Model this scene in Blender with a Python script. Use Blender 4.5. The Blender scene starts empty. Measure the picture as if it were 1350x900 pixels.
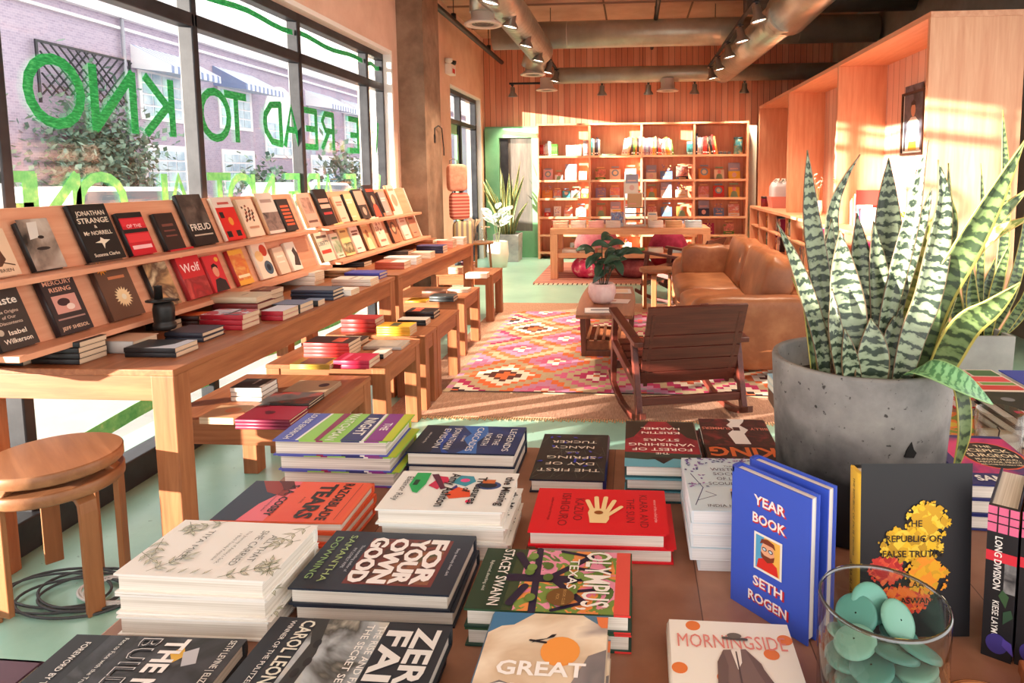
import bpy, math, random
from mathutils import Matrix, Vector
S = bpy.context.scene
COL = S.collection
R = math.radians
# ------------------------------------------------------------------ camera
EYE = 1.38
PPX, PPY, FPX = 769.0, 321.0, 890.0        # principal point and focal length in pixels of the 1350x900 frame
VPX, VPY = 835.0, 232.0                    # where the long walls converge
_d = Vector(((VPX-PPX)/FPX, (PPY-VPY)/FPX, 1.0)).normalized()
_r = Vector((_d.z, 0, -_d.x)).normalized()
_u = _d.cross(_r)
cam_d = bpy.data.cameras.new('camera')
cam_d.sensor_width = 36.0
cam_d.lens = FPX/1350*36
cam_d.shift_x = (675-PPX)/1350
cam_d.shift_y = (PPY-450)/1350
cam_d.clip_start = .05
cam_d.clip_end = 300
cam = bpy.data.objects.new('camera', cam_d)
COL.objects.link(cam)
# camera axes in room axes: rows are (right, depth, up) seen from the lens
def _cv(c): return Vector((c.dot(_r), c.dot(_d), c.dot(_u)))
_X, _Y, _Z = _cv(Vector((1, 0, 0))), _cv(Vector((0, 1, 0))), _cv(Vector((0, 0, -1)))
cam.matrix_world = Matrix(((_X.x, _Y.x, _Z.x, 0), (_X.y, _Y.y, _Z.y, 0), (_X.z, _Y.z, _Z.z, EYE), (0, 0, 0, 1)))
S.camera = cam
def _ray(px, py): return _cv(Vector(((px-PPX)/FPX, (PPY-py)/FPX, 1.0)))
def atz(px, py, z):
    v = _ray(px, py); t = (z-EYE)/v.z
    return Vector((v.x*t, v.y*t, z))
def aty(px, py, y):
    v = _ray(px, py); t = y/v.y
    return Vector((v.x*t, y, EYE+v.z*t))
def atx(px, py, x):
    v = _ray(px, py); t = x/v.x
    return Vector((x, v.y*t, EYE+v.z*t))
# ------------------------------------------------------------------ sky, sun, exposure
S.view_settings.view_transform = 'Standard'
S.view_settings.look = 'None'
S.view_settings.gamma = 1
S.view_settings.use_curve_mapping = False
S.view_settings.exposure = 0.62
W = bpy.data.worlds.new('sky')
S.world = W
W.use_nodes = True
bg = W.node_tree.nodes['Background']
bg.inputs['Color'].default_value = (1.0, 0.965, 0.93, 1)
bg.inputs['Strength'].default_value = 1.95
sun_d = bpy.data.lights.new('sun', 'SUN')
sun_d.energy = 22.0
sun_d.angle = R(0.7)
sun_d.color = (1.0, 0.86, 0.72)
sun = bpy.data.objects.new('sun', sun_d)
COL.objects.link(sun)
sun.rotation_euler = Vector((1, .52, -.128)).to_track_quat('-Z', 'Y').to_euler()
S.cycles.max_bounces = 8
S.cycles.diffuse_bounces = 5
S.cycles.transparent_max_bounces = 16
S.cycles.caustics_reflective = False
S.cycles.caustics_refractive = False
S.cycles.sample_clamp_indirect = 6
S.cycles.use_denoising = True
rnd = random.Random(7)
# ------------------------------------------------------------------ materials
def lin(c):
    return tuple((x/255)/12.92 if x/255 <= .04045 else ((x/255+.055)/1.055)**2.4 for x in c)
MC = {}
def _new(name):
    m = bpy.data.materials.new(name); m.use_nodes = True
    nt = m.node_tree
    return m, nt, nt.nodes['Principled BSDF']
def N(nt, typ, **kw):
    n = nt.nodes.new(typ)
    for k, v in kw.items():
        if k in n.inputs: n.inputs[k].default_value = v
        else: setattr(n, k, v)
    return n
def ramp(nt, stops, interp='LINEAR'):
    n = nt.nodes.new('ShaderNodeValToRGB'); cr = n.color_ramp; cr.interpolation = interp
    while len(cr.elements) < len(stops): cr.elements.new(.5)
    for e, (p, c) in zip(cr.elements, stops):
        e.position = p; e.color = lin(c)+(1,)
    return n
def coords(nt, sx=1, sy=1, sz=1, src='Object'):
    tc = nt.nodes.new('ShaderNodeTexCoord'); mp = nt.nodes.new('ShaderNodeMapping')
    mp.inputs['Scale'].default_value = (sx, sy, sz)
    nt.links.new(tc.outputs[src], mp.inputs['Vector'])
    return mp
def flat(rgb, rough=.45, metal=0, spec=.4, emit=0):
    k = ('flat', tuple(rgb), rough, metal, spec, emit)
    if k not in MC:
        m, nt, b = _new('print_%02x%02x%02x' % tuple(int(max(0, min(255, c))) for c in rgb))
        b.inputs['Base Color'].default_value = lin(rgb)+(1,)
        b.inputs['Roughness'].default_value = rough
        b.inputs['Metallic'].default_value = metal
        b.inputs['Specular IOR Level'].default_value = spec
        if emit:
            b.inputs['Emission Color'].default_value = lin(rgb)+(1,)
            b.inputs['Emission Strength'].default_value = emit
        MC[k] = m
    return MC[k]
def mottled(name, stops, scale=6, rough=.6, stretch=(1, 1, 1), detail=6, bump=0, metal=0, spec=.4, distort=0, src='Object', rr=0):
    k = ('mott', name)
    if k in MC: return MC[k]
    m, nt, b = _new(name)
    mp = coords(nt, *stretch, src=src)
    no = N(nt, 'ShaderNodeTexNoise', Scale=scale, Detail=detail, Roughness=.6, Distortion=distort)
    nt.links.new(mp.outputs[0], no.inputs['Vector'])
    rp = ramp(nt, stops)
    nt.links.new(no.outputs['Fac'], rp.inputs[0])
    nt.links.new(rp.outputs[0], b.inputs['Base Color'])
    b.inputs['Roughness'].default_value = rough
    b.inputs['Metallic'].default_value = metal
    b.inputs['Specular IOR Level'].default_value = spec
    if bump:
        bp = N(nt, 'ShaderNodeBump', Strength=bump, Distance=.01)
        nt.links.new(no.outputs['Fac'], bp.inputs['Height'])
        nt.links.new(bp.outputs[0], b.inputs['Normal'])
    MC[k] = m
    return m
def wood(name, dark, light, axis='y', scale=3, rough=.45, spec=.4):
    st = {'x': (1, 14, 14), 'y': (14, 1, 14), 'z': (14, 14, 1)}[axis]
    mid = tuple((a+b)/2 for a, b in zip(dark, light))
    return mottled(name, [(.25, dark), (.5, mid), (.75, light)], scale, rough, st, 4, .04, spec=spec, distort=.4)
def art(cols, scale=8, seed=0, hard=False, src='Object', stretch=(1, 1, 1)):
    k = ('art', tuple(cols), scale, seed, hard, stretch)
    if k not in MC:
        m, nt, b = _new('cover_art')
        mp = coords(nt, *stretch, src=src); mp.inputs['Location'].default_value = (seed*3.1, seed*1.7, seed)
        no = N(nt, 'ShaderNodeTexNoise', Scale=scale, Detail=4, Distortion=.6)
        nt.links.new(mp.outputs[0], no.inputs['Vector'])
        n = len(cols)
        rp = ramp(nt, [(.3+.4*i/max(1, n-1) if not hard else .3+.4*i/n, c) for i, c in enumerate(cols)], 'CONSTANT' if hard else 'LINEAR')
        nt.links.new(no.outputs['Fac'], rp.inputs[0]); nt.links.new(rp.outputs[0], b.inputs['Base Color'])
        b.inputs['Roughness'].default_value = .45
        MC[k] = m
    return MC[k]
def planks(name, cols, axis, width, gap=.07, rough=.6, gapc=(70, 38, 28)):
    m, nt, b = _new(name)
    tc = nt.nodes.new('ShaderNodeTexCoord'); sp = nt.nodes.new('ShaderNodeSeparateXYZ')
    nt.links.new(tc.outputs['Object'], sp.inputs[0])
    mu = N(nt, 'ShaderNodeMath', operation='MULTIPLY'); mu.inputs[1].default_value = 1/width
    nt.links.new(sp.outputs[axis], mu.inputs[0])
    fl = N(nt, 'ShaderNodeMath', operation='FLOOR'); nt.links.new(mu.outputs[0], fl.inputs[0])
    fr = N(nt, 'ShaderNodeMath', operation='FRACT'); nt.links.new(mu.outputs[0], fr.inputs[0])
    wn = N(nt, 'ShaderNodeTexWhiteNoise', noise_dimensions='1D'); nt.links.new(fl.outputs[0], wn.inputs['W'])
    mp = N(nt, 'ShaderNodeMapping'); mp.inputs['Scale'].default_value = (12, 12, 1.2)
    ad = N(nt, 'ShaderNodeVectorMath', operation='ADD')
    nt.links.new(tc.outputs['Object'], ad.inputs[0]); nt.links.new(wn.outputs['Color'], ad.inputs[1])
    nt.links.new(ad.outputs[0], mp.inputs['Vector'])
    no = N(nt, 'ShaderNodeTexNoise', Scale=2.0, Detail=4); nt.links.new(mp.outputs[0], no.inputs['Vector'])
    av = N(nt, 'ShaderNodeMath', operation='ADD'); nt.links.new(no.outputs['Fac'], av.inputs[0]); nt.links.new(wn.outputs['Value'], av.inputs[1])
    hv = N(nt, 'ShaderNodeMath', operation='MULTIPLY'); hv.inputs[1].default_value = .5; nt.links.new(av.outputs[0], hv.inputs[0])
    rp = ramp(nt, [(.15+.7*i/(len(cols)-1), c) for i, c in enumerate(cols)])
    nt.links.new(hv.outputs[0], rp.inputs[0])
    lt = N(nt, 'ShaderNodeMath', operation='LESS_THAN'); lt.inputs[1].default_value = gap
    nt.links.new(fr.outputs[0], lt.inputs[0])
    mx = N(nt, 'ShaderNodeMix', data_type='RGBA'); mx.inputs[7].default_value = lin(gapc)+(1,)
    nt.links.new(lt.outputs[0], mx.inputs[0]); nt.links.new(rp.outputs[0], mx.inputs[6])
    nt.links.new(mx.outputs[2], b.inputs['Base Color'])
    b.inputs['Roughness'].default_value = rough
    return m
def glass(name, tint=(255, 255, 255), refl=.06, edge=0.0):
    if ('gl', name) in MC: return MC[('gl', name)]
    m = bpy.data.materials.new(name); m.use_nodes = True; nt = m.node_tree
    nt.nodes.remove(nt.nodes['Principled BSDF'])
    out = nt.nodes['Material Output']
    tr = N(nt, 'ShaderNodeBsdfTransparent'); tr.inputs[0].default_value = lin(tint)+(1,)
    gl = N(nt, 'ShaderNodeBsdfGlossy'); gl.inputs['Roughness'].default_value = .02
    lw = N(nt, 'ShaderNodeLayerWeight', Blend=.5)
    pw = N(nt, 'ShaderNodeMath', operation='POWER'); pw.inputs[1].default_value = 4.0
    nt.links.new(lw.outputs['Facing'], pw.inputs[0])
    ad = N(nt, 'ShaderNodeMath', operation='MULTIPLY_ADD'); ad.inputs[1].default_value = .55+edge; ad.inputs[2].default_value = refl*.6
    nt.links.new(pw.outputs[0], ad.inputs[0])
    mx = N(nt, 'ShaderNodeMixShader')
    nt.links.new(ad.outputs[0], mx.inputs[0]); nt.links.new(tr.outputs[0], mx.inputs[1]); nt.links.new(gl.outputs[0], mx.inputs[2])
    nt.links.new(mx.outputs[0], out.inputs['Surface'])
    MC[('gl', name)] = m
    return m
def mirror(uv): return uv
# ------------------------------------------------------------------ mesh builder
_tcache = {}
def text_geo(s, bold=0.0):
    k = (s, bold)
    if k not in _tcache:
        c = bpy.data.curves.new('t', 'FONT'); c.body = s; c.size = 1; c.resolution_u = 2; c.offset = bold
        o = bpy.data.objects.new('t', c); me = o.to_mesh()
        vs = [(v.co.x, v.co.y) for v in me.vertices]; fs = [tuple(p.vertices) for p in me.polygons]
        o.to_mesh_clear(); bpy.data.objects.remove(o); bpy.data.curves.remove(c)
        _tcache[k] = (vs, fs, min(v[0] for v in vs) if vs else 0, max(v[0] for v in vs) if vs else 1)
    return _tcache[k]
class MB:
    def __init__(s):
        s.v = []; s.f = []; s.m = []; s.sm = []; s.mats = []; s.uv = {}
    def mi(s, mat):
        if mat not in s.mats: s.mats.append(mat)
        return s.mats.index(mat)
    def face(s, idx, mat, smooth=False):
        s.f.append(tuple(idx)); s.m.append(s.mi(mat)); s.sm.append(smooth)
    def poly(s, pts, mat, smooth=False):
        b = len(s.v); s.v += [tuple(p) for p in pts]
        s.face(range(b, b+len(pts)), mat, smooth)
    def box(s, x0, x1, y0, y1, z0, z1, mat, M=None):
        b = len(s.v)
        P = [Vector((x, y, z)) for z in (z0, z1) for y in (y0, y1) for x in (x0, x1)]
        if M is not None: P = [M @ p for p in P]
        s.v += [tuple(p) for p in P]
        for q in ((0, 2, 3, 1), (4, 5, 7, 6), (0, 1, 5, 4), (2, 6, 7, 3), (0, 4, 6, 2), (1, 3, 7, 5)):
            s.face([b+i for i in q], mat)
        return s
    def bar(s, p, q, w, h, mat, up=(0, 0, 1)):
        p, q = Vector(p), Vector(q); d = (q-p); L = d.length; d.normalize()
        a = d.cross(Vector(up)); a = a.normalized() if a.length > 1e-6 else Vector((1, 0, 0))
        c = a.cross(d)
        M = Matrix(((a.x, d.x, c.x, p.x), (a.y, d.y, c.y, p.y), (a.z, d.z, c.z, p.z), (0, 0, 0, 1)))
        return s.box(-w/2, w/2, 0, L, -h/2, h/2, mat, M)
    def loft(s, rings, mat, closed=True, caps=True, smooth=True):
        b = len(s.v); n = len(rings[0])
        for r in rings: s.v += [tuple(p) for p in r]
        for i in range(len(rings)-1):
            for j in range(n if closed else n-1):
                k = (j+1) % n
                s.face((b+i*n+j, b+i*n+k, b+(i+1)*n+k, b+(i+1)*n+j), mat, smooth)
        if caps and closed:
            s.face([b+j for j in range(n)][::-1], mat)
            s.face([b+(len(rings)-1)*n+j for j in range(n)], mat)
        return s
    def lathe(s, prof, mat, n=32, c=(0, 0, 0), caps=True, smooth=True, lobes=0, amp=0):
        rings = []
        for r, z in prof:
            rings.append([(c[0]+r*(1+amp*math.cos(lobes*a))*math.cos(a), c[1]+r*(1+amp*math.cos(lobes*a))*math.sin(a), c[2]+z) for a in (2*math.pi*i/n for i in range(n))])
        return s.loft(rings, mat, True, caps, smooth)
    def tube(s, pts, r, mat, n=8, caps=True, flatx=1.0, up=None):
        pts = [Vector(p) for p in pts]; rs = r if isinstance(r, (list, tuple)) else [r]*len(pts)
        rings = []; pa = None
        for i, p in enumerate(pts):
            t = (pts[min(i+1, len(pts)-1)]-pts[max(i-1, 0)]).normalized()
            if pa is None:
                a = t.cross(Vector(up) if up else (Vector((0, 0, 1)) if abs(t.z) < .9 else Vector((1, 0, 0)))).normalized()
            else:
                a = (pa-t*pa.dot(t)).normalized()
            pa = a; c = t.cross(a)
            rings.append([p+(a*math.cos(q)*flatx+c*math.sin(q))*rs[i] for q in (2*math.pi*k/n for k in range(n))])
        return s.loft(rings, mat, True, caps, True)
    def prism(s, poly, z0, z1, mat, M=None, smooth=False):
        b = len(s.v); n = len(poly)
        P = [Vector((x, y, z0)) for x, y in poly]+[Vector((x, y, z1)) for x, y in poly]
        if M is not None: P = [M @ p for p in P]
        s.v += [tuple(p) for p in P]
        s.face([b+i for i in range(n)][::-1], mat); s.face([b+n+i for i in range(n)], mat)
        for i in range(n):
            j = (i+1) % n; s.face((b+i, b+j, b+n+j, b+n+i), mat, smooth)
        return s
    def text(s, t, mat, f, size, align='c', bold=0.0, sx=1.0, fit=None, rot=0):
        """f maps flat text coordinates to space"""
        vs, fs, x0, x1 = text_geo(t, bold)
        if not vs: return
        w = (x1-x0)*size*sx
        k = sx*(fit/w) if fit else sx
        off = {'c': (x0+x1)/2, 'l': x0, 'r': x1}[align]
        cr, sr = math.cos(R(rot)), math.sin(R(rot)); b = len(s.v)
        for x, y in vs:
            X, Y = (x-off)*size*k, y*size
            s.v.append(tuple(f(X*cr-Y*sr, X*sr+Y*cr)))
        for q in fs: s.face([b+i for i in q], mat)
    def mesh(s, name):
        me = bpy.data.meshes.new(name)
        me.from_pydata(s.v, [], s.f)
        for m in s.mats: me.materials.append(m)
        me.polygons.foreach_set('material_index', s.m)
        me.polygons.foreach_set('use_smooth', s.sm)
        me.update()
        return me
    def build(s, name, parent=None, bevel=0, seg=2, label=None):
        o = bpy.data.objects.new(name, s.mesh(name)); COL.objects.link(o)
        if parent is not None: o.parent = parent
        if bevel:
            bm = o.modifiers.new('bevel', 'BEVEL'); bm.width = bevel; bm.segments = seg; bm.limit_method = 'ANGLE'
        if label: o['label'] = label
        return o
def thing(name, label, cat, loc=(0, 0, 0), rz=0, group=None, M=None):
    o = bpy.data.objects.new(name, None); COL.objects.link(o); o.empty_display_size = .05
    if M is not None: o.matrix_world = M
    else: o.location = loc; o.rotation_euler = (0, 0, rz)
    o['label'] = label; o['category'] = cat
    if group: o['group'] = group
    return o
def tag(o, label, cat, group=None):
    o['label'] = label; o['category'] = cat
    if group: o['group'] = group
    return o
def struct(o):
    o['kind'] = 'structure'; return o
def dup(root, label, M=None, loc=None, rz=0, group=None):
    r = root.copy(); COL.objects.link(r)
    if M is not None: r.matrix_world = M
    else: r.location = loc; r.rotation_euler = (0, 0, rz)
    r['label'] = label
    if group: r['group'] = group
    for ch in root.children:
        c = ch.copy(); COL.objects.link(c); c.parent = r
        for g in ch.children:
            d = g.copy(); COL.objects.link(d); d.parent = c
    return r
def T(x, y, z): return Matrix.Translation((x, y, z))
def RX(a): return Matrix.Rotation(R(a), 4, 'X')
def RY(a): return Matrix.Rotation(R(a), 4, 'Y')
def RZ(a): return Matrix.Rotation(R(a), 4, 'Z')
ORD = ['first', 'second', 'third', 'fourth', 'fifth', 'sixth', 'seventh', 'eighth', 'ninth', 'tenth', 'eleventh', 'twelfth', 'thirteenth', 'fourteenth', 'fifteenth', 'sixteenth']
# ------------------------------------------------------------------ setting
LIGHTWOOD = wood('pale_pine', (208, 140, 102), (234, 174, 136), 'y')
LIGHTWOODX = wood('pale_pine_x', (208, 140, 102), (234, 174, 136), 'x')
LIGHTWOODZ = wood('pale_pine_z', (208, 140, 102), (234, 174, 136), 'z')
PLY = wood('plywood', (212, 142, 106), (234, 174, 138), 'z', 2)
PLYY = wood('plywood_y', (210, 140, 106), (230, 168, 134), 'y', 2)
PLASTER = mottled('pink_plaster', [(.3, (214, 172, 146)), (.7, (232, 196, 172))], 3, .8, bump=.05)
CONC = mottled('brown_concrete', [(.25, (104, 80, 62)), (.5, (136, 106, 84)), (.75, (160, 130, 106))], 5, .85, bump=.15)
GREYCONC = mottled('grey_wall', [(.3, (128, 122, 114)), (.7, (160, 152, 142))], 3, .8)
DARKMETAL = mottled('dark_frame', [(.3, (38, 38, 42)), (.7, (58, 58, 62))], 8, .4, metal=.3)
WHITE = flat((238, 232, 224), .5)
BLACK = flat((22, 22, 24), .5)
PANE = glass('window_glass', (250, 252, 252))

def floor_mat():
    m, nt, b = _new('mint_floor')
    mp = coords(nt, 1, 1, 1)
    n1 = N(nt, 'ShaderNodeTexNoise', Scale=1.2, Detail=8, Roughness=.65); nt.links.new(mp.outputs[0], n1.inputs['Vector'])
    rp = ramp(nt, [(.3, (138, 186, 170)), (.5, (158, 204, 186)), (.7, (176, 216, 198))]); nt.links.new(n1.outputs['Fac'], rp.inputs[0])
    n2 = N(nt, 'ShaderNodeTexNoise', Scale=38, Detail=2); nt.links.new(mp.outputs[0], n2.inputs['Vector'])
    r2 = ramp(nt, [(.70, (255, 255, 255)), (.76, (196, 200, 190))]); nt.links.new(n2.outputs['Fac'], r2.inputs[0])
    mx = N(nt, 'ShaderNodeMix', data_type='RGBA', blend_type='MULTIPLY'); mx.inputs[0].default_value = 1
    nt.links.new(rp.outputs[0], mx.inputs[6]); nt.links.new(r2.outputs[0], mx.inputs[7])
    nt.links.new(mx.outputs[2], b.inputs['Base Color'])
    b.inputs['Roughness'].default_value = .28
    b.inputs['Specular IOR Level'].default_value = .45
    return m
mb = MB(); mb.box(-2.75, 4.2, -2.6, 12, -.12, 0, floor_mat()); struct(mb.build('floor'))

CEILM = mottled('ceiling_deck', [(.3, (176, 136, 112)), (.7, (210, 168, 142))], 1.5, .85, bump=.1)
mb = MB(); mb.box(-2.8, 4.2, -2.6, 12, 3.72, 3.85, CEILM)
for y in (5.2, 6.6, 8.0, 9.4, 10.8): mb.box(-2.6, 3.3, y-.02, y+.02, 3.70, 3.725, flat((140, 106, 88), .8))
for x in (-1.6, -.4, .8, 2.0): mb.box(x-.012, x+.012, 3, 11.6, 3.705, 3.725, flat((110, 82, 66), .8))
struct(mb.build('ceiling'))

WX = -2.20; GX = -2.31                     # inner face of the window wall, glazing plane
HEAD, TRANS, SILL = 2.50, 2.20, .06
MULL = [-1.3, -.15, 1.0, 2.31, 3.44, 4.56, 5.75, 6.15]
mb = MB()
mb.box(-2.46, WX, -2.6, 6.8, HEAD, 3.72, PLASTER)
mb.box(-2.46, WX, 6.15, 6.8, 0, HEAD, PLASTER)
mb.box(-2.46, -2.40, -2.6, 6.15, -.1, SILL, PLASTER)
mb.box(-2.46, WX, -2.6, -1.3, 0, HEAD, PLASTER); mb.box(-2.46, WX, -1.3, .98, 0, 1.36, PLASTER)  # second box: unseen knee wall, added to keep sun off the front table
mb.box(-2.80, -2.55, 6.8, 9.42, 0, 3.72, PLASTER)
mb.box(-2.80, -2.55, 9.42, 11.3, 2.66, 3.72, PLASTER)
mb.box(-2.80, -2.55, 11.3, 11.6, 0, 3.72, PLASTER)
struct(mb.build('wall_left'))
mb = MB(); mb.box(-2.50, -1.95, 6.3, 6.82, 0, 3.72, CONC); struct(mb.build('wall_pillar'))
# white plastered reveals of the two openings
mb = MB(); mb.box(-2.40, WX+.004, 6.12, 6.152, SILL, HEAD, WHITE); mb.box(-2.40, WX+.004, -1.3, 6.15, HEAD-.004, HEAD+.03, WHITE); struct(mb.build('trim_1'))
mb = MB(); mb.box(-2.74, -2.545, 11.27, 11.305, 0, 2.66, WHITE); mb.box(-2.74, -2.545, 9.42, 11.3, 2.655, 2.68, WHITE); struct(mb.build('trim_2'))
# glazed bays
GREENP = mottled('green_window_paint', [(.3, (8, 120, 60)), (.5, (20, 165, 84)), (.7, (90, 214, 130))], 30, .5, stretch=(1, 1, 4))
GREENB = mottled('pale_window_paint', [(.3, (70, 190, 110)), (.55, (130, 224, 140)), (.75, (206, 240, 170))], 18, .5)
def stroke(mb, pts, w, mat, closed=False, lift=0):
    """a painted brush stroke on the inside of the glass: pts are (y, z)"""
    x = GX+.008+lift
    n = len(pts)
    L, Rr = [], []
    for i in range(n):
        a = pts[(i-1) % n] if closed or i > 0 else pts[i]
        b = pts[(i+1) % n] if closed or i < n-1 else pts[i]
        d = Vector((b[0]-a[0], b[1]-a[1])); d = d.normalized() if d.length else Vector((1, 0))
        nn = Vector((-d.y, d.x))*w/2
        e = d*w*.3 if not closed else Vector((0, 0))
        sgn = -1 if i == 0 else (1 if i == n-1 else 0)
        L.append((pts[i][0]+nn.x+e.x*sgn, pts[i][1]+nn.y+e.y*sgn)); Rr.append((pts[i][0]-nn.x+e.x*sgn, pts[i][1]-nn.y+e.y*sgn))
    for i in range(n if closed else n-1):
        j = (i+1) % n
        b0 = len(mb.v)
        for (yy, zz) in (L[i], Rr[i], Rr[j], L[j]): mb.v.append((x, yy, zz))
        for (yy, zz) in (L[i], Rr[i], Rr[j], L[j]): mb.v.append((x+.0015, yy, zz))
        mb.face((b0+4, b0+5, b0+6, b0+7), mat); mb.face((b0+3, b0+2, b0+1, b0), mat)
def arc(cx, cz, ry, rz, a0, a1, n=14): return [(cx+ry*math.cos(R(a0+(a1-a0)*i/n)), cz+rz*math.sin(R(a0+(a1-a0)*i/n))) for i in range(n+1)]
def glyph(ch, y, z, w, h):
    """strokes of a letter written to be read from the street: mirrored as seen from the room; returns (pts, closed)"""
    f = lambda u, v: (y+(.5-u)*w, z+v*h)
    G = {'O': [(arc(y, z+h/2, w/2, h/2, 0, 337.5, 15), True)],
         'N': [([f(0, 0), f(0, 1)], False), ([f(0, 1), f(1, 0)], False), ([f(1, 0), f(1, 1)], False)],
         'K': [([f(0, 0), f(0, 1)], False), ([f(.9, 1), f(.05, .45)], False), ([f(.2, .5), f(.95, 0)], False)],
         'W': [([f(0, 1), f(.25, 0), f(.5, .8), f(.75, 0), f(1, 1)], False)],
         'T': [([f(0, 1), f(1, 1)], False), ([f(.5, 1), f(.5, 0)], False)],
         'D': [([f(0, 0), f(0, 1)], False), ([f(0, 1), f(.6, .95), f(.95, .7), f(1, .5), f(.95, .3), f(.6, .05), f(0, 0)], False)],
         'A': [([f(0, 0), f(.5, 1), f(1, 0)], False), ([f(.22, .4), f(.78, .4)], False)],
         'E': [([f(0, 0), f(0, 1)], False), ([f(0, 1), f(.9, 1)], False), ([f(0, .5), f(.75, .5)], False), ([f(0, 0), f(.9, 0)], False)],
         'R': [([f(0, 0), f(0, 1)], False), ([f(0, 1), f(.7, 1), f(.95, .78), f(.7, .52), f(0, .5)], False), ([f(.4, .5), f(1, 0)], False)],
         'L': [([f(0, 1), f(0, 0)], False), ([f(0, 0), f(.9, 0)], False)]}
    return G[ch]
LET1 = [('W', 2.33), ('O', 2.58), ('N', 2.89), ('K', 3.17), ('O', 3.62), ('T', 3.82), ('D', 4.22), ('A', 4.46), ('E', 4.72), ('R', 5.0), ('E', 5.47), ('W', 5.90)]
LET2 = [('E', 2.345), ('N', 2.53), ('O', 2.78), ('L', 3.08), ('A', 3.28), ('T', 3.62), ('O', 3.84), ('N', 4.07), ('E', 4.43), ('R', 4.72), ('A', 4.97), ('E', 5.375), ('W', 5.90)]
for i in range(len(MULL)-1):
    y0, y1 = MULL[i], MULL[i+1]
    w = thing('window_%d' % (i+1), 'tall dark framed shop window bay', 'window', (0, 0, 0)); struct(w)
    del w['label']; del w['category']
    mb = MB(); t = .045
    x0, x1 = GX-.04, GX+.04
    SL = SILL if y0 > .9 else 1.42  # raised sill sits on the added knee wall
    for (a, b) in ((y0-.024, y0+.024),) + (((y1-.05, y1),) if i == len(MULL)-2 else ()): mb.box(x0, x1, a, b, SL, HEAD, DARKMETAL)
    mb.box(x0, x1, y0, y1, HEAD-.06, HEAD, DARKMETAL)
    mb.box(x0, x1, y0, y1, TRANS-.035, TRANS+.035, DARKMETAL)
    mb.box(x0, x1+.03, y0, y1, SL-.06, SL+.07, DARKMETAL)
    mb.build('window_frame', w, bevel=.006)
    mb = MB(); mb.box(GX-.004, GX+.004, y0, y1, SL, HEAD, PANE); mb.build('glass_pane', w)
    for L, zb, hh, gm in ((LET1, 1.605, .255, GREENP), (LET2, 1.155, .24, GREENB)):
        for ch, yy in L:
            if y0 < yy-.02 < y1:
                mb = MB()
                for q, (pts, cl) in enumerate(glyph(ch, yy, zb, {'O': .25, 'N': .23, 'W': .24}.get(ch, .19), hh)): stroke(mb, pts, .043, gm, cl, q*.0006)
                mb.build('painted_letter', w)
    if y1 > 2:
        mb = MB(); yy = max(y0, 2.3); k = 8
        stroke(mb, [(yy+.04+(y1-yy-.08)*j/k, 2.37+.012*math.sin(yy*3+j)) for j in range(k+1)], .035, GREENP)
        mb.build('painted_line', w)
        mb = MB(); stroke(mb, [(yy+.04+(y1-yy-.08)*j/k, .30+.02*math.sin(yy*2+j*.6)) for j in range(k+1)], .07, GREENB); mb.build('painted_line', w)
# glazed entrance near the back corner
d = thing('door_1', '', ''); del d['label']; del d['category']; struct(d)
mb = MB(); X0, X1 = -2.72, -2.62
for a in (9.42, 10.22, 11.22): mb.box(X0, X1, a, a+.07, 0, 2.66, DARKMETAL)
for z in (0, 2.16, 2.59): mb.box(X0, X1, 9.42, 11.28, z, z+.07, DARKMETAL)
mb.build('door_frame', d, bevel=.006)
mb = MB(); mb.box(-2.672, -2.664, 9.45, 11.25, 0, 2.62, PANE); mb.build('glass_pane', d)
GREEN = mottled('green_paint', [(.3, (98, 158, 116)), (.7, (128, 184, 140))], 2, .5)
mb = MB(); mb.box(-2.69, -2.65, 9.52, 9.62, .1, 2.16, GREEN); mb.box(-2.69, -2.65, 10.12, 10.2, .1, 2.16, GREEN); mb.box(-2.69, -2.65, 9.52, 10.2, .1, .3, GREEN); mb.box(-2.69, -2.65, 9.52, 10.2, 2.02, 2.16, GREEN); mb.build('door_leaf', d)
mb = MB(); mb.tube([(-2.61, 9.6, .95), (-2.57, 9.6, .97), (-2.57, 9.6, 1.25), (-2.61, 9.6, 1.27)], .012, DARKMETAL); mb.build('handle', d)
# far wall: upright boards
PLK = planks('cedar_boards', [(190, 112, 84), (214, 142, 110), (230, 168, 136)], 'X', .098, .06)
mb = MB(); mb.box(-2.8, 3.26, 11.6, 11.75, 2.24, 3.72, PLK); mb.box(-1.62, 3.26, 11.6, 11.75, 0, 2.24, PLK); mb.box(-2.8, -1.62, 11.6, 11.75, 0, 2.24, GREEN)
struct(mb.build('wall_back'))
# green door beside the far bookcase
d = thing('door_2', '', ''); del d['label']; del d['category']; struct(d)
mb = MB()
for a, b in ((-2.52, -2.28), (-1.72, -1.62)): mb.box(a, b, 11.44, 11.6, 0, 2.20, GREEN)
mb.box(-2.28, -1.72, 11.44, 11.6, 2.04, 2.2, GREEN); mb.box(-2.28, -1.72, 11.44, 11.6, 0, .45, GREEN)
mb.build('door_frame', d)
mb = MB(); mb.box(-2.28, -1.72, 11.5, 11.54, .45, 2.04, mottled('door_glass', [(.35, (84, 82, 80)), (.65, (122, 116, 110))], 2, .15, stretch=(3, 3, .4))); mb.box(-2.26, -2.13, 11.48, 11.5, .47, 2.02, DARKMETAL); mb.build('door_pane', d)
mb = MB(); mb.box(1.90, 2.03, 11.42, 11.6, 0, 2.2, flat((236, 226, 204), .5)); struct(mb.build('trim_3'))
mb = MB(); mb.box(3.26, 3.4, 4.2, 11.75, 0, 3.72, GREYCONC); struct(mb.build('wall_right'))
mb = MB(); mb.box(-2.80, WX+.02, -2.6, -2.45, 0, 3.72, PLASTER); struct(mb.build('wall_front'))
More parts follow.
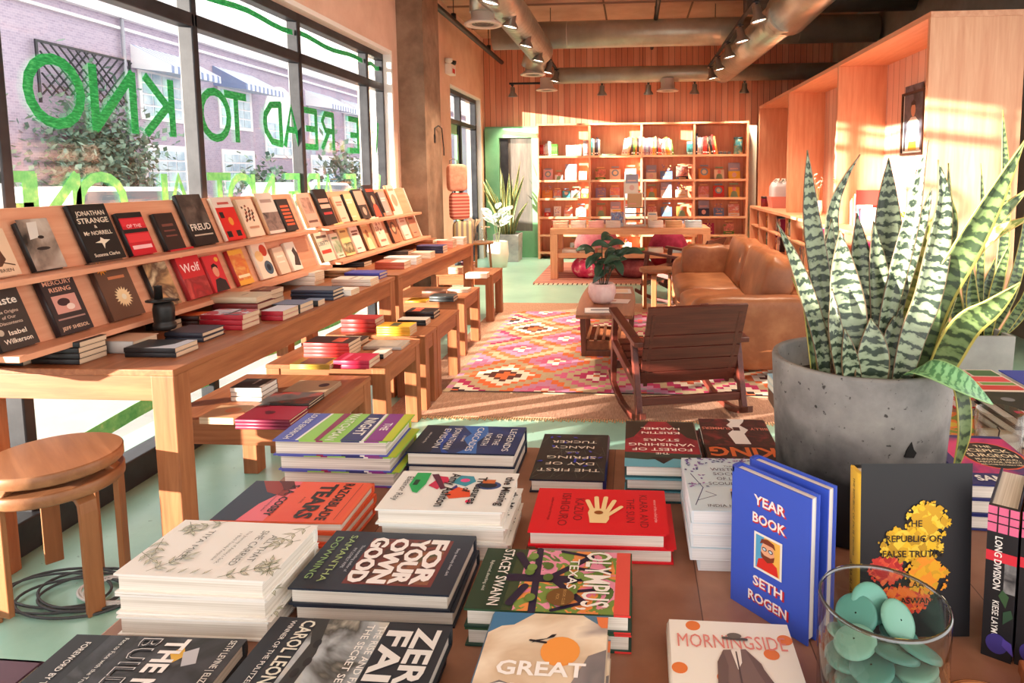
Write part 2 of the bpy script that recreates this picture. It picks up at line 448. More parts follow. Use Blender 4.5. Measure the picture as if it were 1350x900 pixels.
# ------------------------------------------------------------------ street outside
PAVE = mottled('pale_pavement', [(.3, (138, 142, 146)), (.7, (166, 168, 168))], 2, .9)
mb = MB(); mb.box(-9, -2.46, -30, 70, -.25, -.03, PAVE); struct(mb.build('pavement'))
mb = MB(); mb.box(-13.6, -9, -30, 70, -.3, -.12, mottled('asphalt', [(.3, (150, 150, 152)), (.7, (176, 176, 176))], 3, .9)); struct(mb.build('street'))
def brick_mat():
    m, nt, b = _new('old_brick')
    mp = coords(nt); mp.inputs['Rotation'].default_value = (R(90), 0, R(90))
    br = N(nt, 'ShaderNodeTexBrick', Scale=4.0)
    br.inputs['Color1'].default_value = lin((150, 138, 158))+(1,); br.inputs['Color2'].default_value = lin((166, 154, 172))+(1,)
    br.inputs['Mortar'].default_value = lin((176, 166, 182))+(1,)
    tc = nt.nodes.new('ShaderNodeTexCoord'); sp = nt.nodes.new('ShaderNodeSeparateXYZ'); cb = nt.nodes.new('ShaderNodeCombineXYZ')
    nt.links.new(tc.outputs['Object'], sp.inputs[0]); nt.links.new(sp.outputs['Y'], cb.inputs['X']); nt.links.new(sp.outputs['Z'], cb.inputs['Y'])
    nt.links.new(cb.outputs[0], br.inputs['Vector']); nt.links.new(br.outputs['Color'], b.inputs['Base Color'])
    b.inputs['Roughness'].default_value = .9
    return m
BX = -14.0
STONE = flat((226, 222, 226), .8)
bd = thing('brick_building', 'long pale brick building with striped awnings across the street', 'building', (BX, 0, 0))
mb = MB(); mb.box(-6, 0, 9, 60, -.2, 6.4, brick_mat()); mb.build('brick_wall', bd)
mb = MB(); mb.box(-.3, .18, 8.9, 60, 5.75, 6.0, STONE); mb.box(-.3, .32, 8.9, 60, 6.35, 6.6, STONE); mb.box(-.3, .10, 8.9, 60, 5.45, 5.52, STONE); mb.build('cornice', bd)
AWN = None
def stripes(name, c1, c2, axis, w):
    m, nt, b = _new(name)
    tc = nt.nodes.new('ShaderNodeTexCoord'); sp = nt.nodes.new('ShaderNodeSeparateXYZ'); nt.links.new(tc.outputs['Object'], sp.inputs[0])
    mu = N(nt, 'ShaderNodeMath', operation='MULTIPLY'); mu.inputs[1].default_value = 1/w; nt.links.new(sp.outputs[axis], mu.inputs[0])
    fr = N(nt, 'ShaderNodeMath', operation='FRACT'); nt.links.new(mu.outputs[0], fr.inputs[0])
    gt = N(nt, 'ShaderNodeMath', operation='GREATER_THAN'); gt.inputs[1].default_value = .5; nt.links.new(fr.outputs[0], gt.inputs[0])
    mx = N(nt, 'ShaderNodeMix', data_type='RGBA'); mx.inputs[6].default_value = lin(c1)+(1,); mx.inputs[7].default_value = lin(c2)+(1,)
    nt.links.new(gt.outputs[0], mx.inputs[0]); nt.links.new(mx.outputs[2], b.inputs['Base Color']); b.inputs['Roughness'].default_value = .8
    return m
AWN = stripes('awning_stripes', (232, 234, 240), (120, 136, 172), 'Y', .26)
WINP = mottled('far_window_panes', [(.4, (150, 172, 190)), (.6, (200, 214, 222))], 1.2, .2)
def bwin(y0, y1, z0, z1, arch=False):
    mb = MB()
    pts = [(y0, z0), (y1, z0), (y1, z1)] + ([((y0+y1)/2+(y1-y0)/2*math.cos(R(a)), z1+(y1-y0)/2*math.sin(R(a))) for a in range(15, 180, 15)] if arch else []) + [(y0, z1)]
    Mx = Matrix(((0, 0, 1, 0), (1, 0, 0, 0), (0, 1, 0, 0), (0, 0, 0, 1)))
    mb.prism(pts, -.05, .04, STONE, Mx)
    o = mb.build('building_window', bd)
    mb = MB(); g = .12
    n, k = 4, 4
    for i in range(n):
        for j in range(k):
            a0 = y0+g+(y1-y0-2*g)*i/n; a1 = y0+g+(y1-y0-2*g)*(i+1)/n-.05
            b0 = z0+g+(z1-z0-2*g)*j/k; b1 = z0+g+(z1-z0-2*g)*(j+1)/k-.05
            mb.box(.03, .06, a0, a1, b0, b1, WINP)
    mb.build('window_panes', o)
for y0, y1 in ((18.3, 20.6), (22.0, 24.4), (28.4, 31.0), (32.0, 34.6), (36.5, 39)):
    mb = MB()
    mb.prism([(0, 5.15), (1.15, 4.55), (1.15, 4.35), (0, 4.5)], y0, y1, AWN, Matrix(((1, 0, 0, 0), (0, 0, 1, 0), (0, 1, 0, 0), (0, 0, 0, 1))))
    mb.build('awning', bd)
    bwin(y0+.2, y1-.2, 3.1, 4.6); bwin(y0+.2, y1-.2, .9, 2.4)
bwin(25.0, 27.6, 2.2, 3.7, True)
mb = MB()
for k in range(12):
    mb.bar((.12, 15.2+k*.25, 3.4+0), (.12, 15.2+k*.25+1.2 if k < 8 else 18.0, 4.6 if k < 8 else 3.4+(18.0-15.2-k*.25)), .03, .03, DARKMETAL)
    mb.bar((.14, 15.2+k*.25, 3.4), (.14, max(15.2, 15.2+k*.25-1.2), 3.4+min(1.2, k*.25)), .03, .03, DARKMETAL)
mb.box(.1, .14, 15.1, 18.1, 4.6, 4.66, DARKMETAL); mb.box(.1, .14, 15.1, 15.16, 3.2, 4.6, DARKMETAL); mb.box(.1, .14, 18.04, 18.1, 3.2, 4.6, DARKMETAL)
mb.build('trellis', bd)
mb = MB(); mb.tube([(.12, 17.9, -.1), (.12, 17.9, 6)], .05, flat((150, 150, 160))); mb.build('downpipe', bd)
LEAFS = [mottled('far_leaf_%d' % i, [(.3, c), (.7, tuple(min(255, x+34) for x in c))], 3, .7) for i, c in enumerate([(78, 108, 96), (96, 126, 108), (112, 138, 120)])]
def bush(name, label, loc, ry, rz, n, s, seed, cat='plant'):
    r = random.Random(seed); o = thing(name, label, cat, loc)
    mb = MB()
    for _ in range(n):
        a, b, c = r.gauss(0, .45), r.gauss(0, .45), r.gauss(0, .45)
        p = Vector((a*.5, b*ry, rz+c*rz))
        p.x = max(p.x, -.3)
        if p.z < .02: p.z = .02+r.random()*.3
        d = Vector((r.uniform(-1, 1), r.uniform(-1, 1), r.uniform(-.6, 1))).normalized(); e = d.cross(Vector((r.random(), r.random(), 1))).normalized()
        L = s*r.uniform(.6, 1.3)
        mb.poly([p, p+d*L*.5+e*L*.3, p+d*L, p+d*L*.5-e*L*.3], LEAFS[r.randrange(3)])
    mb.build('foliage', o)
    mb = MB(); mb.tube([(0, 0, -.1), (0, .05, rz*.5), (0, 0, rz)], [.07, .05, .03], flat((110, 90, 76))); mb.build('stem', o)
    return o
bush('climbing_vine', 'dense green climber growing up the brick wall below the trellis', (BX+.35, 16.6, 0), 1.9, 1.7, 4200, .2, 3)
bush('street_bush', 'pale round bush outside at the last window bay', (-11.5, 26.5, 0), 2.2, 1.3, 700, .3, 4)
bush('street_bush', 'small bush outside beyond the middle window mullion', (-12.2, 21.5, 0), 1.4, 1.0, 500, .26, 5)
def car(label, loc, col):
    o = thing('car', label, 'car', loc)
    body = flat(col, .25); mb = MB()
    M = Matrix(((0, 0, 1, 0), (1, 0, 0, 0), (0, 1, 0, 0), (0, 0, 0, 1)))
    mb.prism([(-2.2, .35), (2.2, .35), (2.25, .8), (1.3, .98), (.7, 1.02), (-1.9, 1.02), (-2.25, .85)], -.88, .88, body, M); mb.build('body', o, bevel=.06)
    mb = MB(); mb.prism([(1.25, .98), (.55, 1.46), (-1.3, 1.5), (-2.0, 1.0)], -.78, .78, body, M); mb.build('cabin', o, bevel=.06)
    mb = MB(); mb.prism([(1.05, 1.02), (.5, 1.4), (-1.25, 1.43), (-1.75, 1.04)], -.80, .80, flat((70, 80, 92), .15), M); mb.build('side_glass', o)
    for a in (-1.4, 1.4):
        for b in (-.82, .82):
            mb = MB(); mb.lathe([(.2, -.1), (.33, -.1), (.34, 0), (.33, .1), (.2, .1)], BLACK, 20); w = mb.build('wheel', o); w.location = (b, a, .34); w.rotation_euler = (0, R(90), 0)
    return o
car('white car parked outside the nearest window bay', (-7.9, 9.6, -.2), (240, 240, 242))
car('white car parked outside beyond the second window mullion', (-8.0, 16.2, -.2), (236, 236, 240))
# ------------------------------------------------------------------ furniture
PINE = wood('pine_y', (136, 76, 44), (178, 112, 72), 'y')
PINEX = wood('pine_x', (136, 76, 44), (178, 112, 72), 'x')
PINEZ = wood('pine_z', (136, 76, 44), (178, 112, 72), 'z')
TEAK = wood('reddish_teak', (74, 30, 24), (108, 48, 36), 'x', 3, .35)
TEAKY = wood('reddish_teak_y', (74, 30, 24), (108, 48, 36), 'y', 3, .35)
BIRCH = wood('birch_ply', (132, 84, 54), (166, 112, 76), 'x', 2, .4)
BIRCHZ = wood('birch_ply_z', (130, 80, 46), (164, 106, 66), 'z', 2, .4)
def table(name, label, cat, x0, x1, y0, y1, z, leg=.075, beam=.085, top=.022, group=None, lips=True):
    cx, cy = (x0+x1)/2, (y0+y1)/2; w, d = (x1-x0)/2, (y1-y0)/2
    t = thing(name, label, cat, (cx, cy, 0), 0, group)
    mb = MB(); mb.box(-w, w, -d, d, z-top, z, PINE); mb.build('table_top', t, .003)
    for sx in (-1, 1):
        for sy in (-1, 1):
            ax, ay = sx*(w-.002), sy*(d-.002)
            mb = MB(); mb.box(min(ax, ax-sx*leg), max(ax, ax-sx*leg), min(ay, ay-sy*leg), max(ay, ay-sy*leg), 0, z-top, PINEZ); mb.build('leg', t, .003)
    for s in (-1, 1):
        mb = MB(); a, b = sorted((s*(w-.006), s*(w-.03))); mb.box(a, b, -d+leg, d-leg, z-top-beam, z-top, PINE); mb.build('apron', t, .002)
        mb = MB(); a, b = sorted((s*(d-.006), s*(d-.03))); mb.box(-w+leg, w-leg, a, b, z-top-beam, z-top, PINEX); mb.build('apron', t, .002)
    return t
TZ = .76
table('long_table', 'long pine table nearest the round stools along the window wall', 'table', -2.26, -1.50, 2.05, 4.12, TZ, .08, .085, group='long pine tables')
table('long_table', 'long pine table along the window wall, ending near the pillar', 'table', -2.17, -1.50, 4.18, 6.22, TZ, .08, .085, group='long pine tables')
# leaning two-row display racks standing on the long tables against the windows
LEAN = 19.0
LZ1, LZ2 = .84, 1.062
RBX, RTX, RTZ = -1.955, -2.15, 1.285         # foot of the back board, its top edge
def rack(label, y0, y1):
    t = thing('display_rack', label, 'rack', (0, (y0+y1)/2, TZ), 0, 'sloping display racks'); d = (y1-y0)/2
    H = RTZ-TZ; mb = MB()
    z0_ = LZ1-TZ-.02; xb = RBX+(RTX-RBX)*(z0_/H)
    mb.prism([(xb, z0_), (xb-.02, z0_), (RTX-.02, H), (RTX, H)], -d, d, PLYY, Matrix(((1, 0, 0, 0), (0, 0, 1, 0), (0, 1, 0, 0), (0, 0, 0, 1)))); mb.build('back_board', t)
    mb = MB(); mb.box(-2.155, -2.135, -d, d, 0, H*.9, PLYY); mb.build('rear_panel', t)
    for zl in (LZ1-TZ, LZ2-TZ):
        mb = MB(); lx = RBX+(RTX-RBX)*(zl/H); mb.box(lx-.02, lx+.10, -d, d, zl-.02, zl, PLYY); mb.build('book_ledge', t, .002)
    for s in (-1, 1):
        mb = MB(); a, b = sorted((s*d, s*(d+.018)))
        mb.prism([(xb+.012, z0_-.0), (-2.10, 0), (-2.165, 0), (-2.165, H), (RTX+.012, H)], a, b, flat((236, 214, 190), .5), Matrix(((1, 0, 0, 0), (0, 0, 1, 0), (0, 1, 0, 0), (0, 0, 0, 1)))); mb.build('side_panel', t)
    return t
rack('sloping pale wood display rack standing on the nearer long table', 1.90, 4.08)
rack('sloping pale wood display rack standing on the farther long table', 4.235, 6.16)
# low benches beside the tables
BENCH = [(-1.83, -1.225, 2.40, 3.0), (-1.83, -1.215, 3.16, 3.70), (-1.82, -1.215, 3.80, 4.035), (-1.485, -1.215, 4.04, 4.58), (-1.88, -1.29, 5.02, 5.55), (-1.93, -1.33, 6.25, 6.75)]
BZ = .46
BLAB = ['low pine bench nearest the front display table, below the first long table', 'low pine bench second along the row beside the long tables', 'shallow low pine bench in the middle of the row, under a red book stack', 'narrow low pine bench pushed against the middle bench of the row', 'low pine bench on its own beyond the narrow one, on the jute rug edge', 'low pine bench farthest along the row, beyond the long tables']
for b, l in zip(BENCH, BLAB): table('low_bench', l, 'bench', *b, BZ, .07, .08, .02, 'row of low pine benches')
# front display tables
TOPM = planks('display_table_boards', [(122, 80, 60), (150, 104, 80), (176, 130, 104)], 'X', .14, .012, .4, (92, 60, 46))
def display_table(label, x0, x1, y0, y1, z):
    t = thing('display_table', label, 'table', (x0, y0, 0)); w, d = x1-x0, y1-y0
    mb = MB(); mb.box(0, w, 0, d, z-.045, z, TOPM); mb.build('table_top', t, .004)
    for a in (.03, w-.12):
        for b in (.03, d-.12): mb = MB(); mb.box(a, a+.09, b, b+.09, 0, z-.045, PINEZ); mb.build('leg', t, .003)
    for b in (.05, d-.075): mb = MB(); mb.box(.12, w-.12, b, b+.025, z-.14, z-.045, PINEX); mb.build('apron', t)
    return t
DZ = .75
display_table('wide wooden table in front holding stacks of hardbacks and a potted plant', -.742, 1.55, .30, 1.515, DZ)
display_table('second wooden display table behind the big concrete planter', .405, 1.75, 1.54, 2.02, DZ-.0)
# stacked pair of round stools
def round_stool(label, x, y, z, rz, r=.19, h=.44, name='round_stool', leg_r=.165, group=None):
    t = thing(name, label, 'stool', (x, y, z), R(rz), group)
    mb = MB(); mb.lathe([(r-.006, h-.04), (r, h-.034), (r, h-.004), (r-.004, h)], BIRCH, 48); mb.build('seat', t)
    for k in range(3):
        a = R(120*k); c, s = math.cos(a), math.sin(a)
        prof = [(leg_r-.10, h-.049), (leg_r-.05, h-.049), (leg_r-.02, h-.054), (leg_r-.004, h-.07), (leg_r, h-.10), (leg_r, h-.2), (leg_r, 0)]
        mb = MB(); rings = []
        for i, (q, zz) in enumerate(prof):
            p0, p1 = prof[max(0, i-1)], prof[min(len(prof)-1, i+1)]
            dx, dz = p1[0]-p0[0], p1[1]-p0[1]; L = math.hypot(dx, dz); nx, nz = dz/L*.009, -dx/L*.009
            ring = []
            for (ww, oo) in ((-.026, -1), (.026, -1), (.026, 1), (-.026, 1)):
                rr, z2 = q+nx*oo, zz+nz*oo
                ring.append((rr*c-ww*s, rr*s+ww*c, z2))
            rings.append(ring)
        mb.loft(rings, BIRCHZ, True, True, False); mb.build('leg', t, .003)
    return t
SX, SY = -1.87, 1.97
round_stool('round birch stool underneath, with another stool stacked on it', SX, SY, 0, 100, group='stacked round stools')
round_stool('round birch stool on top of the stacked pair beside the long table', SX, SY, .062, 140, leg_r=.178, group='stacked round stools')
# cables on the floor by the stools
def coil(label, pts_seed, col, c, rr, n=5):
    r = random.Random(pts_seed); pts = []
    for k in range(n*36):
        a = k/36*2*math.pi; q = rr*(1+.25*math.sin(k*.143+pts_seed)+.08*math.sin(k*.31))
        pts.append((c[0]+q*1.35*math.cos(a)+.03*math.sin(k*.043), c[1]+q*.8*math.sin(a), .006+.009*abs(math.sin(k*.09))))
    pts += [(c[0]+rr*1.6+.04*k, c[1]-.05-.03*k+.02*math.sin(k), .006) for k in range(4)]
    mb = MB(); mb.tube(pts, .0045, col, 6); o = mb.build('power_cable'); return tag(o, label, 'cable')
coil('loose dark cable coiled on the mint floor beneath the stools', 2, flat((62, 64, 66), .5), (-1.86, 2.0, 0), .13, 5)
coil('white cable looped over the dark cable beneath the stools', 5, flat((206, 208, 206), .5), (-1.74, 2.03, 0), .085, 3)
# ------------------------------------------------------------------ rugs
JUTE = mottled('jute_weave', [(.3, (150, 110, 90)), (.5, (178, 136, 112)), (.7, (204, 164, 138))], 20, .95, (14, 1, 1), 5, .4)
mb = MB(); mb.box(-1.45, 1.75, 3.72, 7.22, 0, .009, JUTE)
for k in range(220):
    x = -1.44+3.18*k/219
    mb.box(x-.004, x+.004, 3.695-.01*(k % 3), 3.722, .001, .006, flat((206, 164, 124), .9))
tag(mb.build('jute_rug'), 'large tan jute rug lying under the patterned kilim', 'rug')
# kilim: stepped diamonds woven in rows
KC = dict(pink=(206, 96, 132), hot=(180, 50, 94), orange=(222, 110, 62), tan=(186, 160, 128), cream=(240, 222, 202), brown=(92, 50, 44), grey=(164, 150, 158), lil=(196, 130, 160), rust=(176, 74, 48), dk=(60, 40, 44))
KM = {k: mottled('wool_'+k, [(.3, tuple(int(x*.92) for x in c)), (.7, tuple(min(255, int(x*1.06)) for x in c))], 60, .95, (1, 6, 1), 3) for k, c in KC.items()}
kx0, kx1, ky0, ky1 = -1.22, 1.15, 4.14, 6.74
t = thing('kilim_rug', 'pink and orange kilim with stepped diamonds on the jute rug', 'rug', (kx0, ky0, .009))
kw, kh = kx1-kx0, ky1-ky0; cell = .0225
nx, ny = int(kw/cell), int(kh/cell)
SCH = [('orange', 'cream', 'brown', 'orange'), ('hot', 'lil', 'grey', 'pink'), ('hot', 'cream', 'rust', 'orange'), ('orange', 'lil', 'pink', 'cream'), ('pink', 'tan', 'hot', 'cream'), ('hot', 'cream', 'dk', 'orange')]
PX, PY = 28, 32
cells = {}
for j in range(ny):
    for i in range(nx):
        best = None
        for oi in range(2):
            u = 2*math.floor(((i+oi*PX/2) % PX)/2)+.5-PX/2; v = 2*math.floor(((j+oi*PY/2) % PY)/2)+.5-PY/2
            dd = abs(u)/(PX/2)+abs(v)/(PY/2)
            ii = int((i+oi*PX/2)//PX)*2+oi; jj = int((j+oi*PY/2)//PY)
            if best is None or dd < best[0]: best = (dd, ii, jj, u, v)
        dd, ii, jj, u, v = best
        sc = SCH[(ii*5+jj*3+ii*jj) % 6]
        q = math.floor(dd*11.5+.001)
        if q >= 10: c = 'tan'
        elif q >= 8: c = sc[0]
        elif q >= 5: c = sc[1]
        elif q >= 3: c = sc[2]
        elif q >= 1: c = sc[3]
        else: c = 'orange'
        if j == 0: c = 'dk'
        if i < 2 or i >= nx-2: c = 'lil' if (j//3) % 2 else 'tan'
        cells[(i, j)] = c
mb = MB(); mb.box(0, kw, 0, kh, 0, .006, KM['tan'])
for j in range(ny):
    i = 0
    while i < nx:
        k = i
        while k < nx and cells[(k, j)] == cells[(i, j)]: k += 1
        mb.poly([(i*cell, j*cell, .0065), (k*cell, j*cell, .0065), (k*cell, (j+1)*cell, .0065), (i*cell, (j+1)*cell, .0065)], KM[cells[(i, j)]])
        i = k
mb.build('woven_field', t)
# far rug under the children's table
FR = stripes('striped_far_rug', (214, 150, 128), (128, 66, 66), 'Y', .11)
mb = MB(); mb.box(-1.3, 1.85, 8.6, 10.7, 0, .012, FR)
for k in range(150): x = -1.28+3.1*k/149; mb.box(x-.006, x+.006, 8.5-.015*(k % 2), 8.6, .001, .008, flat((236, 214, 190), .9) if k % 3 else flat((110, 60, 60), .9))
tag(mb.build('fringed_rug'), 'reddish striped rug with pale fringe under the far table', 'rug')
# ------------------------------------------------------------------ sofa
LEATH = mottled('tan_leather', [(.25, (116, 66, 38)), (.5, (146, 88, 54)), (.75, (182, 124, 84))], 4, .42, bump=.12)
def cushion(mb, x0, x1, y0, y1, z0, z1, mat, puff=.04, n=10, M=None, wr=.006, seed=1):
    """soft box with rounded edges"""
    r = random.Random(seed); rings = []
    cx, cy, cz = (x0+x1)/2, (y0+y1)/2, (z0+z1)/2; a, b, c = (x1-x0)/2, (y1-y0)/2, (z1-z0)/2
    m = 14; grid = []
    for i in range(m+1):
        th = -math.pi/2+math.pi*i/m; ring = []
        for j in range(28):
            ph = 2*math.pi*j/28
            p = Vector((math.cos(th)*math.cos(ph), math.cos(th)*math.sin(ph), math.sin(th)))
            e = .38
            q = Vector([math.copysign(abs(k)**e, k) for k in p])
            f = 1/max(1e-6, (abs(q.x)**6+abs(q.y)**6+abs(q.z)**6)**(1/6))
            q = q*f
            pz = puff*(1-q.x**2)*(1-q.y**2)*math.copysign(1, q.z)*(abs(q.z) > .5)
            v = Vector((cx+a*q.x, cy+b*q.y, cz+c*q.z+pz+wr*math.sin(q.x*7+seed)*math.sin(q.y*5+seed*2)))
            ring.append(M @ v if M is not None else v)
        grid.append(ring)
    mb.loft(grid, mat, True, True, True)
t = thing('sofa', 'tan leather sofa with loose back cushions on the rug', 'sofa', (0, 0, 0))
mb = MB(); mb.box(.40, 1.24, 4.62, 6.62, .14, .30, LEATH); mb.build('base', t, .03)
mb = MB(); cushion(mb, .38, 1.24, 4.46, 4.64, .08, .575, LEATH, .0, wr=.004); mb.build('armrest', t)
mb = MB(); cushion(mb, .38, 1.24, 6.56, 6.74, .08, .60, LEATH, .0, wr=.004, seed=3); mb.build('armrest', t)
mb = MB(); cushion(mb, 1.06, 1.24, 4.50, 6.70, .08, .60, LEATH, .0, wr=.004, seed=4); mb.build('backrest', t)
for k, (a, b) in enumerate(((4.64, 5.6), (5.6, 6.56))):
    mb = MB(); cushion(mb, .37, 1.02, a, b, .28, .46, LEATH, .02, seed=k+5); mb.build('seat_cushion', t)
    mb = MB(); cushion(mb, -.12, .12, a+.02, b-.02, 0, .40, LEATH, 0, wr=.014, seed=k+8, M=T(.95, 0, .42)@RY(14)); mb.build('back_cushion', t)
mb = MB(); cushion(mb, .46, .98, 6.38, 6.55, .43, .72, LEATH, .0, wr=.014, seed=12); mb.build('end_cushion', t)
for a in (.45, 1.15):
    for b in (4.55, 6.6): mb = MB(); mb.box(a-.03, a+.03, b-.03, b+.03, .017, .14, flat((52, 30, 24))); mb.build('foot', t)
# ------------------------------------------------------------------ rocking chairs
def rocking_chair(label, x, y, rz, z0=0):
    """faces local +y; the sitter's back is at -y"""
    t = thing('rocking_chair', label, 'chair', (x, y, z0), R(rz), 'slatted rocking chairs')
    w = .30
    for s in (-1, 1):
        mb = MB(); pts = []
        for k in range(15):
            u = -.42+.84*k/14; zz = .018+.36*u*u*1.5
            pts.append((s*w, u+.03, zz+.0))
        rings = [[(p[0]-.016, p[1], p[2]-.018), (p[0]+.016, p[1], p[2]-.018), (p[0]+.016, p[1], p[2]+.018), (p[0]-.016, p[1], p[2]+.018)] for p in pts]
        mb.loft(rings, TEAKY, True, True, False); mb.build('rocker', t, .003)
        mb = MB(); mb.bar((s*w, .36, .08), (s*w, .30, .53), .032, .05, TEAKY, (0, 1, 0)); mb.build('front_leg', t, .003)
        mb = MB(); mb.bar((s*w, -.30, .07), (s*w, -.17, .50), .032, .05, TEAKY, (0, 1, 0)); mb.build('rear_leg', t, .003)
        mb = MB(); mb.bar((s*w, .36, .545), (s*w, -.30, .475), .055, .028, TEAKY); mb.build('armrest', t, .004)
        mb = MB(); mb.bar((s*w, .33, .34), (s*w, -.24, .235), .03, .05, TEAKY); mb.build('side_rail', t, .003)
    mb = MB()
    for k in range(6):
        f = k/5; mb.box(-.275, .275, -.036, .036, -.008, .008, TEAK, T(0, .30-.46*f, .345-.095*f)@RX(11))
    mb.build('seat', t, .002)
    mb = MB()
    bz = [.27, .345, .42, .495, .57, .65]
    for k, zz in enumerate(bz):
        hh = .076 if k < 5 else .10
        M = T(0, -.20-(zz-.24)*.42, zz)@RX(23)
        mb.box(-.275, .275, -.009, .009, -hh/2, hh/2, TEAK, M)
    mb.build('backrest', t, .002)
    for s in (-1, 1):
        mb = MB(); mb.bar((s*.24, -.185, .22), (s*.24, -.372, .66), .02, .03, TEAKY, (0, 1, 0)); mb.build('back_post', t)
    mb = MB(); mb.bar((-w, -.275, .155), (w, -.275, .155), .026, .045, TEAK); mb.build('stretcher', t, .003)
    mb = MB(); mb.bar((-w, .345, .19), (w, .345, .19), .026, .045, TEAK); mb.build('stretcher', t, .003)
    return t
rocking_chair('reddish slatted rocking chair nearest the front table, seen from behind', .25, 3.93, 14)
rocking_chair('slatted rocking chair beyond the sofa, turned toward the bookcase side', .56, 7.55, 62)
# ------------------------------------------------------------------ coffee table
WAL = wood('walnut_top', (104, 58, 36), (150, 92, 60), 'y', 2, .3)
WALZ = wood('walnut_leg', (84, 46, 32), (118, 68, 46), 'z', 2, .35)
t = thing('coffee_table', 'walnut coffee table with slatted shelf in front of the sofa', 'table', (-.20, 5.15, .015))
mb = MB()
pts = []
for k in range(9): u = -1+2*k/8; pts.append((.195+.02*(1-u*u)+(-.0 if u < 0 else 0), u*.62))
pts = [(p[0], p[1]) for p in pts]+[(-p[0], p[1]) for p in reversed(pts)]
mb.prism(pts, .395, .42, WAL); mb.build('table_top', t, .006)
for s in (-1, 1):
    mb = MB(); yy = -.10 if s < 0 else .42
    for q in (-1, 1): mb.bar((q*.175, yy, 0), (q*.19, yy, .397), .05, .04, WALZ, (1, 0, 0))
    mb.box(-.19, .19, yy-.022, yy+.022, 0, .045, WALZ); mb.build('leg_frame', t, .004)
mb = MB()
for k in range(6): xx = -.15+.06*k; mb.box(xx-.011, xx+.011, -.10, .42, .11, .125, WAL)
for yy in (-.09, .41): mb.box(-.17, .17, yy-.01, yy+.01, .045, .112, WAL)
mb.build('slatted_shelf', t)
# small birch stools about the sofa
t2 = round_stool('small round birch stool standing by the far end of the sofa', .23, 6.82, .015, 20, .17, .44, leg_r=.15)
# ------------------------------------------------------------------ far table for children's books
t = thing('two_tier_table', 'pale wood two tier table in front of the far bookcase', 'table', (-.02, 9.3, .012))
mb = MB(); mb.box(-1.09, 1.03, -.38, .38, .60, .68, LIGHTWOODX); mb.build('table_top', t, .004)
mb = MB(); mb.box(-1.03, .97, -.36, .36, .28, .345, LIGHTWOODX); mb.build('lower_shelf', t, .004)
for a in (-1.09, .93):
    for b in (-.385, .285): mb = MB(); mb.box(a, a+.10, b, b+.10, 0, .60, LIGHTWOODZ); mb.build('leg', t, .003)
# beanbags and poufs below it
def pouf(name, label, c, r, h, mat, lobes=0, cat='pouf'):
    o = thing(name, label, cat, c)
    mb = MB(); n = 12
    prof = [(.02*r, 0)]+[(r*(math.sin(math.pi*(.12+.76*k/n))**.5), h*(k/n)) for k in range(n+1)]+[(.02*r, h*1.02)]
    mb.lathe(prof, mat, 36, lobes=lobes, amp=.025 if lobes else 0); mb.build('cover', o)
    mb = MB(); mb.lathe([(.001, h*1.015), (.03, h*1.03), (.001, h*1.05)], mat, 12); mb.build('button', o)
    return o
MAG = mottled('magenta_pattern', [(.4, (206, 40, 96)), (.55, (226, 90, 130)), (.6, (244, 214, 206))], 7, .9)
pouf('beanbag', 'magenta and white beanbag under the left end of the far table', (-.62, 9.15, .012), .23, .26, MAG, cat='beanbag')
pouf('pouf', 'dusty mauve ribbed pouf under the middle of the far table', (.02, 9.2, .012), .27, .24, mottled('mauve_wool', [(.4, (136, 66, 76)), (.6, (160, 88, 94))], 12, .95), 18)
pouf('pouf', 'dark plum pouf under the right end of the far table', (.66, 9.2, .012), .24, .22, mottled('plum_wool', [(.4, (82, 40, 72)), (.6, (108, 54, 84))], 12, .95), 14)
pouf('beanbag', 'round pink beanbag behind the far table below the shelves', (-.55, 10.1, .012), .34, .60, mottled('pink_cloth', [(.4, (222, 128, 150)), (.6, (240, 178, 186))], 6, .9), cat='beanbag')
pouf('beanbag', 'dark red beanbag behind the far table toward the right', (.52, 10.15, .012), .30, .52, mottled('red_cloth', [(.4, (140, 30, 62)), (.6, (170, 50, 84))], 6, .9), cat='beanbag')
# ------------------------------------------------------------------ far bookcase
FBX0, FBX1, FBY0, FBY1, FBZ = -1.60, 1.87, 11.22, 11.58, 2.22
t = thing('tall_bookcase', 'wide pale wood bookcase of four columns against the far wall', 'bookcase', (0, 11.4, 0))
SHELVES = [.11, .40, .70, 1.01, 1.31, 1.71]
COLX = [FBX0+(FBX1-FBX0-.035)*k/4 for k in range(5)]
mb = MB(); mb.box(FBX0, FBX1, .155, .175, .02, FBZ, PLY); mb.build('back_panel', t)
for x in COLX: mb = MB(); mb.box(x, x+.035, -.18, .155, 0, FBZ, PLY); mb.build('upright', t, .002)
mb = MB(); mb.box(FBX0, FBX1, -.185, .16, FBZ, FBZ+.03, PLY); mb.build('top_panel', t)
for z in SHELVES:
    for k in range(4):
        mb = MB(); mb.box(COLX[k]+.035, COLX[k+1], -.178, .155, z-.022, z, LIGHTWOODX)
        if 0.06 < z < 1.8: mb.box(COLX[k]+.035, COLX[k+1], -.184, -.172, z-.022, z+.014, LIGHTWOODX)
        mb.build('shelf', t)
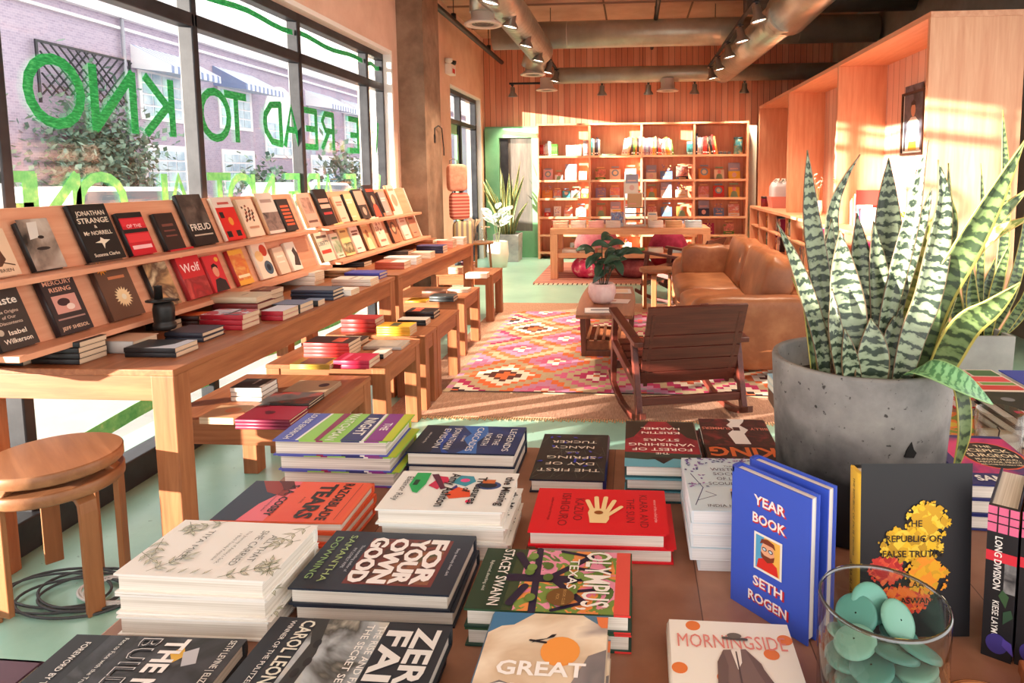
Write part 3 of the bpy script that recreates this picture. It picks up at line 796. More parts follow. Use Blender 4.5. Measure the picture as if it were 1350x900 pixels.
# ------------------------------------------------------------------ tall shelving down the right wall
SXF, SXB = 2.0, 2.46
BAYS = [4.84, 6.89, 9.02, 11.06]
STOP = 2.43; CNT = .89
RBOARD = planks('pale_boards', [(216, 164, 144), (228, 184, 164), (238, 202, 184)], 'Y', .14, .05, .6, (150, 92, 74))
t = thing('niche_shelving', 'tall pale plywood shelving with deep niches along the right wall', 'shelving', (0, 0, 0))
mb = MB(); mb.box(SXB, SXB+.03, BAYS[0]+.04, BAYS[-1]+.04, 0, STOP, RBOARD); mb.build('boarded_back', t)
for k, y in enumerate(BAYS): mb = MB(); mb.box(SXF, 2.62 if k == 0 else SXB+.03, y, y+.04, 0, STOP, PLY); mb.build('upright', t, .002)
mb = MB(); mb.box(SXF, 2.62, BAYS[0], BAYS[-1]+.04, STOP, STOP+.04, PLYY); mb.build('top_panel', t, .002)
mb = MB(); mb.box(SXF-.12, SXB, BAYS[0]+.04, BAYS[-1], CNT-.035, CNT, LIGHTWOOD); mb.build('counter', t, .002)
for k in range(3):
    for j in range(1, 3):
        yy = BAYS[k]+(BAYS[k+1]-BAYS[k])*j/3; mb = MB(); mb.box(SXF-.10, SXB, yy, yy+.022, 0, CNT-.035, PLY); mb.build('divider', t)
    for z in (.06, .33, .60): mb = MB(); mb.box(SXF-.10, SXB, BAYS[k]+.04, BAYS[k+1], z-.02, z, LIGHTWOOD); mb.build('shelf', t)
for a in (BAYS[-1], BAYS[0]+.01): mb = MB(); mb.box(SXF-.12, SXF, a, a+.03, 0, CNT, PLY); mb.build('end_panel', t)
# ------------------------------------------------------------------ ceiling services
GALV = mottled('galvanised_steel', [(.3, (168, 164, 152)), (.7, (206, 202, 190))], 3, .32, (1, 1, 1), metal=.85)
GALVP = mottled('painted_duct', [(.3, (156, 146, 130)), (.7, (188, 178, 162))], 3, .4, metal=.55)
def duct(name, label, pts, r, mat=GALV, ribs=.12, cat='duct', end=True):
    o = thing(name, label, cat, (0, 0, 0))
    mb = MB(); mb.tube(pts, r, mat, 28); mb.build('tube', o)
    mb = MB()
    for a, b in zip(pts[:-1], pts[1:]):
        a, b = Vector(a), Vector(b); L = (b-a).length; n = max(1, int(L/ribs)); d = (b-a).normalized()
        for k in range(1, n):
            p = a+(b-a)*k/n; mb.tube([p-d*.004, p, p+d*.004], [r+.0005, r+.003, r+.0005], mat, 28, False)
    mb.build('spiral_seam', o)
    return o
duct('round_duct', 'thick round duct crossing the room high near the far wall', [(-1.92, 9.4, 3.30), (3.2, 9.4, 3.30)], .18, GALVP, .9)
duct('round_duct', 'thinner round duct crossing in front of the far boards', [(-1.25, 10.8, 2.96), (3.2, 10.8, 2.96)], .125, GALVP, .7)
LDUCT = duct('spiral_duct', 'shiny spiral duct running down the left side of the ceiling', [(-1.22, 4.2, 3.02), (-1.22, 9.0, 3.02)], .17)
duct('spiral_duct', 'long spiral duct running diagonally above the track lights on the right', [(1.40, 11.0, 3.02), (1.56, 7.2, 3.02)], .19)
duct('round_duct', 'wide bright duct section nearest the camera on the right ceiling', [(1.60, 7.35, 3.05), (1.66, 6.7, 3.12), (1.74, 4.2, 3.16)], .235, GALV, .6)
duct('round_duct', 'large dark duct behind the right shelving near the ceiling', [(1.3, 8.2, 3.36), (3.2, 8.2, 3.36)], .12, mottled('dark_duct', [(.3, (70, 62, 56)), (.7, (96, 86, 78))], 3, .5, metal=.5), .8)
def elbow(pts, r): mb = MB(); mb.tube(pts, r, GALV, 24); mb.build('elbow', LDUCT)
def diffuser(label, x, y, z, r, up):
    o = thing('air_diffuser', label, 'air vent', (x, y, z), 0, 'round ceiling diffusers')
    mb = MB(); mb.lathe([(r*.6, .18+up), (r*.62, .04), (r, 0), (r*1.0, -.012), (r*.72, -.014), (r*.7, .02), (r*.2, .03)], flat((206, 190, 176), .4, .3), 36, caps=False); mb.build('flared_ring', o)
    mb = MB()
    for k in range(3): q = r*(.2+.16*k); mb.lathe([(q, .012), (q+.012, -.004), (q+.014, .012)], flat((120, 110, 102), .5), 30, caps=False)
    mb.build('cone', o)
    return o
diffuser('round white rimmed diffuser hanging nearest, below the left spiral duct', -1.36, 6.2, 2.76, .17, .16)
diffuser('round diffuser at the far end of the left spiral duct', -1.36, 9.25, 2.76, .165, .1)
diffuser('round diffuser beneath the left end of the thinner cross duct', -1.36, 10.75, 2.74, .17, 0)
diffuser('round diffuser beneath the middle of the thinner cross duct', .53, 10.75, 2.70, .17, 0)
elbow([(-1.22, 9.0, 3.02), (-1.30, 9.2, 2.99), (-1.36, 9.25, 2.84)], .16)
elbow([(-1.24, 6.2, 3.12), (-1.36, 6.2, 3.08), (-1.36, 6.2, 2.86)], .12)
LAMPM = flat((255, 236, 206), .4, emit=9.0)
STEEL = flat((150, 144, 138), .3, .8)
def track(label, p, q, heads, grp, hl):
    o = thing('track_rail', label, 'lighting track', (0, 0, 0))
    mb = MB(); mb.bar(p, q, .035, .03, BLACK); mb.build('rail', o)
    for f in (.12, .5, .88): mb = MB(); v = Vector(p).lerp(Vector(q), f); mb.tube([v, (v.x, v.y, 3.72)], .005, BLACK, 6); mb.build('hanger', o)
    for k, (x, y, z, tilt, az) in enumerate(heads):
        s = thing('track_spotlight', hl % ORD[k], 'spotlight', (x, y, z), R(az), grp)
        mb = MB(); mb.tube([(0, 0, 0), (0, 0, -.05)], .011, BLACK, 8); mb.box(-.02, .02, -.03, .03, -.015, .0, BLACK); mb.build('stem', s)
        M = T(0, 0, -.06)@RX(tilt)
        mb = MB(); b0 = len(mb.v)
        mb.lathe([(.022, .03), (.038, .02), (.042, -.06), (.076, -.11), (.08, -.125), (.074, -.125), (.066, -.112)], STEEL, 20, caps=False)
        for i in range(b0, len(mb.v)): mb.v[i] = tuple(M @ Vector(mb.v[i]))
        mb.build('housing', s)
        mb = MB(); b0 = len(mb.v); mb.lathe([(.001, -.116), (.066, -.114), (.066, -.105), (.001, -.104)], LAMPM, 20)
        for i in range(b0, len(mb.v)): mb.v[i] = tuple(M @ Vector(mb.v[i]))
        mb.build('lamp', s)
        l = bpy.data.lights.new('spot', 'SPOT'); l.energy = 110; l.spot_size = R(80); l.spot_blend = .6; l.color = (1, .80, .58); l.shadow_soft_size = .05
        lo = bpy.data.objects.new('spot_light', l); COL.objects.link(lo); lo.parent = s; lo.matrix_local = M@T(0, 0, -.135)
ys = [4.6, 5.6, 6.5, 7.45, 8.4, 9.35, 10.2]
track('black lighting track down the left side below the ducts', (-1.12, 4.0, 2.99), (-1.16, 10.4, 2.99), [(-1.14, y, 2.97, 12, 90) for y in ys], 'spotlights on the left track', '%s spotlight from the front on the left track')
track('black lighting track down the right side beside the spiral duct', (1.13, 4.0, 2.99), (1.12, 10.4, 2.99), [(1.13, y, 2.97, -12, 90) for y in ys], 'spotlights on the right track', '%s spotlight from the front on the right track')
track('thin lighting track across the room facing the far bookcase', (-2.0, 11.0, 2.88), (2.3, 11.0, 2.88), [(x, 11.0, 2.86, -14, 180) for x in (-1.95, -.5, .24, .97, 1.75)][0:5], 'spotlights on the cross track', '%s spotlight from the left on the cross track')
def pipe(label, pts, r, mat=BLACK):
    o = thing('sprinkler_pipe', label, 'pipe', (0, 0, 0)); mb = MB(); mb.tube(pts, r, mat, 12); mb.build('pipe_run', o)
    mb = MB()
    for f in (.2, .55, .85):
        v = Vector(pts[0]).lerp(Vector(pts[-1]), f) if len(pts) == 2 else Vector(pts[1])
        mb.tube([v+Vector((0, 0, .0)), v+Vector((0, 0, r+.05))], r*.9, mat, 8); mb.tube([v, (v.x, v.y, 3.72)], .005, mat, 6)
    mb.build('fitting', o); return o
pipe('black sprinkler pipe sloping along the left wall above the entrance', [(-2.12, 4.5, 3.22), (-2.12, 11.0, 3.22)], .035)
pipe('black pipe crossing the ceiling behind the right shelving', [(1.55, 6.6, 3.22), (3.2, 6.6, 3.22)], .04)
pipe('black pipe running lengthwise between the track and the long duct', [(.30, 6.2, 3.5), (.30, 11.3, 3.45)], .03)
mb = MB(); mb.tube([(1.95, 5.0, 3.3), (1.78, 5.3, 3.28), (1.72, 5.7, 3.2), (1.9, 5.95, 3.17), (2.4, 5.95, 3.17)], .07, flat((34, 32, 32), .6), 14); tag(mb.build('flexible_hose'), 'black flexible hose looping above the right shelving', 'hose')
o = thing('rectangular_duct', 'flat dark grey rectangular duct above the right shelving', 'duct', (0, 0, 0))
DD = mottled('dull_sheet_metal', [(.3, (78, 72, 66)), (.7, (112, 104, 96))], 3, .4, metal=.6)
mb = MB(); mb.box(1.95, 3.2, 3.0, 5.3, 2.74, 3.25, DD); mb.build('casing', o, .005)
mb = MB(); mb.box(1.92, 1.95, 2.9, 5.32, 2.74, 2.80, GALVP); mb.box(1.92, 3.2, 5.3, 5.33, 2.74, 2.80, GALVP); mb.build('flange', o)
# emergency light on the left wall
o = thing('emergency_light', 'small emergency light with red marking above the entrance door', 'light', (-2.53, 9.3, 2.86))
mb = MB(); mb.box(-.02, .07, -.12, .12, -.08, .06, WHITE); mb.build('box', o, .01)
mb = MB(); mb.box(.07, .074, -.06, .06, -.06, 0, flat((214, 50, 44), .4)); mb.build('sign_plate', o)
for s in (-1, 1): mb = MB(); mb.lathe([(.02, 0), (.05, .02), (.055, .06), (.05, .065)], WHITE if s < 0 else BLACK, 16, (.03, s*.1, .06)); mb.build('lamp_head', o)
# ------------------------------------------------------------------ books
def paper(name, a, b, sc=420):
    m, nt, bs = _new(name)
    mp = coords(nt, 3, 3, sc); no = N(nt, 'ShaderNodeTexNoise', Scale=1.0, Detail=2); nt.links.new(mp.outputs[0], no.inputs['Vector'])
    rp = ramp(nt, [(.3, a), (.65, b)]); nt.links.new(no.outputs['Fac'], rp.inputs[0]); nt.links.new(rp.outputs[0], bs.inputs['Base Color'])
    bs.inputs['Roughness'].default_value = .85
    return m
PAPER = paper('page_edges', (214, 206, 192), (244, 238, 228))
PAPERT = paper('tan_page_edges', (196, 166, 136), (222, 196, 166))
class Kind:
    pass
def K(w, h, t, base, shapes=(), spine=None, hard=True, pages=None, sshapes=(), back=None):
    """a closed book lying face up: x to the fore edge, y to the head, z to the front cover, centred on its back cover.
    shapes are printed on the front in units of the cover width, origin at the lower left"""
    pages = pages or PAPER
    base = flat(base) if isinstance(base, tuple) else base
    spine = base if spine is None else (flat(spine) if isinstance(spine, tuple) else spine)
    back = base if back is None else (flat(back) if isinstance(back, tuple) else back)
    mb = MB(); bt = .0028 if hard else .0008
    ins = .004 if hard else .0006
    mb.box(-w/2, w/2, -h/2, h/2, 0, bt, back); mb.box(-w/2, w/2, -h/2, h/2, t-bt, t, base)
    bul = .003 if hard else .0008
    prof = [(-w/2, 0), (-w/2-bul, t*.15), (-w/2-bul*1.3, t*.5), (-w/2-bul, t*.85), (-w/2, t), (-w/2+.003, t), (-w/2+.003, 0)]
    b = len(mb.v); n = len(prof)
    for y in (-h/2, h/2): mb.v += [(x, y, z) for x, z in prof]
    for i in range(n): j = (i+1) % n; mb.face((b+i, b+n+i, b+n+j, b+j), spine, i < 4)
    mb.face([b+i for i in range(n)], spine); mb.face([b+n+i for i in range(n)][::-1], spine)
    f = lambda u, v, l: (-w/2+u*w, -h/2+v*w, t+.00012*(l+1))
    draw(mb, shapes, f, w)
    if sshapes:                    # spine print: u runs down the spine from the head, v across from back to front cover
        g = lambda u, v, l: (-w/2-bul*1.3-.0002-.0001*l, h/2-u*t, v*t)
        draw(mb, sshapes, g, t)
    k = Kind(); k.cover = mb.mesh('cover')
    mp = MB(); mp.box(-w/2+.002, w/2-ins, -h/2+ins, h/2-ins, bt*.9, t-bt*.9, pages); k.page = mp.mesh('page_block')
    k.w, k.h, k.t = w, h, t
    return k
def draw(mb, shapes, f, w):
    l = 0; st_ = min(1.0, 25/max(1, len(shapes)))
    for s in shapes:
        m = s[-1] if s[0] not in 't' else None
        if s[0] == 'r':
            _, u0, v0, u1, v1, c = s; P = [(u0, v0), (u1, v0), (u1, v1), (u0, v1)]
        elif s[0] == 'e':
            _, u, v, a, b, c = s; P = [(u+a*math.cos(2*math.pi*i/20), v+b*math.sin(2*math.pi*i/20)) for i in range(20)]
        elif s[0] == 'p':
            _, P, c = s
        elif s[0] == 'c':
            _, u0, v0, u1, v1, r, c = s; d = Vector((u1-u0, v1-v0)); an = math.atan2(d.y, d.x)
            P = [(u1+r*math.cos(an+R(q)), v1+r*math.sin(an+R(q))) for q in range(-90, 91, 30)]+[(u0+r*math.cos(an+R(q)), v0+r*math.sin(an+R(q))) for q in range(90, 271, 30)]
        elif s[0] == 't':
            _, txt, u, v, size, c, o = s
            cc = flat(c) if isinstance(c, tuple) else c
            o = dict(o)
            mb.text(txt, cc, lambda X, Y, u=u, v=v, l=l: f(u+X, v+Y, l*st_), size, o.get('a', 'c'), o.get('b', 0.0), o.get('sx', 1.0), o.get('fit'), o.get('rot', 0))
            l += 1; continue
        cc = flat(c) if isinstance(c, tuple) else c
        mb.poly([f(u, v, l*st_) for u, v in P], cc); l += 1
def book(k, M, label, name='book', group=None, cat='book'):
    o = thing(name, label, cat, group=group, M=M)
    a = bpy.data.objects.new('cover', k.cover); COL.objects.link(a); a.parent = o
    p = bpy.data.objects.new('page_block', k.page); COL.objects.link(p); p.parent = o
    return o
POSN = ['topmost', 'second from the top', 'third from the top', 'fourth from the top', 'fifth from the top', 'sixth from the top', 'seventh from the top']
def short(full, desc, pos):
    if len(full.split()) <= 16: return full
    w = desc.split(); keep = 16-len(pos.split())-1
    return '%s %s' % (pos, ' '.join(w)) if len(w)+len(pos.split()) <= 16 else '%s %s' % (pos, ' '.join(w[:keep]))
def stack(k, x, y, z, rz, n, desc, name='hardback_book', jit=.004, jr=1.2, offs=None, group=None):
    """n copies piled flat; (x, y) is the pile's centre; desc says which pile"""
    for i in range(n):
        dx, dy = (offs[i] if offs else (rnd.uniform(-jit, jit), rnd.uniform(-jit, jit)))
        q = n-1-i
        lab = desc if n == 1 else short('%s, %s of its pile' % (desc, POSN[q]), desc, POSN[q])
        book(k, T(x+dx, y+dy, z+i*(k.t+.0006))@RZ(rz+rnd.uniform(-jr, jr)), lab, name, group=(group or 'copies of %s' % desc) if n > 1 else group)
    return z+n*(k.t+.0006)
def lean(k, x, y, z, rz, a, label, name='book', group=None):
    return book(k, T(x, y, z)@RZ(rz)@RX(90-a)@T(0, k.h/2, 0), label, name, group)
# ---- covers of the front table
WHT = (240, 238, 232)
def leaf(u, v, a, L, c, wd=.32):
    d = Vector((math.cos(R(a)), math.sin(R(a)))); n = Vector((-d.y, d.x)); p = Vector((u, v))
    return ('p', [tuple(p), tuple(p+d*L*.35+n*L*wd*.5), tuple(p+d*L), tuple(p+d*L*.35-n*L*wd*.5)], c)
def outl(u, v, a, L):
    return [leaf(u, v, a, L, (112, 116, 84)), leaf(u+.006*math.cos(R(a)), v+.006*math.sin(R(a)), a, L*.86, (224, 222, 204), .26), ('c', u, v, u+L*.8*math.cos(R(a)), v+L*.8*math.sin(R(a)), .002, (112, 116, 84))]
def branch(u, v, a, n, s, sz=.12):
    out = []; d = Vector((math.cos(R(a)), math.sin(R(a))))
    out.append(('c', u, v, u+d.x*n*s, v+d.y*n*s, .003, (112, 116, 84)))
    for i in range(n):
        p = (u+d.x*(i+.6)*s, v+d.y*(i+.6)*s)
        for sg in (-1, 1): out += outl(p[0], p[1], a+sg*48, sz)
    return out+outl(u+d.x*n*s, v+d.y*n*s, a, sz)
sh = [('r', 0, 0, 1, 1.5, WHT)]
for (u, v, a, n) in ((.02, 1.42, -30, 3), (.30, 1.46, -62, 2), (.66, 1.30, 40, 2), (.98, 1.02, 120, 3), (.92, 1.46, 200, 2), (.02, .50, -60, 3), (.06, .10, 40, 2), (.40, .05, 20, 2), (.66, .02, 60, 2), (.96, .30, 140, 3)):
    sh += branch(u, v, a, n, .115, .125)
for i in range(4): sh += outl(.97-.0*i, .50+.12*i, 150, .10)
G1 = (96, 100, 92)
sh += [('t', 'ALL THAT', .5, 1.14, .105, G1, {}), ('t', 'SHE CARRIED', .5, 1.0, .105, G1, {}), ('t', 'The Journey of Ashley’s Sack,', .5, .86, .05, G1, {}), ('t', 'a Black Family Keepsake', .5, .79, .05, G1, {}), ('t', 'TIYA MILES', .5, .44, .095, G1, {'sx': 1.2})]
k_leafy = K(.148, .218, .0288, WHT, sh)
PURP = (68, 66, 140); LIME = (150, 206, 92)
sh = [('r', 0, 0, 1, 1.6, LIME), ('p', [(0, 0), (1, 0), (1, .30), (0, .36)], (84, 92, 178)), ('p', [(0, .36), (1, .30), (1, .335), (0, .395)], WHT), ('p', [(0, .55), (1, .55), (1, .62), (0, .66)], (142, 36, 84)),
      ('p', [(0, .94), (1, .90), (1, 1.18), (0, 1.16)], (52, 56, 112)), ('p', [(0, 1.16), (1, 1.18), (1, 1.22), (0, 1.20)], WHT), ('p', [(0, 1.22), (1, 1.24), (1, 1.46), (0, 1.44)], (140, 52, 140)),
      ('p', [(0, 1.44), (1, 1.46), (1, 1.58), (0, 1.58)], (196, 208, 60)),
      ('t', 'THE', .5, 1.29, .15, WHT, {'b': .02}), ('t', 'NIGHT', .5, .98, .21, WHT, {'b': .02}), ('t', 'WATCHMAN', .5, .70, .17, (232, 240, 214), {'b': .02}), ('t', 'LOUISE ERDRICH', .5, .12, .125, WHT, {'b': .01})]
k_night = K(.156, .238, .0325, LIME, sh, back=(84, 92, 178), spine=(196, 208, 60), pages=paper('deckle_edges', (176, 166, 156), (240, 234, 226), 260))
# copies below the top show the jacket's stripes along their front edge: print them on the fore edge of the boards
def edge_bands(k, bands):
    mb = MB(); w, h, t = k.w, k.h, k.t
    me = k.cover
    for a, b, c in bands:
        for z0 in (0, t-.0028): mb.box(w/2-.0001, w/2+.0003, -h/2+a*h, -h/2+b*h, z0, z0+.0028, flat(c))
    add = mb.mesh('bands')
    import bmesh
    bm = bmesh.new(); bm.from_mesh(me)
    nv = len(me.materials)
    base = {}
    for m in add.materials:
        me.materials.append(m)
    bm2 = bmesh.new(); bm2.from_mesh(add)
    vm = {v: bm.verts.new(v.co) for v in bm2.verts}
    for f in bm2.faces:
        q = bm.faces.new([vm[v] for v in f.verts]); q.material_index = f.material_index+nv
    bm.to_mesh(me); bm.free(); bm2.free()
edge_bands(k_night, [(0, .23, (84, 92, 178)), (.38, .44, (142, 36, 84)), (.60, .76, (52, 56, 112)), (.76, .80, WHT), (.80, .93, (140, 52, 140))])
sh = [('r', 0, 0, 1, 1.5, (236, 96, 66)), ('r', 0, .55, 1, 1.1, art([(240, 104, 86), (238, 96, 70), (232, 84, 64)], 5, 1)), ('r', 0, 0, 1, .62, (238, 116, 130)), ('p', [(0, 0), (1, 0), (1, .30), (.6, .36), (.25, .52), (0, .50)], (44, 52, 72)), ('p', [(0, .1), (.3, .3), (.42, .58), (.3, .6), (0, .3)], (150, 52, 48)), ('p', [(0, .32), (.26, .5), (.2, .62), (0, .5)], (96, 40, 44)),
      ('t', 'RAZORBLADE', .5, 1.20, .17, (52, 34, 34), {'b': .03, 'fit': .92}), ('t', 'TEARS', .5, .93, .27, (44, 32, 32), {'b': .04, 'fit': .86}), ('t', 'A NOVEL', .5, .83, .04, (70, 40, 40), {}), ('t', 'S. A. COSBY', .5, .55, .13, (48, 34, 36), {'b': .03, 'fit': .78}), ('t', 'New York Times bestselling author', .5, .47, .04, (60, 40, 44), {}), ('r', .05, 1.42, .95, 1.425, (60, 40, 40))]
k_razor = K(.148, .228, .0185, (236, 104, 66), sh)
BLUE = (26, 44, 78)
sh = [('r', 0, 0, 1, 1.5, art([(20, 30, 52), (30, 62, 124), (24, 40, 76)], 4, 2)), ('r', 0, 0, 1, .34, (24, 34, 54)), ('p', [(0, .55), (.3, .75), (.5, .68), (.8, .84), (1, .7), (1, .98), (.6, .9), (.3, 1.0), (0, .92)], (58, 112, 186)), ('p', [(.1, .3), (.4, .5), (.8, .42), (1, .6), (1, .5), (.6, .36), (.3, .36)], (40, 74, 160)),
      ('t', 'LEGENDS', .5, 1.30, .135, WHT, {'fit': .8}), ('t', 'OF THE', .5, 1.13, .12, WHT, {}), ('t', 'NORTH', .5, .97, .13, WHT, {}), ('t', 'CASCADES', .5, .80, .135, WHT, {'fit': .86}), ('t', 'a novel', .5, .66, .07, WHT, {}), ('t', 'JONATHAN', .5, .48, .13, WHT, {'fit': .78}), ('t', 'EVISON', .5, .32, .13, WHT, {'fit': .7}), ('t', 'author of Lawn Boy', .5, .14, .05, WHT, {})]
k_legend = K(.153, .230, .030, (24, 36, 60), sh)
sh = [('r', 0, 0, 1, 1.5, (236, 236, 230)),
      ('e', .35, 1.18, .11, .15, (52, 78, 130)), ('e', .35, 1.18, .07, .1, (22, 30, 44)), ('r', .2, 1.08, .3, 1.24, (206, 110, 60)), ('p', [(.1, .78), (.3, .70), (.4, .9), (.26, 1.0), (.12, .94)], (60, 150, 170)), ('p', [(.36, .78), (.5, .72), (.52, .86)], (70, 60, 130)),
      ('p', [(.42, .82), (.6, .70), (.72, .78), (.66, 1.02), (.5, .98)], (230, 86, 50)), ('e', .24, .86, .05, .06, (226, 80, 140)), ('p', [(.12, .42), (.24, .5), (.4, .44), (.5, .58), (.34, .6), (.3, .68), (.16, .62)], (200, 40, 80)), ('p', [(.1, .40), (.5, .62), (.46, .67), (.08, .48)], (90, 30, 60)), ('p', [(.06, .2), (.4, .2), (.58, .3), (.6, .36), (.36, .4), (.06, .38)], (30, 170, 90)), ('r', .26, .24, .40, .30, (20, 60, 40)), ('e', .78, 1.02, .04, .03, (224, 40, 90)),
      ('t', 'the Missing', .5, 1.36, .15, (28, 26, 30), {'b': .02, 'fit': .74}), ('t', 'Treasures', .5, 1.02, .15, (28, 26, 30), {'b': .02, 'fit': .7}), ('t', 'of', .5, .89, .13, (28, 26, 30), {'b': .02}), ('t', 'Amy Ashton', .5, .66, .17, (28, 26, 30), {'b': .02, 'fit': .86}), ('t', 'Eleanor Ray', .5, .12, .12, (34, 32, 36), {'fit': .62})]
k_amy = K(.146, .214, .027, (236, 236, 230), sh)
DKB = (40, 48, 62)
def script(lines, u, vs, size, c):
    out = []
    for t_, v in zip(lines, vs):
        for dx, dy in ((-.008, 0), (.008, .004)): out.append(('t', t_, u+dx, v+dy, size, c, {'b': .035, 'fit': .76}))
    return out
sh = [('r', 0, 0, 1, 1.5, art([(36, 44, 56), (44, 54, 70)], 6, 3)), ('r', .12, .46, .90, 1.30, (120, 60, 58)), ('r', .15, .50, .87, 1.26, art([(130, 64, 56), (66, 44, 44), (150, 96, 70), (70, 80, 56)], 22, 4))]
sh += script(['FOR', 'YOUR', 'OWN', 'GOOD'], .5, (1.09, .89, .69, .48), .235, (246, 240, 236))
sh += [('t', 'The bestselling author of', .5, .40, .045, (200, 206, 214), {}), ('t', 'MY LOVELY WIFE', .5, .34, .045, (200, 206, 214), {}), ('t', 'SAMANTHA', .5, .22, .10, (168, 196, 128), {'fit': .8}), ('t', 'DOWNING', .5, .08, .10, (150, 190, 120), {'fit': .72}), ('t', 'Sharp, deviously clever, dark', .5, 1.38, .04, (220, 224, 230), {})]
k_own = K(.156, .234, .0255, DKB, sh)
sh = [('r', 0, 0, 1, 1.5, (58, 74, 48)), ('r', 0, .44, 1, 1.40, art([(228, 130, 160), (236, 150, 80), (120, 150, 70), (232, 150, 176), (90, 120, 60)], 24, 5, True)), ('r', 0, 1.36, 1, 1.5, (226, 88, 76)), ('r', 0, 0, 1, .34, (38, 62, 44)),
      ('c', .0, .56, 1.0, .62, .035, (44, 36, 62)), ('c', .5, .34, .5, .95, .06, (40, 32, 58)), ('c', .5, .7, .1, 1.1, .035, (40, 32, 58)), ('c', .5, .75, .85, 1.08, .035, (40, 32, 58)), ('c', .3, .9, .36, 1.3, .022, (40, 32, 58)), ('c', .7, .93, .62, 1.3, .022, (40, 32, 58)), ('c', .1, 1.1, .02, .8, .022, (40, 32, 58)), ('c', .85, 1.08, .98, .8, .022, (40, 32, 58)), ('c', .5, .95, .5, 1.2, .03, (40, 32, 58)), ('c', .36, .5, .1, .36, .04, (40, 32, 58)), ('c', .64, .5, .9, .4, .04, (40, 32, 58))]
r_ = random.Random(3)
for _ in range(16): sh.append(('e', r_.uniform(.08, .92), r_.uniform(.5, 1.3), .06, .05, ((104, 132, 60), (120, 150, 76), (84, 110, 52))[r_.randrange(3)]))
sh += [('t', 'OLYMPUS,', .5, 1.06, .36, (244, 240, 232), {'b': .015, 'fit': .94}), ('t', 'TEXAS', .42, .90, .13, (244, 240, 232), {'b': .01, 'fit': .5}), ('t', 'STACEY SWANN', .5, .20, .15, (240, 236, 228), {'b': .01, 'fit': .92}), ('t', 'Bighearted, absorbing, vivid', .5, .1, .045, (220, 220, 210), {}), ('e', .80, .86, .13, .13, (116, 80, 40)), ('t', 'BOOK CLUB', .80, .88, .04, (200, 160, 96), {}), ('t', 'PICK', .80, .82, .04, (200, 160, 96), {})]
k_olym = K(.148, .224, .0265, (52, 84, 60), sh, spine=(226, 80, 70), back=(40, 70, 60))
edge_bands(k_olym, [(.90, 1.0, (220, 60, 56))])
RED = (222, 26, 40); CR = (246, 218, 160)
sh = [('r', 0, 0, 1, 1.5, RED), ('t', 'KLARA AND', .5, 1.20, .13, (120, 20, 30), {'fit': .74}), ('t', 'THE SUN', .5, 1.05, .13, (120, 20, 30), {'fit': .54}), ('t', 'KAZUO', .5, .46, .15, (130, 20, 30), {'fit': .5}), ('t', 'ISHIGURO', .5, .30, .15, (130, 20, 30), {'fit': .74}), ('t', 'winner of the nobel prize', .5, 1.36, .05, (250, 190, 190), {}), ('t', 'author of never let me go', .5, .18, .05, (130, 20, 30), {}),
      ('p', [(.80, .65), (.80, .83), (.72, .86), (.60, .86), (.50, .86), (.47, .64), (.58, .62), (.70, .64)], CR)]
for q in ((.50, .66, .30, .60), (.48, .72, .22, .70), (.49, .79, .22, .81), (.54, .84, .30, .91)): sh.append(('c', *q, .027, CR))
sh += [('c', .64, .84, .44, .99, .026, CR), ('e', .58, .74, .04, .05, (150, 84, 30))]
k_klara = K(.154, .226, .0258, RED, sh)
sh = [('r', 0, 0, 1, 1.6, art([(24, 26, 30), (34, 40, 44)], 8, 6))]
for _ in range(26):
    u, v, a = r_.uniform(.05, .95), r_.uniform(.1, 1.5), r_.uniform(0, 180); L = r_.uniform(.1, .4)
    sh.append(('c', u, v, min(.98, max(.02, u+L*math.cos(R(a)))), min(1.55, v+L*math.sin(R(a))), .003, (92, 100, 90)))
for _ in range(16): sh.append(leaf(r_.uniform(.05, .9), r_.uniform(.1, 1.4), r_.uniform(0, 360), .09, (48, 60, 190), .5))
sh += [('t', t_, .5, v, .13, (232, 226, 210), {'fit': f_}) for t_, v, f_ in (('THE FIRST', 1.28, .86), ('DAY OF', 1.07, .68), ('SPRING', .86, .70), ('NANCY', .50, .62), ('TUCKER', .30, .68))]+[('t', 'A NOVEL', .5, .70, .05, (220, 214, 200), {})]
k_spring = K(.150, .240, .027, (28, 32, 52), sh, spine=(30, 36, 90))
sh = [('r', 0, 0, 1, 1.6, art([(120, 24, 44), (160, 30, 50), (70, 26, 34)], 7, 7)), ('p', [(0, 0), (.4, 0), (.14, .6), (0, .7)], (44, 40, 36)), ('p', [(1, 0), (.66, 0), (.88, .6), (1, .7)], (44, 40, 36)), ('r', 0, 1.22, 1, 1.6, (98, 170, 190)), ('p', [(0, 1.18), (1, 1.14), (1, 1.34), (.7, 1.38), (.4, 1.33), (0, 1.38)], (44, 64, 58)), ('p', [(.34, 1.3), (.5, 1.5), (.66, 1.3)], (30, 30, 34))]
sh += [('t', t_, .5, v, z_, (250, 238, 226), {'b': .01, 'fit': f_}) for t_, v, f_, z_ in (('THE', 1.15, .18, .08), ('FOREST OF', 1.0, .80, .13), ('VANISHING', .84, .90, .13), ('STARS', .68, .50, .12), ('KRISTIN', .42, .54, .12), ('HARMEL', .26, .56, .12))]
k_forest = K(.150, .230, .0258, (92, 150, 166), sh, spine=(60, 24, 34), back=(30, 70, 76))
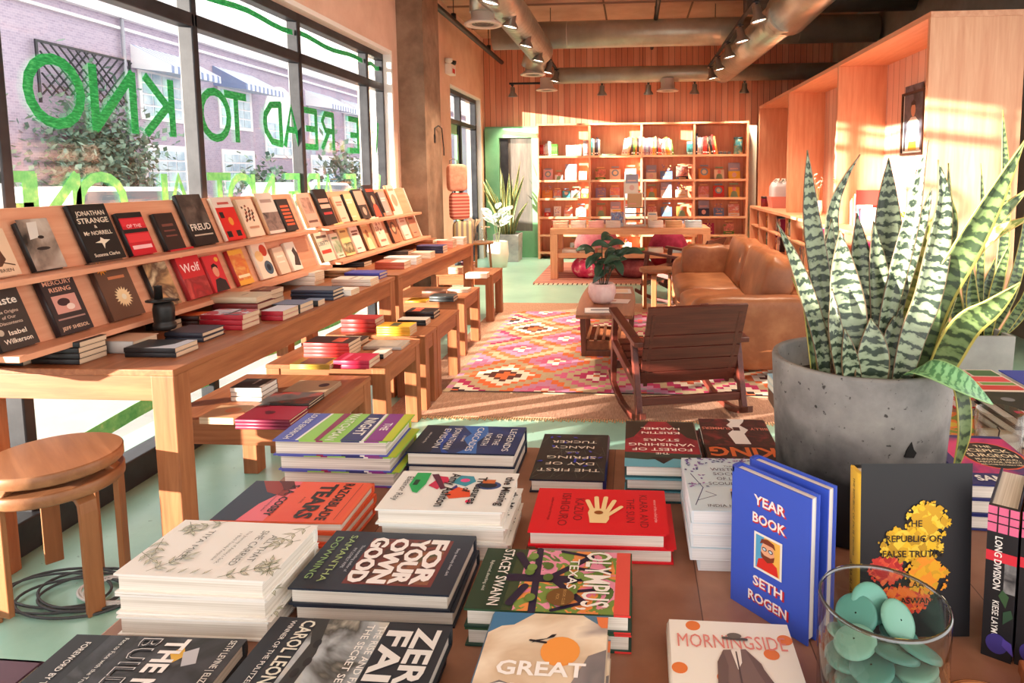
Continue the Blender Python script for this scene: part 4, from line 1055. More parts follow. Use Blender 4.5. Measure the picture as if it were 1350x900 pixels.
sh = [('r', 0, 0, 1, 1.6, art([(90, 26, 40), (40, 22, 28), (130, 40, 50)], 22, 8)), ('p', [(.30, 0), (.56, 0), (.52, .12), (.60, .26), (.52, .44), (.62, .6), (.56, .98), (.34, .98), (.38, .6), (.30, .44), (.40, .26), (.33, .12)], (226, 220, 214)), ('r', .42, .34, .52, .48, (60, 30, 40)), ('r', 0, 1.06, 1, 1.53, (44, 24, 28)), ('t', 'KING', .5, 1.12, .42, (214, 104, 50), {'b': .03, 'fit': .9}), ('t', 'BILLY', .14, .36, .13, (226, 140, 120), {'b': .01, 'fit': .26}), ('t', 'SUMMERS', .77, .36, .13, (226, 140, 120), {'b': .01, 'fit': .42})]
k_billy = K(.152, .232, .027, (44, 26, 32), sh)
LB = (206, 226, 236)
sh = [('r', 0, 0, 1, 1.5, LB), ('c', .06, .14, .2, .6, .006, (40, 56, 110)), ('c', .2, .6, .08, 1.0, .006, (40, 56, 110)), ('c', .1, .26, .34, .4, .005, (40, 56, 110)), ('c', .34, .4, .22, .5, .005, (40, 56, 110))]
for _ in range(70):
    u = r_.uniform(.02, .98); v = r_.uniform(1.32, 1.48) if r_.random() < .6 else r_.uniform(.6, 1.3)
    if v < 1.3: u = r_.uniform(.02, .26)
    sh.append(leaf(u, v, r_.uniform(0, 360), .06, ((150, 108, 176), (112, 90, 160), (72, 84, 130))[r_.randrange(3)], .6))
for t_, v, f_, s_ in (('THE', 1.18, .12, .06), ('WISTERIA', 1.06, .5, .12), ('SOCIETY', .92, .46, .12), ('OF LADY', .78, .4, .12), ('SCOUNDRELS', .64, .64, .12)): sh.append(('t', t_, .60, v, s_, (44, 48, 84), {'fit': f_}))
sh += [('p', [(.5, .2), (.6, .2), (.58, .46), (.52, .46)], (24, 26, 34)), ('e', .55, .5, .03, .04, (230, 196, 170)), ('p', [(.68, .2), (.82, .2), (.78, .44), (.72, .44)], (24, 26, 34)), ('e', .75, .49, .03, .04, (230, 196, 170)), ('t', 'INDIA HOLTON', .5, .06, .09, (30, 34, 60), {'fit': .6})]
k_wist = K(.134, .198, .0202, LB, sh, hard=False, spine=(226, 234, 240), back=(236, 238, 240), pages=paper('white_pages', (226, 226, 226), (244, 244, 244)))
GC = (206, 190, 168)
sh = [('r', 0, 0, 1, 1.52, art([(236, 218, 190), (214, 190, 160), (242, 228, 204), (150, 140, 140)], 7, 9)), ('p', [(0, 1.52), (0, 1.25), (.1, 1.34), (.2, 1.36), (.34, 1.5), (.36, 1.52)], (66, 120, 160)), ('p', [(1, 1.52), (1, 1.36), (.9, 1.42), (.8, 1.5), (.78, 1.52)], (84, 124, 150)), ('p', [(0, 0), (1, 0), (1, 1.1), (.86, 1.02), (.74, .7), (.5, .6), (.2, .72), (0, .6)], art([(150, 142, 140), (120, 116, 118), (176, 164, 154)], 8, 11)), ('e', .63, 1.06, .16, .17, (242, 158, 74)), ('p', [(.95, 1.36), (1, 1.36), (1, 1.5), (.9, 1.5), (.92, 1.4)], (232, 128, 76)), ('p', [(.38, 1.14), (.56, 1.22), (.58, 1.26), (.54, 1.25), (.50, 1.20), (.42, 1.18)], (30, 32, 40)), ('c', .37, 1.17, .5, 1.15, .012, (30, 32, 40)),
      ('t', 'GREAT', .5, .78, .21, (250, 248, 244), {'b': .025, 'fit': .70}), ('t', 'CIRCLE', .5, .54, .21, (250, 248, 244), {'b': .025, 'fit': .78})]
k_great = K(.150, .228, .0285, GC, sh, spine=(70, 110, 140))
OR = (232, 128, 66); SAL = (226, 140, 128)
sh = [('r', 0, 0, 1, 1.5, (244, 240, 228))]+[('e', u, v, .062, .062, OR) for u, v in ((.20, 1.43), (.94, 1.30), (.80, 1.12), (.06, .92), (.40, .84), (.9, .7), (.1, .5), (.68, .40))]
sh += [('t', 'MORNINGSIDE', .5, 1.16, .23, SAL, {'b': 0.0, 'fit': .88}), ('p', [(.42, 1.14), (.60, 1.16), (.70, 1.0), (.76, .66), (.72, .3), (.36, .3), (.34, .7), (.36, 1.0)], (128, 106, 98)), ('p', [(.60, 1.14), (.68, 1.02), (.80, .7), (.76, .6), (.66, .9)], (112, 92, 86)), ('p', [(.42, 1.12), (.36, 1.0), (.33, .66), (.40, .64), (.44, .96)], (112, 92, 86)), ('p', [(.48, 1.14), (.56, 1.16), (.55, 1.0), (.51, .92)], (240, 232, 220)), ('c', .52, 1.12, .52, .4, .006, (90, 74, 70)), ('c', .44, 1.28, .62, 1.27, .016, (90, 84, 76)), ('e', .53, 1.31, .06, .035, (112, 104, 92)), ('t', 'HEIGHTS', .78, .60, .22, SAL, {'b': .02, 'fit': .6})]
k_morn = K(.156, .232, .034, (244, 240, 228), sh)
sh = [('r', 0, 0, 1, 1.5, art([(34, 36, 42), (60, 62, 70), (28, 30, 34), (84, 86, 94)], 14, 12, stretch=(1, 1, 1))), ('r', 0, 0, 1, .30, (32, 34, 40)), ('p', [(.10, 1.02), (.2, .96), (.3, 1.04), (.22, 1.1)], (224, 176, 70)), ('p', [(.18, 1.06), (.34, 1.14), (.3, 1.24), (.12, 1.16)], (190, 190, 196)), ('e', .72, .98, .07, .05, (226, 150, 180)), ('e', .8, 1.02, .05, .04, (220, 110, 150)),
      ('t', 'SETH LEVINE | ELIZABETH MACBRIDE', .5, 1.38, .08, WHT, {'b': .01, 'fit': .94}), ('t', 'THE NEW', .5, .86, .25, (244, 240, 236), {'b': .035, 'fit': .94}), ('t', 'BUILDERS', .5, .62, .25, (228, 226, 226), {'b': .01, 'fit': .94}), ('t', 'BUILDERS', .5, .625, .235, (52, 54, 60), {'b': -.004, 'fit': .92}), ('t', 'Face to Face with the True Future of Business', .5, .46, .055, WHT, {'fit': .92}), ('t', 'FOREWORD BY TYRA BANKS', .5, .16, .075, WHT, {'b': .01, 'fit': .8})]
k_build = K(.156, .232, .0245, (40, 42, 48), sh)
sh = [('r', 0, 0, 1, 1.5, (40, 46, 54)), ('r', 0, .36, 1, .96, art([(210, 200, 176), (178, 186, 190), (70, 70, 66), (214, 208, 190)], 12, 13)), ('p', [(0, .3), (.3, .42), (1, .38), (1, .5), (.4, .52), (0, .44)], (50, 52, 52)), ('e', .5, .5, .05, .03, (30, 30, 34)), ('e', .62, .46, .05, .03, (30, 30, 34)), ('e', .3, .48, .05, .03, (30, 30, 34)),
      ('t', 'ZERO', .5, 1.23, .28, (226, 226, 222), {'b': .03, 'fit': .9}), ('t', 'FAIL', .5, 1.0, .28, (226, 226, 222), {'b': .03, 'fit': .8}), ('t', 'THE RISE AND FALL OF', .5, .90, .085, WHT, {'b': .01, 'fit': .9}), ('t', 'THE SECRET SERVICE', .5, .80, .085, WHT, {'b': .01, 'fit': .9}), ('t', 'CAROL LEONNIG', .5, .24, .16, (224, 222, 206), {'b': .02, 'fit': .92}), ('t', 'WINNER OF THE PULITZER PRIZE', .5, .14, .06, WHT, {'fit': .9})]
k_zero = K(.156, .232, .0265, (38, 44, 52), sh)
k_plum = K(.15, .23, .02, (92, 54, 74), [('t', 'W O M E N', .5, .7, .14, (236, 226, 232), {}), ('t', 'a novel', .5, .5, .08, (236, 226, 232), {})])
# ---- piles on the front table: (x, y) from the visible corner of each pile
def pile(k, px, py, zt, n, desc, side=-90, name='hardback_book', **kw):
    """px, py: the pile's top front left corner as seen; zt its height above the table"""
    c = atz(px, py, zt); W_, D_ = (k.h, k.w) if side in (-90, 90) else (k.w, k.h)
    return stack(k, c.x+W_/2, c.y+D_/2, DZ+.0005, side, n, desc, name, **kw)
pile(k_leafy, 152, 757, .8385, 3, 'white hardback with leaf drawings', group='white leafy hardbacks')
pile(k_razor, 277.5, 686, .806, 3, 'red, pink and navy hardback with bold black lettering')
pile(k_night, 359, 578, .851, 3, 'hardback with purple, navy and lime stripes', offs=[(.014, .004), (.009, .002), (0, 0)])
pile(k_legend, 537, 595, .811, 2, 'navy hardback with blue mountains and white lettering')
pile(k_amy, 494, 671, .832, 3, 'white hardback with colourful scattered objects', offs=[(.008, -.004), (.006, 0), (0, 0)])
pile(k_own, 384, 774, .8015, 2, 'dark blue hardback with big white hand lettering')
pile(k_olym, 611, 802, .804, 2, 'green hardback with a dark tree pattern')
pile(k_klara, 695, 700, .802, 2, 'bright red hardback with a cream hand', offs=[(.012, .002), (0, 0)])
pile(k_spring, 699, 632, .777, 1, 'black upside-down hardback with blue petals, lying alone', 180)
pile(k_forest, 822, 611, .829, 3, 'crimson and teal upside-down hardback', 180)
pile(k_billy, 934, 606, .805, 2, 'dark upside-down hardback with torn paper strip', 180)
pile(k_wist, 911, 673, .853, 5, 'pale blue paperback with purple blossom', 0, 'paperback_book', offs=[(.012, .006), (-.001, 0), (.001, .002), (0, 0), (0, 0)])
c = atz(102.6, 834, .775)
stack(k_build, c.x+.232/2, c.y-.156/2, DZ+.0005, -89, 1, 'dark grey hardback with outlined lettering at the front left corner')
c = atz(358, 819, .80)
stack(k_zero, c.x+.232/2+.004, c.y-.156/2, DZ+.0005, -90.5, 2, 'charcoal hardback with huge white lettering')
c = atz(56, 871, .77)
stack(k_plum, c.x-.115, c.y-.075, DZ+.0005, -90, 1, 'plum hardback at the front left table corner, mostly cut off')
c = atz(730, 808, .809)
stack(k_great, c.x, c.y-.228/2-.003, DZ+.0005, 0, 2, 'hardback with clouds and an orange sun', jr=.3)
c = atz(962, 820, .785)
stack(k_morn, c.x-.002, c.y-.232/2, DZ+.0005, -1.5, 1, 'cream hardback with orange dots and a headless suit')
# ------------------------------------------------------------------ upright books and the planter on the front table
YB = (62, 92, 204)
sh = [('r', 0, 0, 1, 1.5, YB)]
for t_, v, f_ in (('YEAR', 1.25, .40), ('BOOK', 1.05, .42), ('SETH', .34, .38), ('ROGEN', .15, .50)):
    sh += [('t', t_, .514, v-.012, .15, (196, 44, 52), {'b': .04, 'fit': f_+.02}), ('t', t_, .5, v, .15, (248, 240, 236), {'b': .022, 'fit': f_})]
sh += [('r', .32, .53, .68, .95, WHT), ('r', .345, .555, .655, .925, (244, 190, 90)), ('r', .345, .555, .45, .925, (90, 170, 214)), ('p', [(.36, .56), (.64, .56), (.62, .66), (.54, .70), (.46, .70), (.38, .66)], (222, 52, 44)), ('e', .5, .78, .085, .11, (238, 176, 140)), ('p', [(.41, .76), (.42, .70), (.5, .66), (.58, .70), (.59, .76), (.54, .73), (.46, .73)], (130, 60, 40)), ('p', [(.40, .84), (.42, .90), (.5, .92), (.58, .90), (.60, .84), (.56, .86), (.44, .86)], (130, 60, 40)), ('e', .46, .80, .03, .022, (40, 40, 60)), ('e', .54, .80, .03, .022, (40, 40, 60)), ('e', .46, .80, .02, .014, (200, 220, 230)), ('e', .54, .80, .02, .014, (200, 220, 230))]
k_year = K(.132, .206, .021, YB, sh, spine=(52, 78, 180))
P = atz(965, 790, DZ); Q = atz(1062, 851, DZ); az = math.degrees(math.atan2(Q.y-P.y, Q.x-P.x)); m = (P+Q)/2
nrm = Vector((math.sin(R(az)), -math.cos(R(az)), 0))
for i, l in enumerate(('front one of two bright blue hardbacks standing upright', 'rear one of two bright blue hardbacks standing upright')):
    p = m-nrm*(.021*(i+1)+.003*i)+Vector((.012, .012, 0))*i
    lean(k_year, p.x, p.y, DZ+.0005, az, 0, l, 'hardback_book', 'blue upright hardbacks')
YEL, FIRE = (232, 186, 40), (226, 76, 52)
sh = [('r', 0, 0, 1, 1.6, (36, 36, 40))]
r_ = random.Random(11)
def smoke(cx, cy, a, b, n, cols):
    out = []
    for _ in range(n):
        an, q = r_.uniform(0, 6.283), r_.random()**.6; s_ = r_.uniform(.03, .075)*(1.25-q)
        u, v = cx+a*q*math.cos(an), cy+b*q*math.sin(an); k = r_.randint(7, 10); ph = r_.random()
        out.append(('p', [(u+s_*(1+.35*math.sin(i*2.4+ph*9))*math.cos(6.283*i/k), v+s_*(1+.35*math.cos(i*3.1+ph*7))*math.sin(6.283*i/k)) for i in range(k)], cols[r_.randrange(len(cols))]))
    return out
sh += smoke(.24, .62, .16, .14, 80, [(206, 60, 52), (226, 84, 60), (180, 44, 44), (236, 110, 66)]) + smoke(.42, .36, .24, .14, 80, [(226, 90, 52), (236, 120, 50), (206, 66, 50)])
sh += smoke(.46, .86, .30, .18, 150, [(232, 186, 40), (214, 166, 36), (240, 202, 66), (190, 146, 34)]) + smoke(.60, 1.08, .20, .18, 100, [(232, 186, 40), (240, 202, 66), (206, 158, 34)]) + smoke(.60, .58, .20, .18, 100, [(232, 170, 40), (238, 150, 44), (214, 160, 40)])
for t_, v, s_ in (('THE', 1.03, .085), ('REPUBLIC OF', .89, .085), ('FALSE TRUTHS', .75, .085), ('ALAA', .47, .08), ('AL ASWANY', .32, .08)): sh.append(('t', t_, .47, v, s_, (40, 30, 20), {'b': .012}))
k_repub = K(.150, .226, .034, (36, 36, 40), sh, spine=(234, 190, 60), sshapes=[('t', 'THE REPUBLIC OF FALSE TRUTHS', 1.9, .52, .24, (60, 44, 20), {'fit': 3.2}), ('t', 'ALAA AL ASWANY', 4.9, .3, .3, (60, 44, 20), {'fit': 2.2}), ('e', 6.2, .5, .2, .2, (60, 44, 20))])
P = atz(1135, 823, DZ); Q = atz(1280, 842, DZ); az = 4; Q = atz(1279, 842, DZ); m = Q-Vector((math.cos(R(az)), math.sin(R(az)), 0))*.075
nrm = Vector((math.sin(R(az)), -math.cos(R(az)), 0)); p = m-nrm*.036
lean(k_repub, p.x, p.y, DZ+.0005, az, 3, 'black hardback with yellow and red smoke standing beside the planter', 'hardback_book')
PK = (226, 110, 150)
ss = [('r', 0, 0, 9, 1, (30, 30, 34)), ('r', 0, 0, 1.0, 1, PK)]+[('r', a, 0, a+.05, 1, (40, 26, 34)) for a in (.3, .62)]+[('r', 0, v, 1.0, v+.05, (40, 26, 34)) for v in (.3, .66)]+[('r', 1.75, 0, 2.15, 1, (214, 50, 66)), ('r', 2.15, .62, 3.3, 1, art([(150, 150, 150), (50, 50, 54)], 60, 3)), ('t', 'LONG DIVISION', 2.2, .28, .34, WHT, {'b': .02, 'fit': 2.1}), ('t', 'KIESE LAYMON', 4.55, .30, .30, WHT, {'b': .01, 'fit': 1.7}), leaf(3.2, .6, 10, .7, (60, 92, 60), .5), leaf(3.9, .9, -20, .7, (50, 80, 60), .5), ('e', 5.4, .5, .4, .36, (64, 56, 130)), leaf(5.1, .7, 30, .7, (86, 70, 160), .5)]
k_long = K(.135, .205, .034, (40, 46, 70), [('r', 0, 0, 1, 1.6, (34, 40, 60)), ('r', 0, 1.3, 1, 1.5, (214, 120, 60))], spine=(30, 30, 34), sshapes=ss)
p0 = atz(1313, 866, DZ)
for i, l in enumerate(('left one of two black and pink hardbacks standing spine out', 'right one of two black and pink hardbacks standing spine out')):
    az = 57
    d = Vector((math.cos(R(az)), math.sin(R(az)), 0)); th = Vector((math.sin(R(az)), -math.cos(R(az)), 0))
    p = Vector((p0.x, p0.y, 0))+d*.0675-th*.017+th*.037*i-th*.0+d*(.004*i)
    book(k_long, T(p.x, p.y, DZ+.0005)@RZ(az)@RX(90)@T(0, .1025, 0), l, 'hardback_book', 'upright black spined hardbacks')
NAVY = (38, 46, 110); HOT = (226, 62, 130)
sh = [('r', 0, 0, 1, 1.5, NAVY), ('r', .12, .32, 1, 1.42, art([(226, 62, 130), (206, 50, 116), (38, 46, 110)], 9, 21)), ('e', .62, .86, .36, .42, (226, 96, 60)), ('e', .62, .86, .335, .395, (30, 28, 36))]
for t_, v, s_, f_ in (('THE', 1.10, .10, .2), ('ICEPICK', .95, .14, .52), ('SURGEON', .80, .14, .58), ('MURDER, FRAUD,', .70, .07, .5), ('SABOTAGE, PIRACY,', .62, .07, .52), ('AND OTHER DASTARDLY DEEDS', .55, .05, .5)): sh.append(('t', t_, .62, v, s_, (240, 226, 190), {'b': .015, 'fit': f_}))
sh.append(('t', 'SAM KEAN', .55, .10, .20, WHT, {'b': .03, 'fit': .82}))
k_ice = K(.156, .236, .028, NAVY, sh)
c = atz(1284, 640, .835); stack(k_ice, c.x+.078, c.y+.118, DZ+.0005, -3, 3, 'navy and hot pink hardback', offs=[(.004, 0), (0, .002), (0, 0)])
k_blk = K(.155, .195, .0235, (26, 24, 26), [('r', 0, 0, 1, 1.3, (26, 24, 26)), ('r', .1, .95, .9, 1.06, (206, 40, 90)), ('r', .1, .84, .6, .88, (190, 40, 80)), ('e', .7, .4, .1, .1, (120, 120, 124))])
stack(k_blk, .868+.085, 1.56+.1, DZ+.0005, 180, 3, 'black hardback with pink title, in the pile at the right frame edge')
k_arn = K(.155, .195, .0235, (226, 70, 70), [('r', 0, 0, 1, 1.3, (232, 216, 200)), ('r', .04, .95, .96, 1.2, (206, 60, 60)), ('r', .04, .78, .6, .92, (110, 150, 70)), ('r', .62, .78, .96, .92, (224, 150, 60)), ('r', .04, .45, .96, .74, (222, 74, 84)), ('r', .04, .05, .5, .4, (70, 110, 70)), ('r', .54, .05, .96, .4, (214, 60, 90))], spine=WHT)
stack(k_arn, .86+.085, 1.765+.1, DZ+.0005, 180, 3, 'hardback with red and green title blocks by the square planter')
k_roy = K(.15, .195, .0235, (56, 70, 170), [('r', .1, .8, .9, .9, (150, 160, 220)), ('r', .1, .6, .7, .66, (150, 160, 220))])
stack(k_roy, 1.115, 1.86, DZ+.0005, 178, 3, 'royal blue hardback by the right frame edge')
k_gr = K(.135, .18, .014, (120, 150, 60), [('r', 0, 0, 1, 1.33, art([(120, 150, 60), (226, 130, 60), (214, 190, 70)], 14, 22, True))], hard=False)
stack(k_gr, .782, 1.68, DZ+.0005, 170, 1, 'thin green and orange paperback at the second table edge', 'paperback_book')
k_teal = K(.105, .16, .018, (60, 150, 136), [('r', 0, 0, 1, .6, (46, 60, 70)), ('e', .5, .8, .2, .24, (226, 110, 60)), ('e', .5, .8, .12, .15, (240, 190, 90))], hard=False)
stack(k_teal, .612, 1.41, DZ+.0005, 180, 2, 'teal paperback with orange roundel behind the planter', 'paperback_book')
k_ltb = K(.15, .22, .02, (150, 196, 214), [('r', .1, .5, .9, .8, WHT)], hard=False)
stack(k_ltb, .485, 1.90, DZ+.0005, 185, 2, 'light blue paperback just left of the concrete planter', 'paperback_book')
# candle in a glass
o = thing('candle_glass', 'burnt out candle in a clear glass behind the navy books', 'candle', (.783, 1.466, DZ))
CG = glass('jar_glass', (246, 248, 246), .08, .25)
mb = MB(); mb.lathe([(.001, .001), (.044, .001), (.046, .006), (.046, .125), (.043, .125), (.043, .012), (.001, .010)], CG, 40); mb.build('glass', o)
mb = MB(); mb.lathe([(.001, .0105), (.0425, .0105), (.0425, .07), (.036, .066), (.001, .064)], mottled('wax', [(.4, (206, 190, 166)), (.6, (232, 220, 200))], 20, .5), 32); mb.build('wax', o)
mb = MB(); mb.tube([(0, 0, .064), (.002, 0, .08), (-.003, .001, .088)], .0015, BLACK, 6); mb.build('wick', o)
# ---- snake plants
def snake_mat(name, pale, dark, rim, freq, amt=.5):
    m, nt, b = _new(name)
    tc = nt.nodes.new('ShaderNodeTexCoord'); sp = nt.nodes.new('ShaderNodeSeparateXYZ'); nt.links.new(tc.outputs['UV'], sp.inputs[0])
    mp = N(nt, 'ShaderNodeMapping'); mp.inputs['Scale'].default_value = (.03, 1, 1)
    ob = nt.nodes.new('ShaderNodeObjectInfo')
    ad = N(nt, 'ShaderNodeVectorMath', operation='ADD'); nt.links.new(mp.outputs[0], ad.inputs[0]); nt.links.new(ob.outputs['Random'], ad.inputs[1])
    nt.links.new(tc.outputs['UV'], mp.inputs['Vector'])
    wv = N(nt, 'ShaderNodeTexWave', wave_type='BANDS', bands_direction='Y', Scale=17.0*freq, Distortion=5.0, Detail=3.0); wv.inputs['Detail Scale'].default_value = 5.5; nt.links.new(ad.outputs[0], wv.inputs['Vector'])
    no = wv
    mid = tuple((a+c)/2 for a, c in zip(pale, dark))
    rp = ramp(nt, [(.22, dark), (.34, mid), (.5, pale), (.9, tuple(min(255, c+16) for c in pale))]); nt.links.new(no.outputs['Fac'], rp.inputs[0])
    # coloured margins
    s1 = N(nt, 'ShaderNodeMath', operation='SUBTRACT'); s1.inputs[1].default_value = .5; nt.links.new(sp.outputs['X'], s1.inputs[0])
    a1 = N(nt, 'ShaderNodeMath', operation='ABSOLUTE'); nt.links.new(s1.outputs[0], a1.inputs[0])
    g1 = N(nt, 'ShaderNodeMath', operation='GREATER_THAN'); g1.inputs[1].default_value = amt; nt.links.new(a1.outputs[0], g1.inputs[0])
    mx = N(nt, 'ShaderNodeMix', data_type='RGBA'); mx.inputs[7].default_value = lin(rim)+(1,)
    nt.links.new(g1.outputs[0], mx.inputs[0]); nt.links.new(rp.outputs[0], mx.inputs[6]); nt.links.new(mx.outputs[2], b.inputs['Base Color'])
    b.inputs['Roughness'].default_value = .38
    return m
SNAKE = snake_mat('banded_leaf', (126, 140, 112), (40, 54, 40), (112, 92, 66), 1.0, .475)
SNAKESUN = snake_mat('sunlit_leaf', (196, 190, 110), (130, 138, 60), (214, 180, 96), .7, .46)  # sunlight on two leaves painted into their colour
SNAKED = snake_mat('dark_leaf', (92, 112, 66), (48, 64, 40), (176, 164, 84), .8, .43)
SNAKEG = snake_mat('green_leaf', (112, 166, 112), (70, 124, 80), (140, 180, 120), 1.5, .47)
def spline(P, n):
    P = [Vector(p) for p in P]; out = []
    Q = [P[0]*2-P[1]]+P+[P[-1]*2-P[-2]]
    for i in range(1, len(Q)-2):
        for k in range(n):
            t = k/n
            out.append(.5*((2*Q[i])+(Q[i+1]-Q[i-1])*t+(2*Q[i-1]-5*Q[i]+4*Q[i+1]-Q[i+2])*t*t+(3*Q[i]-Q[i-1]-3*Q[i+1]+Q[i+2])*t**3))
    out.append(P[-1]); return out
def blade(parent, pts, w, mat, face=(0, -1, 0), twist=0, base=.55, name='leaf', cup=.18):
    """a sword leaf: pts run from base to tip in the plant's own space"""
    L = spline(pts, 6); n = len(L); W_ = 6; vs, fs, uv = [], [], []
    tot = 0; ln = [0]
    for a, b in zip(L[:-1], L[1:]): tot += (b-a).length; ln.append(tot)
    fv = Vector(face)
    for i, p in enumerate(L):
        t = (L[min(n-1, i+1)]-L[max(0, i-1)]).normalized()
        sd = t.cross(fv)
        if sd.length < .15: sd = t.cross(Vector((1, 0, 0)))
        sd.normalize(); nn = sd.cross(t).normalized()
        a = R(twist)*(i/(n-1)-.3); sd, nn = sd*math.cos(a)+nn*math.sin(a), nn*math.cos(a)-sd*math.sin(a)
        s = ln[i]/tot
        hw = w/2*(base+(1-base)*math.sin(min(1, s/.45)*math.pi/2))*(1 if s < .5 else max(0.0, 1-((s-.5)/.5)**2.0))
        hw = max(hw, .0008)
        for k in range(W_+1):
            q = -1+2*k/W_
            vs.append(p+sd*hw*q+nn*(hw*cup*2*(abs(q)**1.6)-.0))
        if i: 
            for k in range(W_): fs.append(((i-1)*(W_+1)+k, (i-1)*(W_+1)+k+1, i*(W_+1)+k+1, i*(W_+1)+k))
    me = bpy.data.meshes.new(name); me.from_pydata([tuple(v) for v in vs], [], fs); me.materials.append(mat)
    ul = me.uv_layers.new(name='UVMap')
    for lp in me.loops:
        i, k = divmod(lp.vertex_index, W_+1); ul.data[lp.index].uv = (k/W_, ln[i])
    me.polygons.foreach_set('use_smooth', [True]*len(fs))
    o = bpy.data.objects.new(name, me); COL.objects.link(o); o.parent = parent
    sm = o.modifiers.new('thickness', 'SOLIDIFY'); sm.thickness = .0022; sm.offset = 0
    return o
CONCP = mottled('cast_concrete', [(.25, (96, 95, 93)), (.5, (136, 134, 131)), (.75, (166, 164, 158))], 9, .75, bump=.15, detail=9)
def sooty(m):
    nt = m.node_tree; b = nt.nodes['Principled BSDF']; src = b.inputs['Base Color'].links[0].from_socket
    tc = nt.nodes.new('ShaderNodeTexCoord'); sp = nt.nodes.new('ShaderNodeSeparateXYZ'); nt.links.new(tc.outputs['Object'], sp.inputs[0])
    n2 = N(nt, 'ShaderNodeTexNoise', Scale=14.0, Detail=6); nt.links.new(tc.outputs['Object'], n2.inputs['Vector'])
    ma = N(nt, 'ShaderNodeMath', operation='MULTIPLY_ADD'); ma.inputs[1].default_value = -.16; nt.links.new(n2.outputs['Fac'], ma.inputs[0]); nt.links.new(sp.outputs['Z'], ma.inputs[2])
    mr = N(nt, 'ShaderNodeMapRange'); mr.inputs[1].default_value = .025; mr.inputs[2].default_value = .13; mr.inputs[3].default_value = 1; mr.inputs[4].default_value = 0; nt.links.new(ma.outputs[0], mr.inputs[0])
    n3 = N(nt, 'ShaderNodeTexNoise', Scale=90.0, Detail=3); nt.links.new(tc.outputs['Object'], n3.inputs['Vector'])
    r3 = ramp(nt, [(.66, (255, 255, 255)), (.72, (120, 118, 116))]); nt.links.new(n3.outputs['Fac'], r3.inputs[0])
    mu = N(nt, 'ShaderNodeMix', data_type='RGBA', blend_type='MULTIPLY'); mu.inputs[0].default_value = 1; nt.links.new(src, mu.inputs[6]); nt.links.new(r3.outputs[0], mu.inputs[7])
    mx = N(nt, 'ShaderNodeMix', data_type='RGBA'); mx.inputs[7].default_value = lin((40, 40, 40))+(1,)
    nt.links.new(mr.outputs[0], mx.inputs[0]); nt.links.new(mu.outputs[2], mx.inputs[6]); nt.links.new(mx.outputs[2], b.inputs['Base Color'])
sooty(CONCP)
SOIL = mottled('dark_soil', [(.3, (34, 26, 22)), (.7, (66, 50, 40))], 60, .95, bump=.6)
pc = Vector((.412, 1.238, DZ))
plant = thing('snake_plant', 'big banded snake plant in the round grey concrete planter', 'plant', pc)
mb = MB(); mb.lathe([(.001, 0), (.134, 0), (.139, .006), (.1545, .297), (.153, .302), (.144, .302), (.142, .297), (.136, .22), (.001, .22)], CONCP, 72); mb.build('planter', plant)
mb = MB(); mb.lathe([(.001, .252), (.10, .254), (.138, .248), (.136, .221), (.001, .221)], SOIL, 40); mb.build('soil', plant)
mb = MB()
mb.prism([(-.010, -.012), (.006, -.014), (.011, -.006), (.006, .0), (.002, .013), (-.004, .004), (-.007, -.002)], -.0015, .002, flat((24, 24, 24), .9), RZ(-76+90)@T(0, -.1484, .185)@RX(87)); mb.build('chip', plant)
C6 = lambda x, y: (980+x/2.2486, 140+y/2.2486)
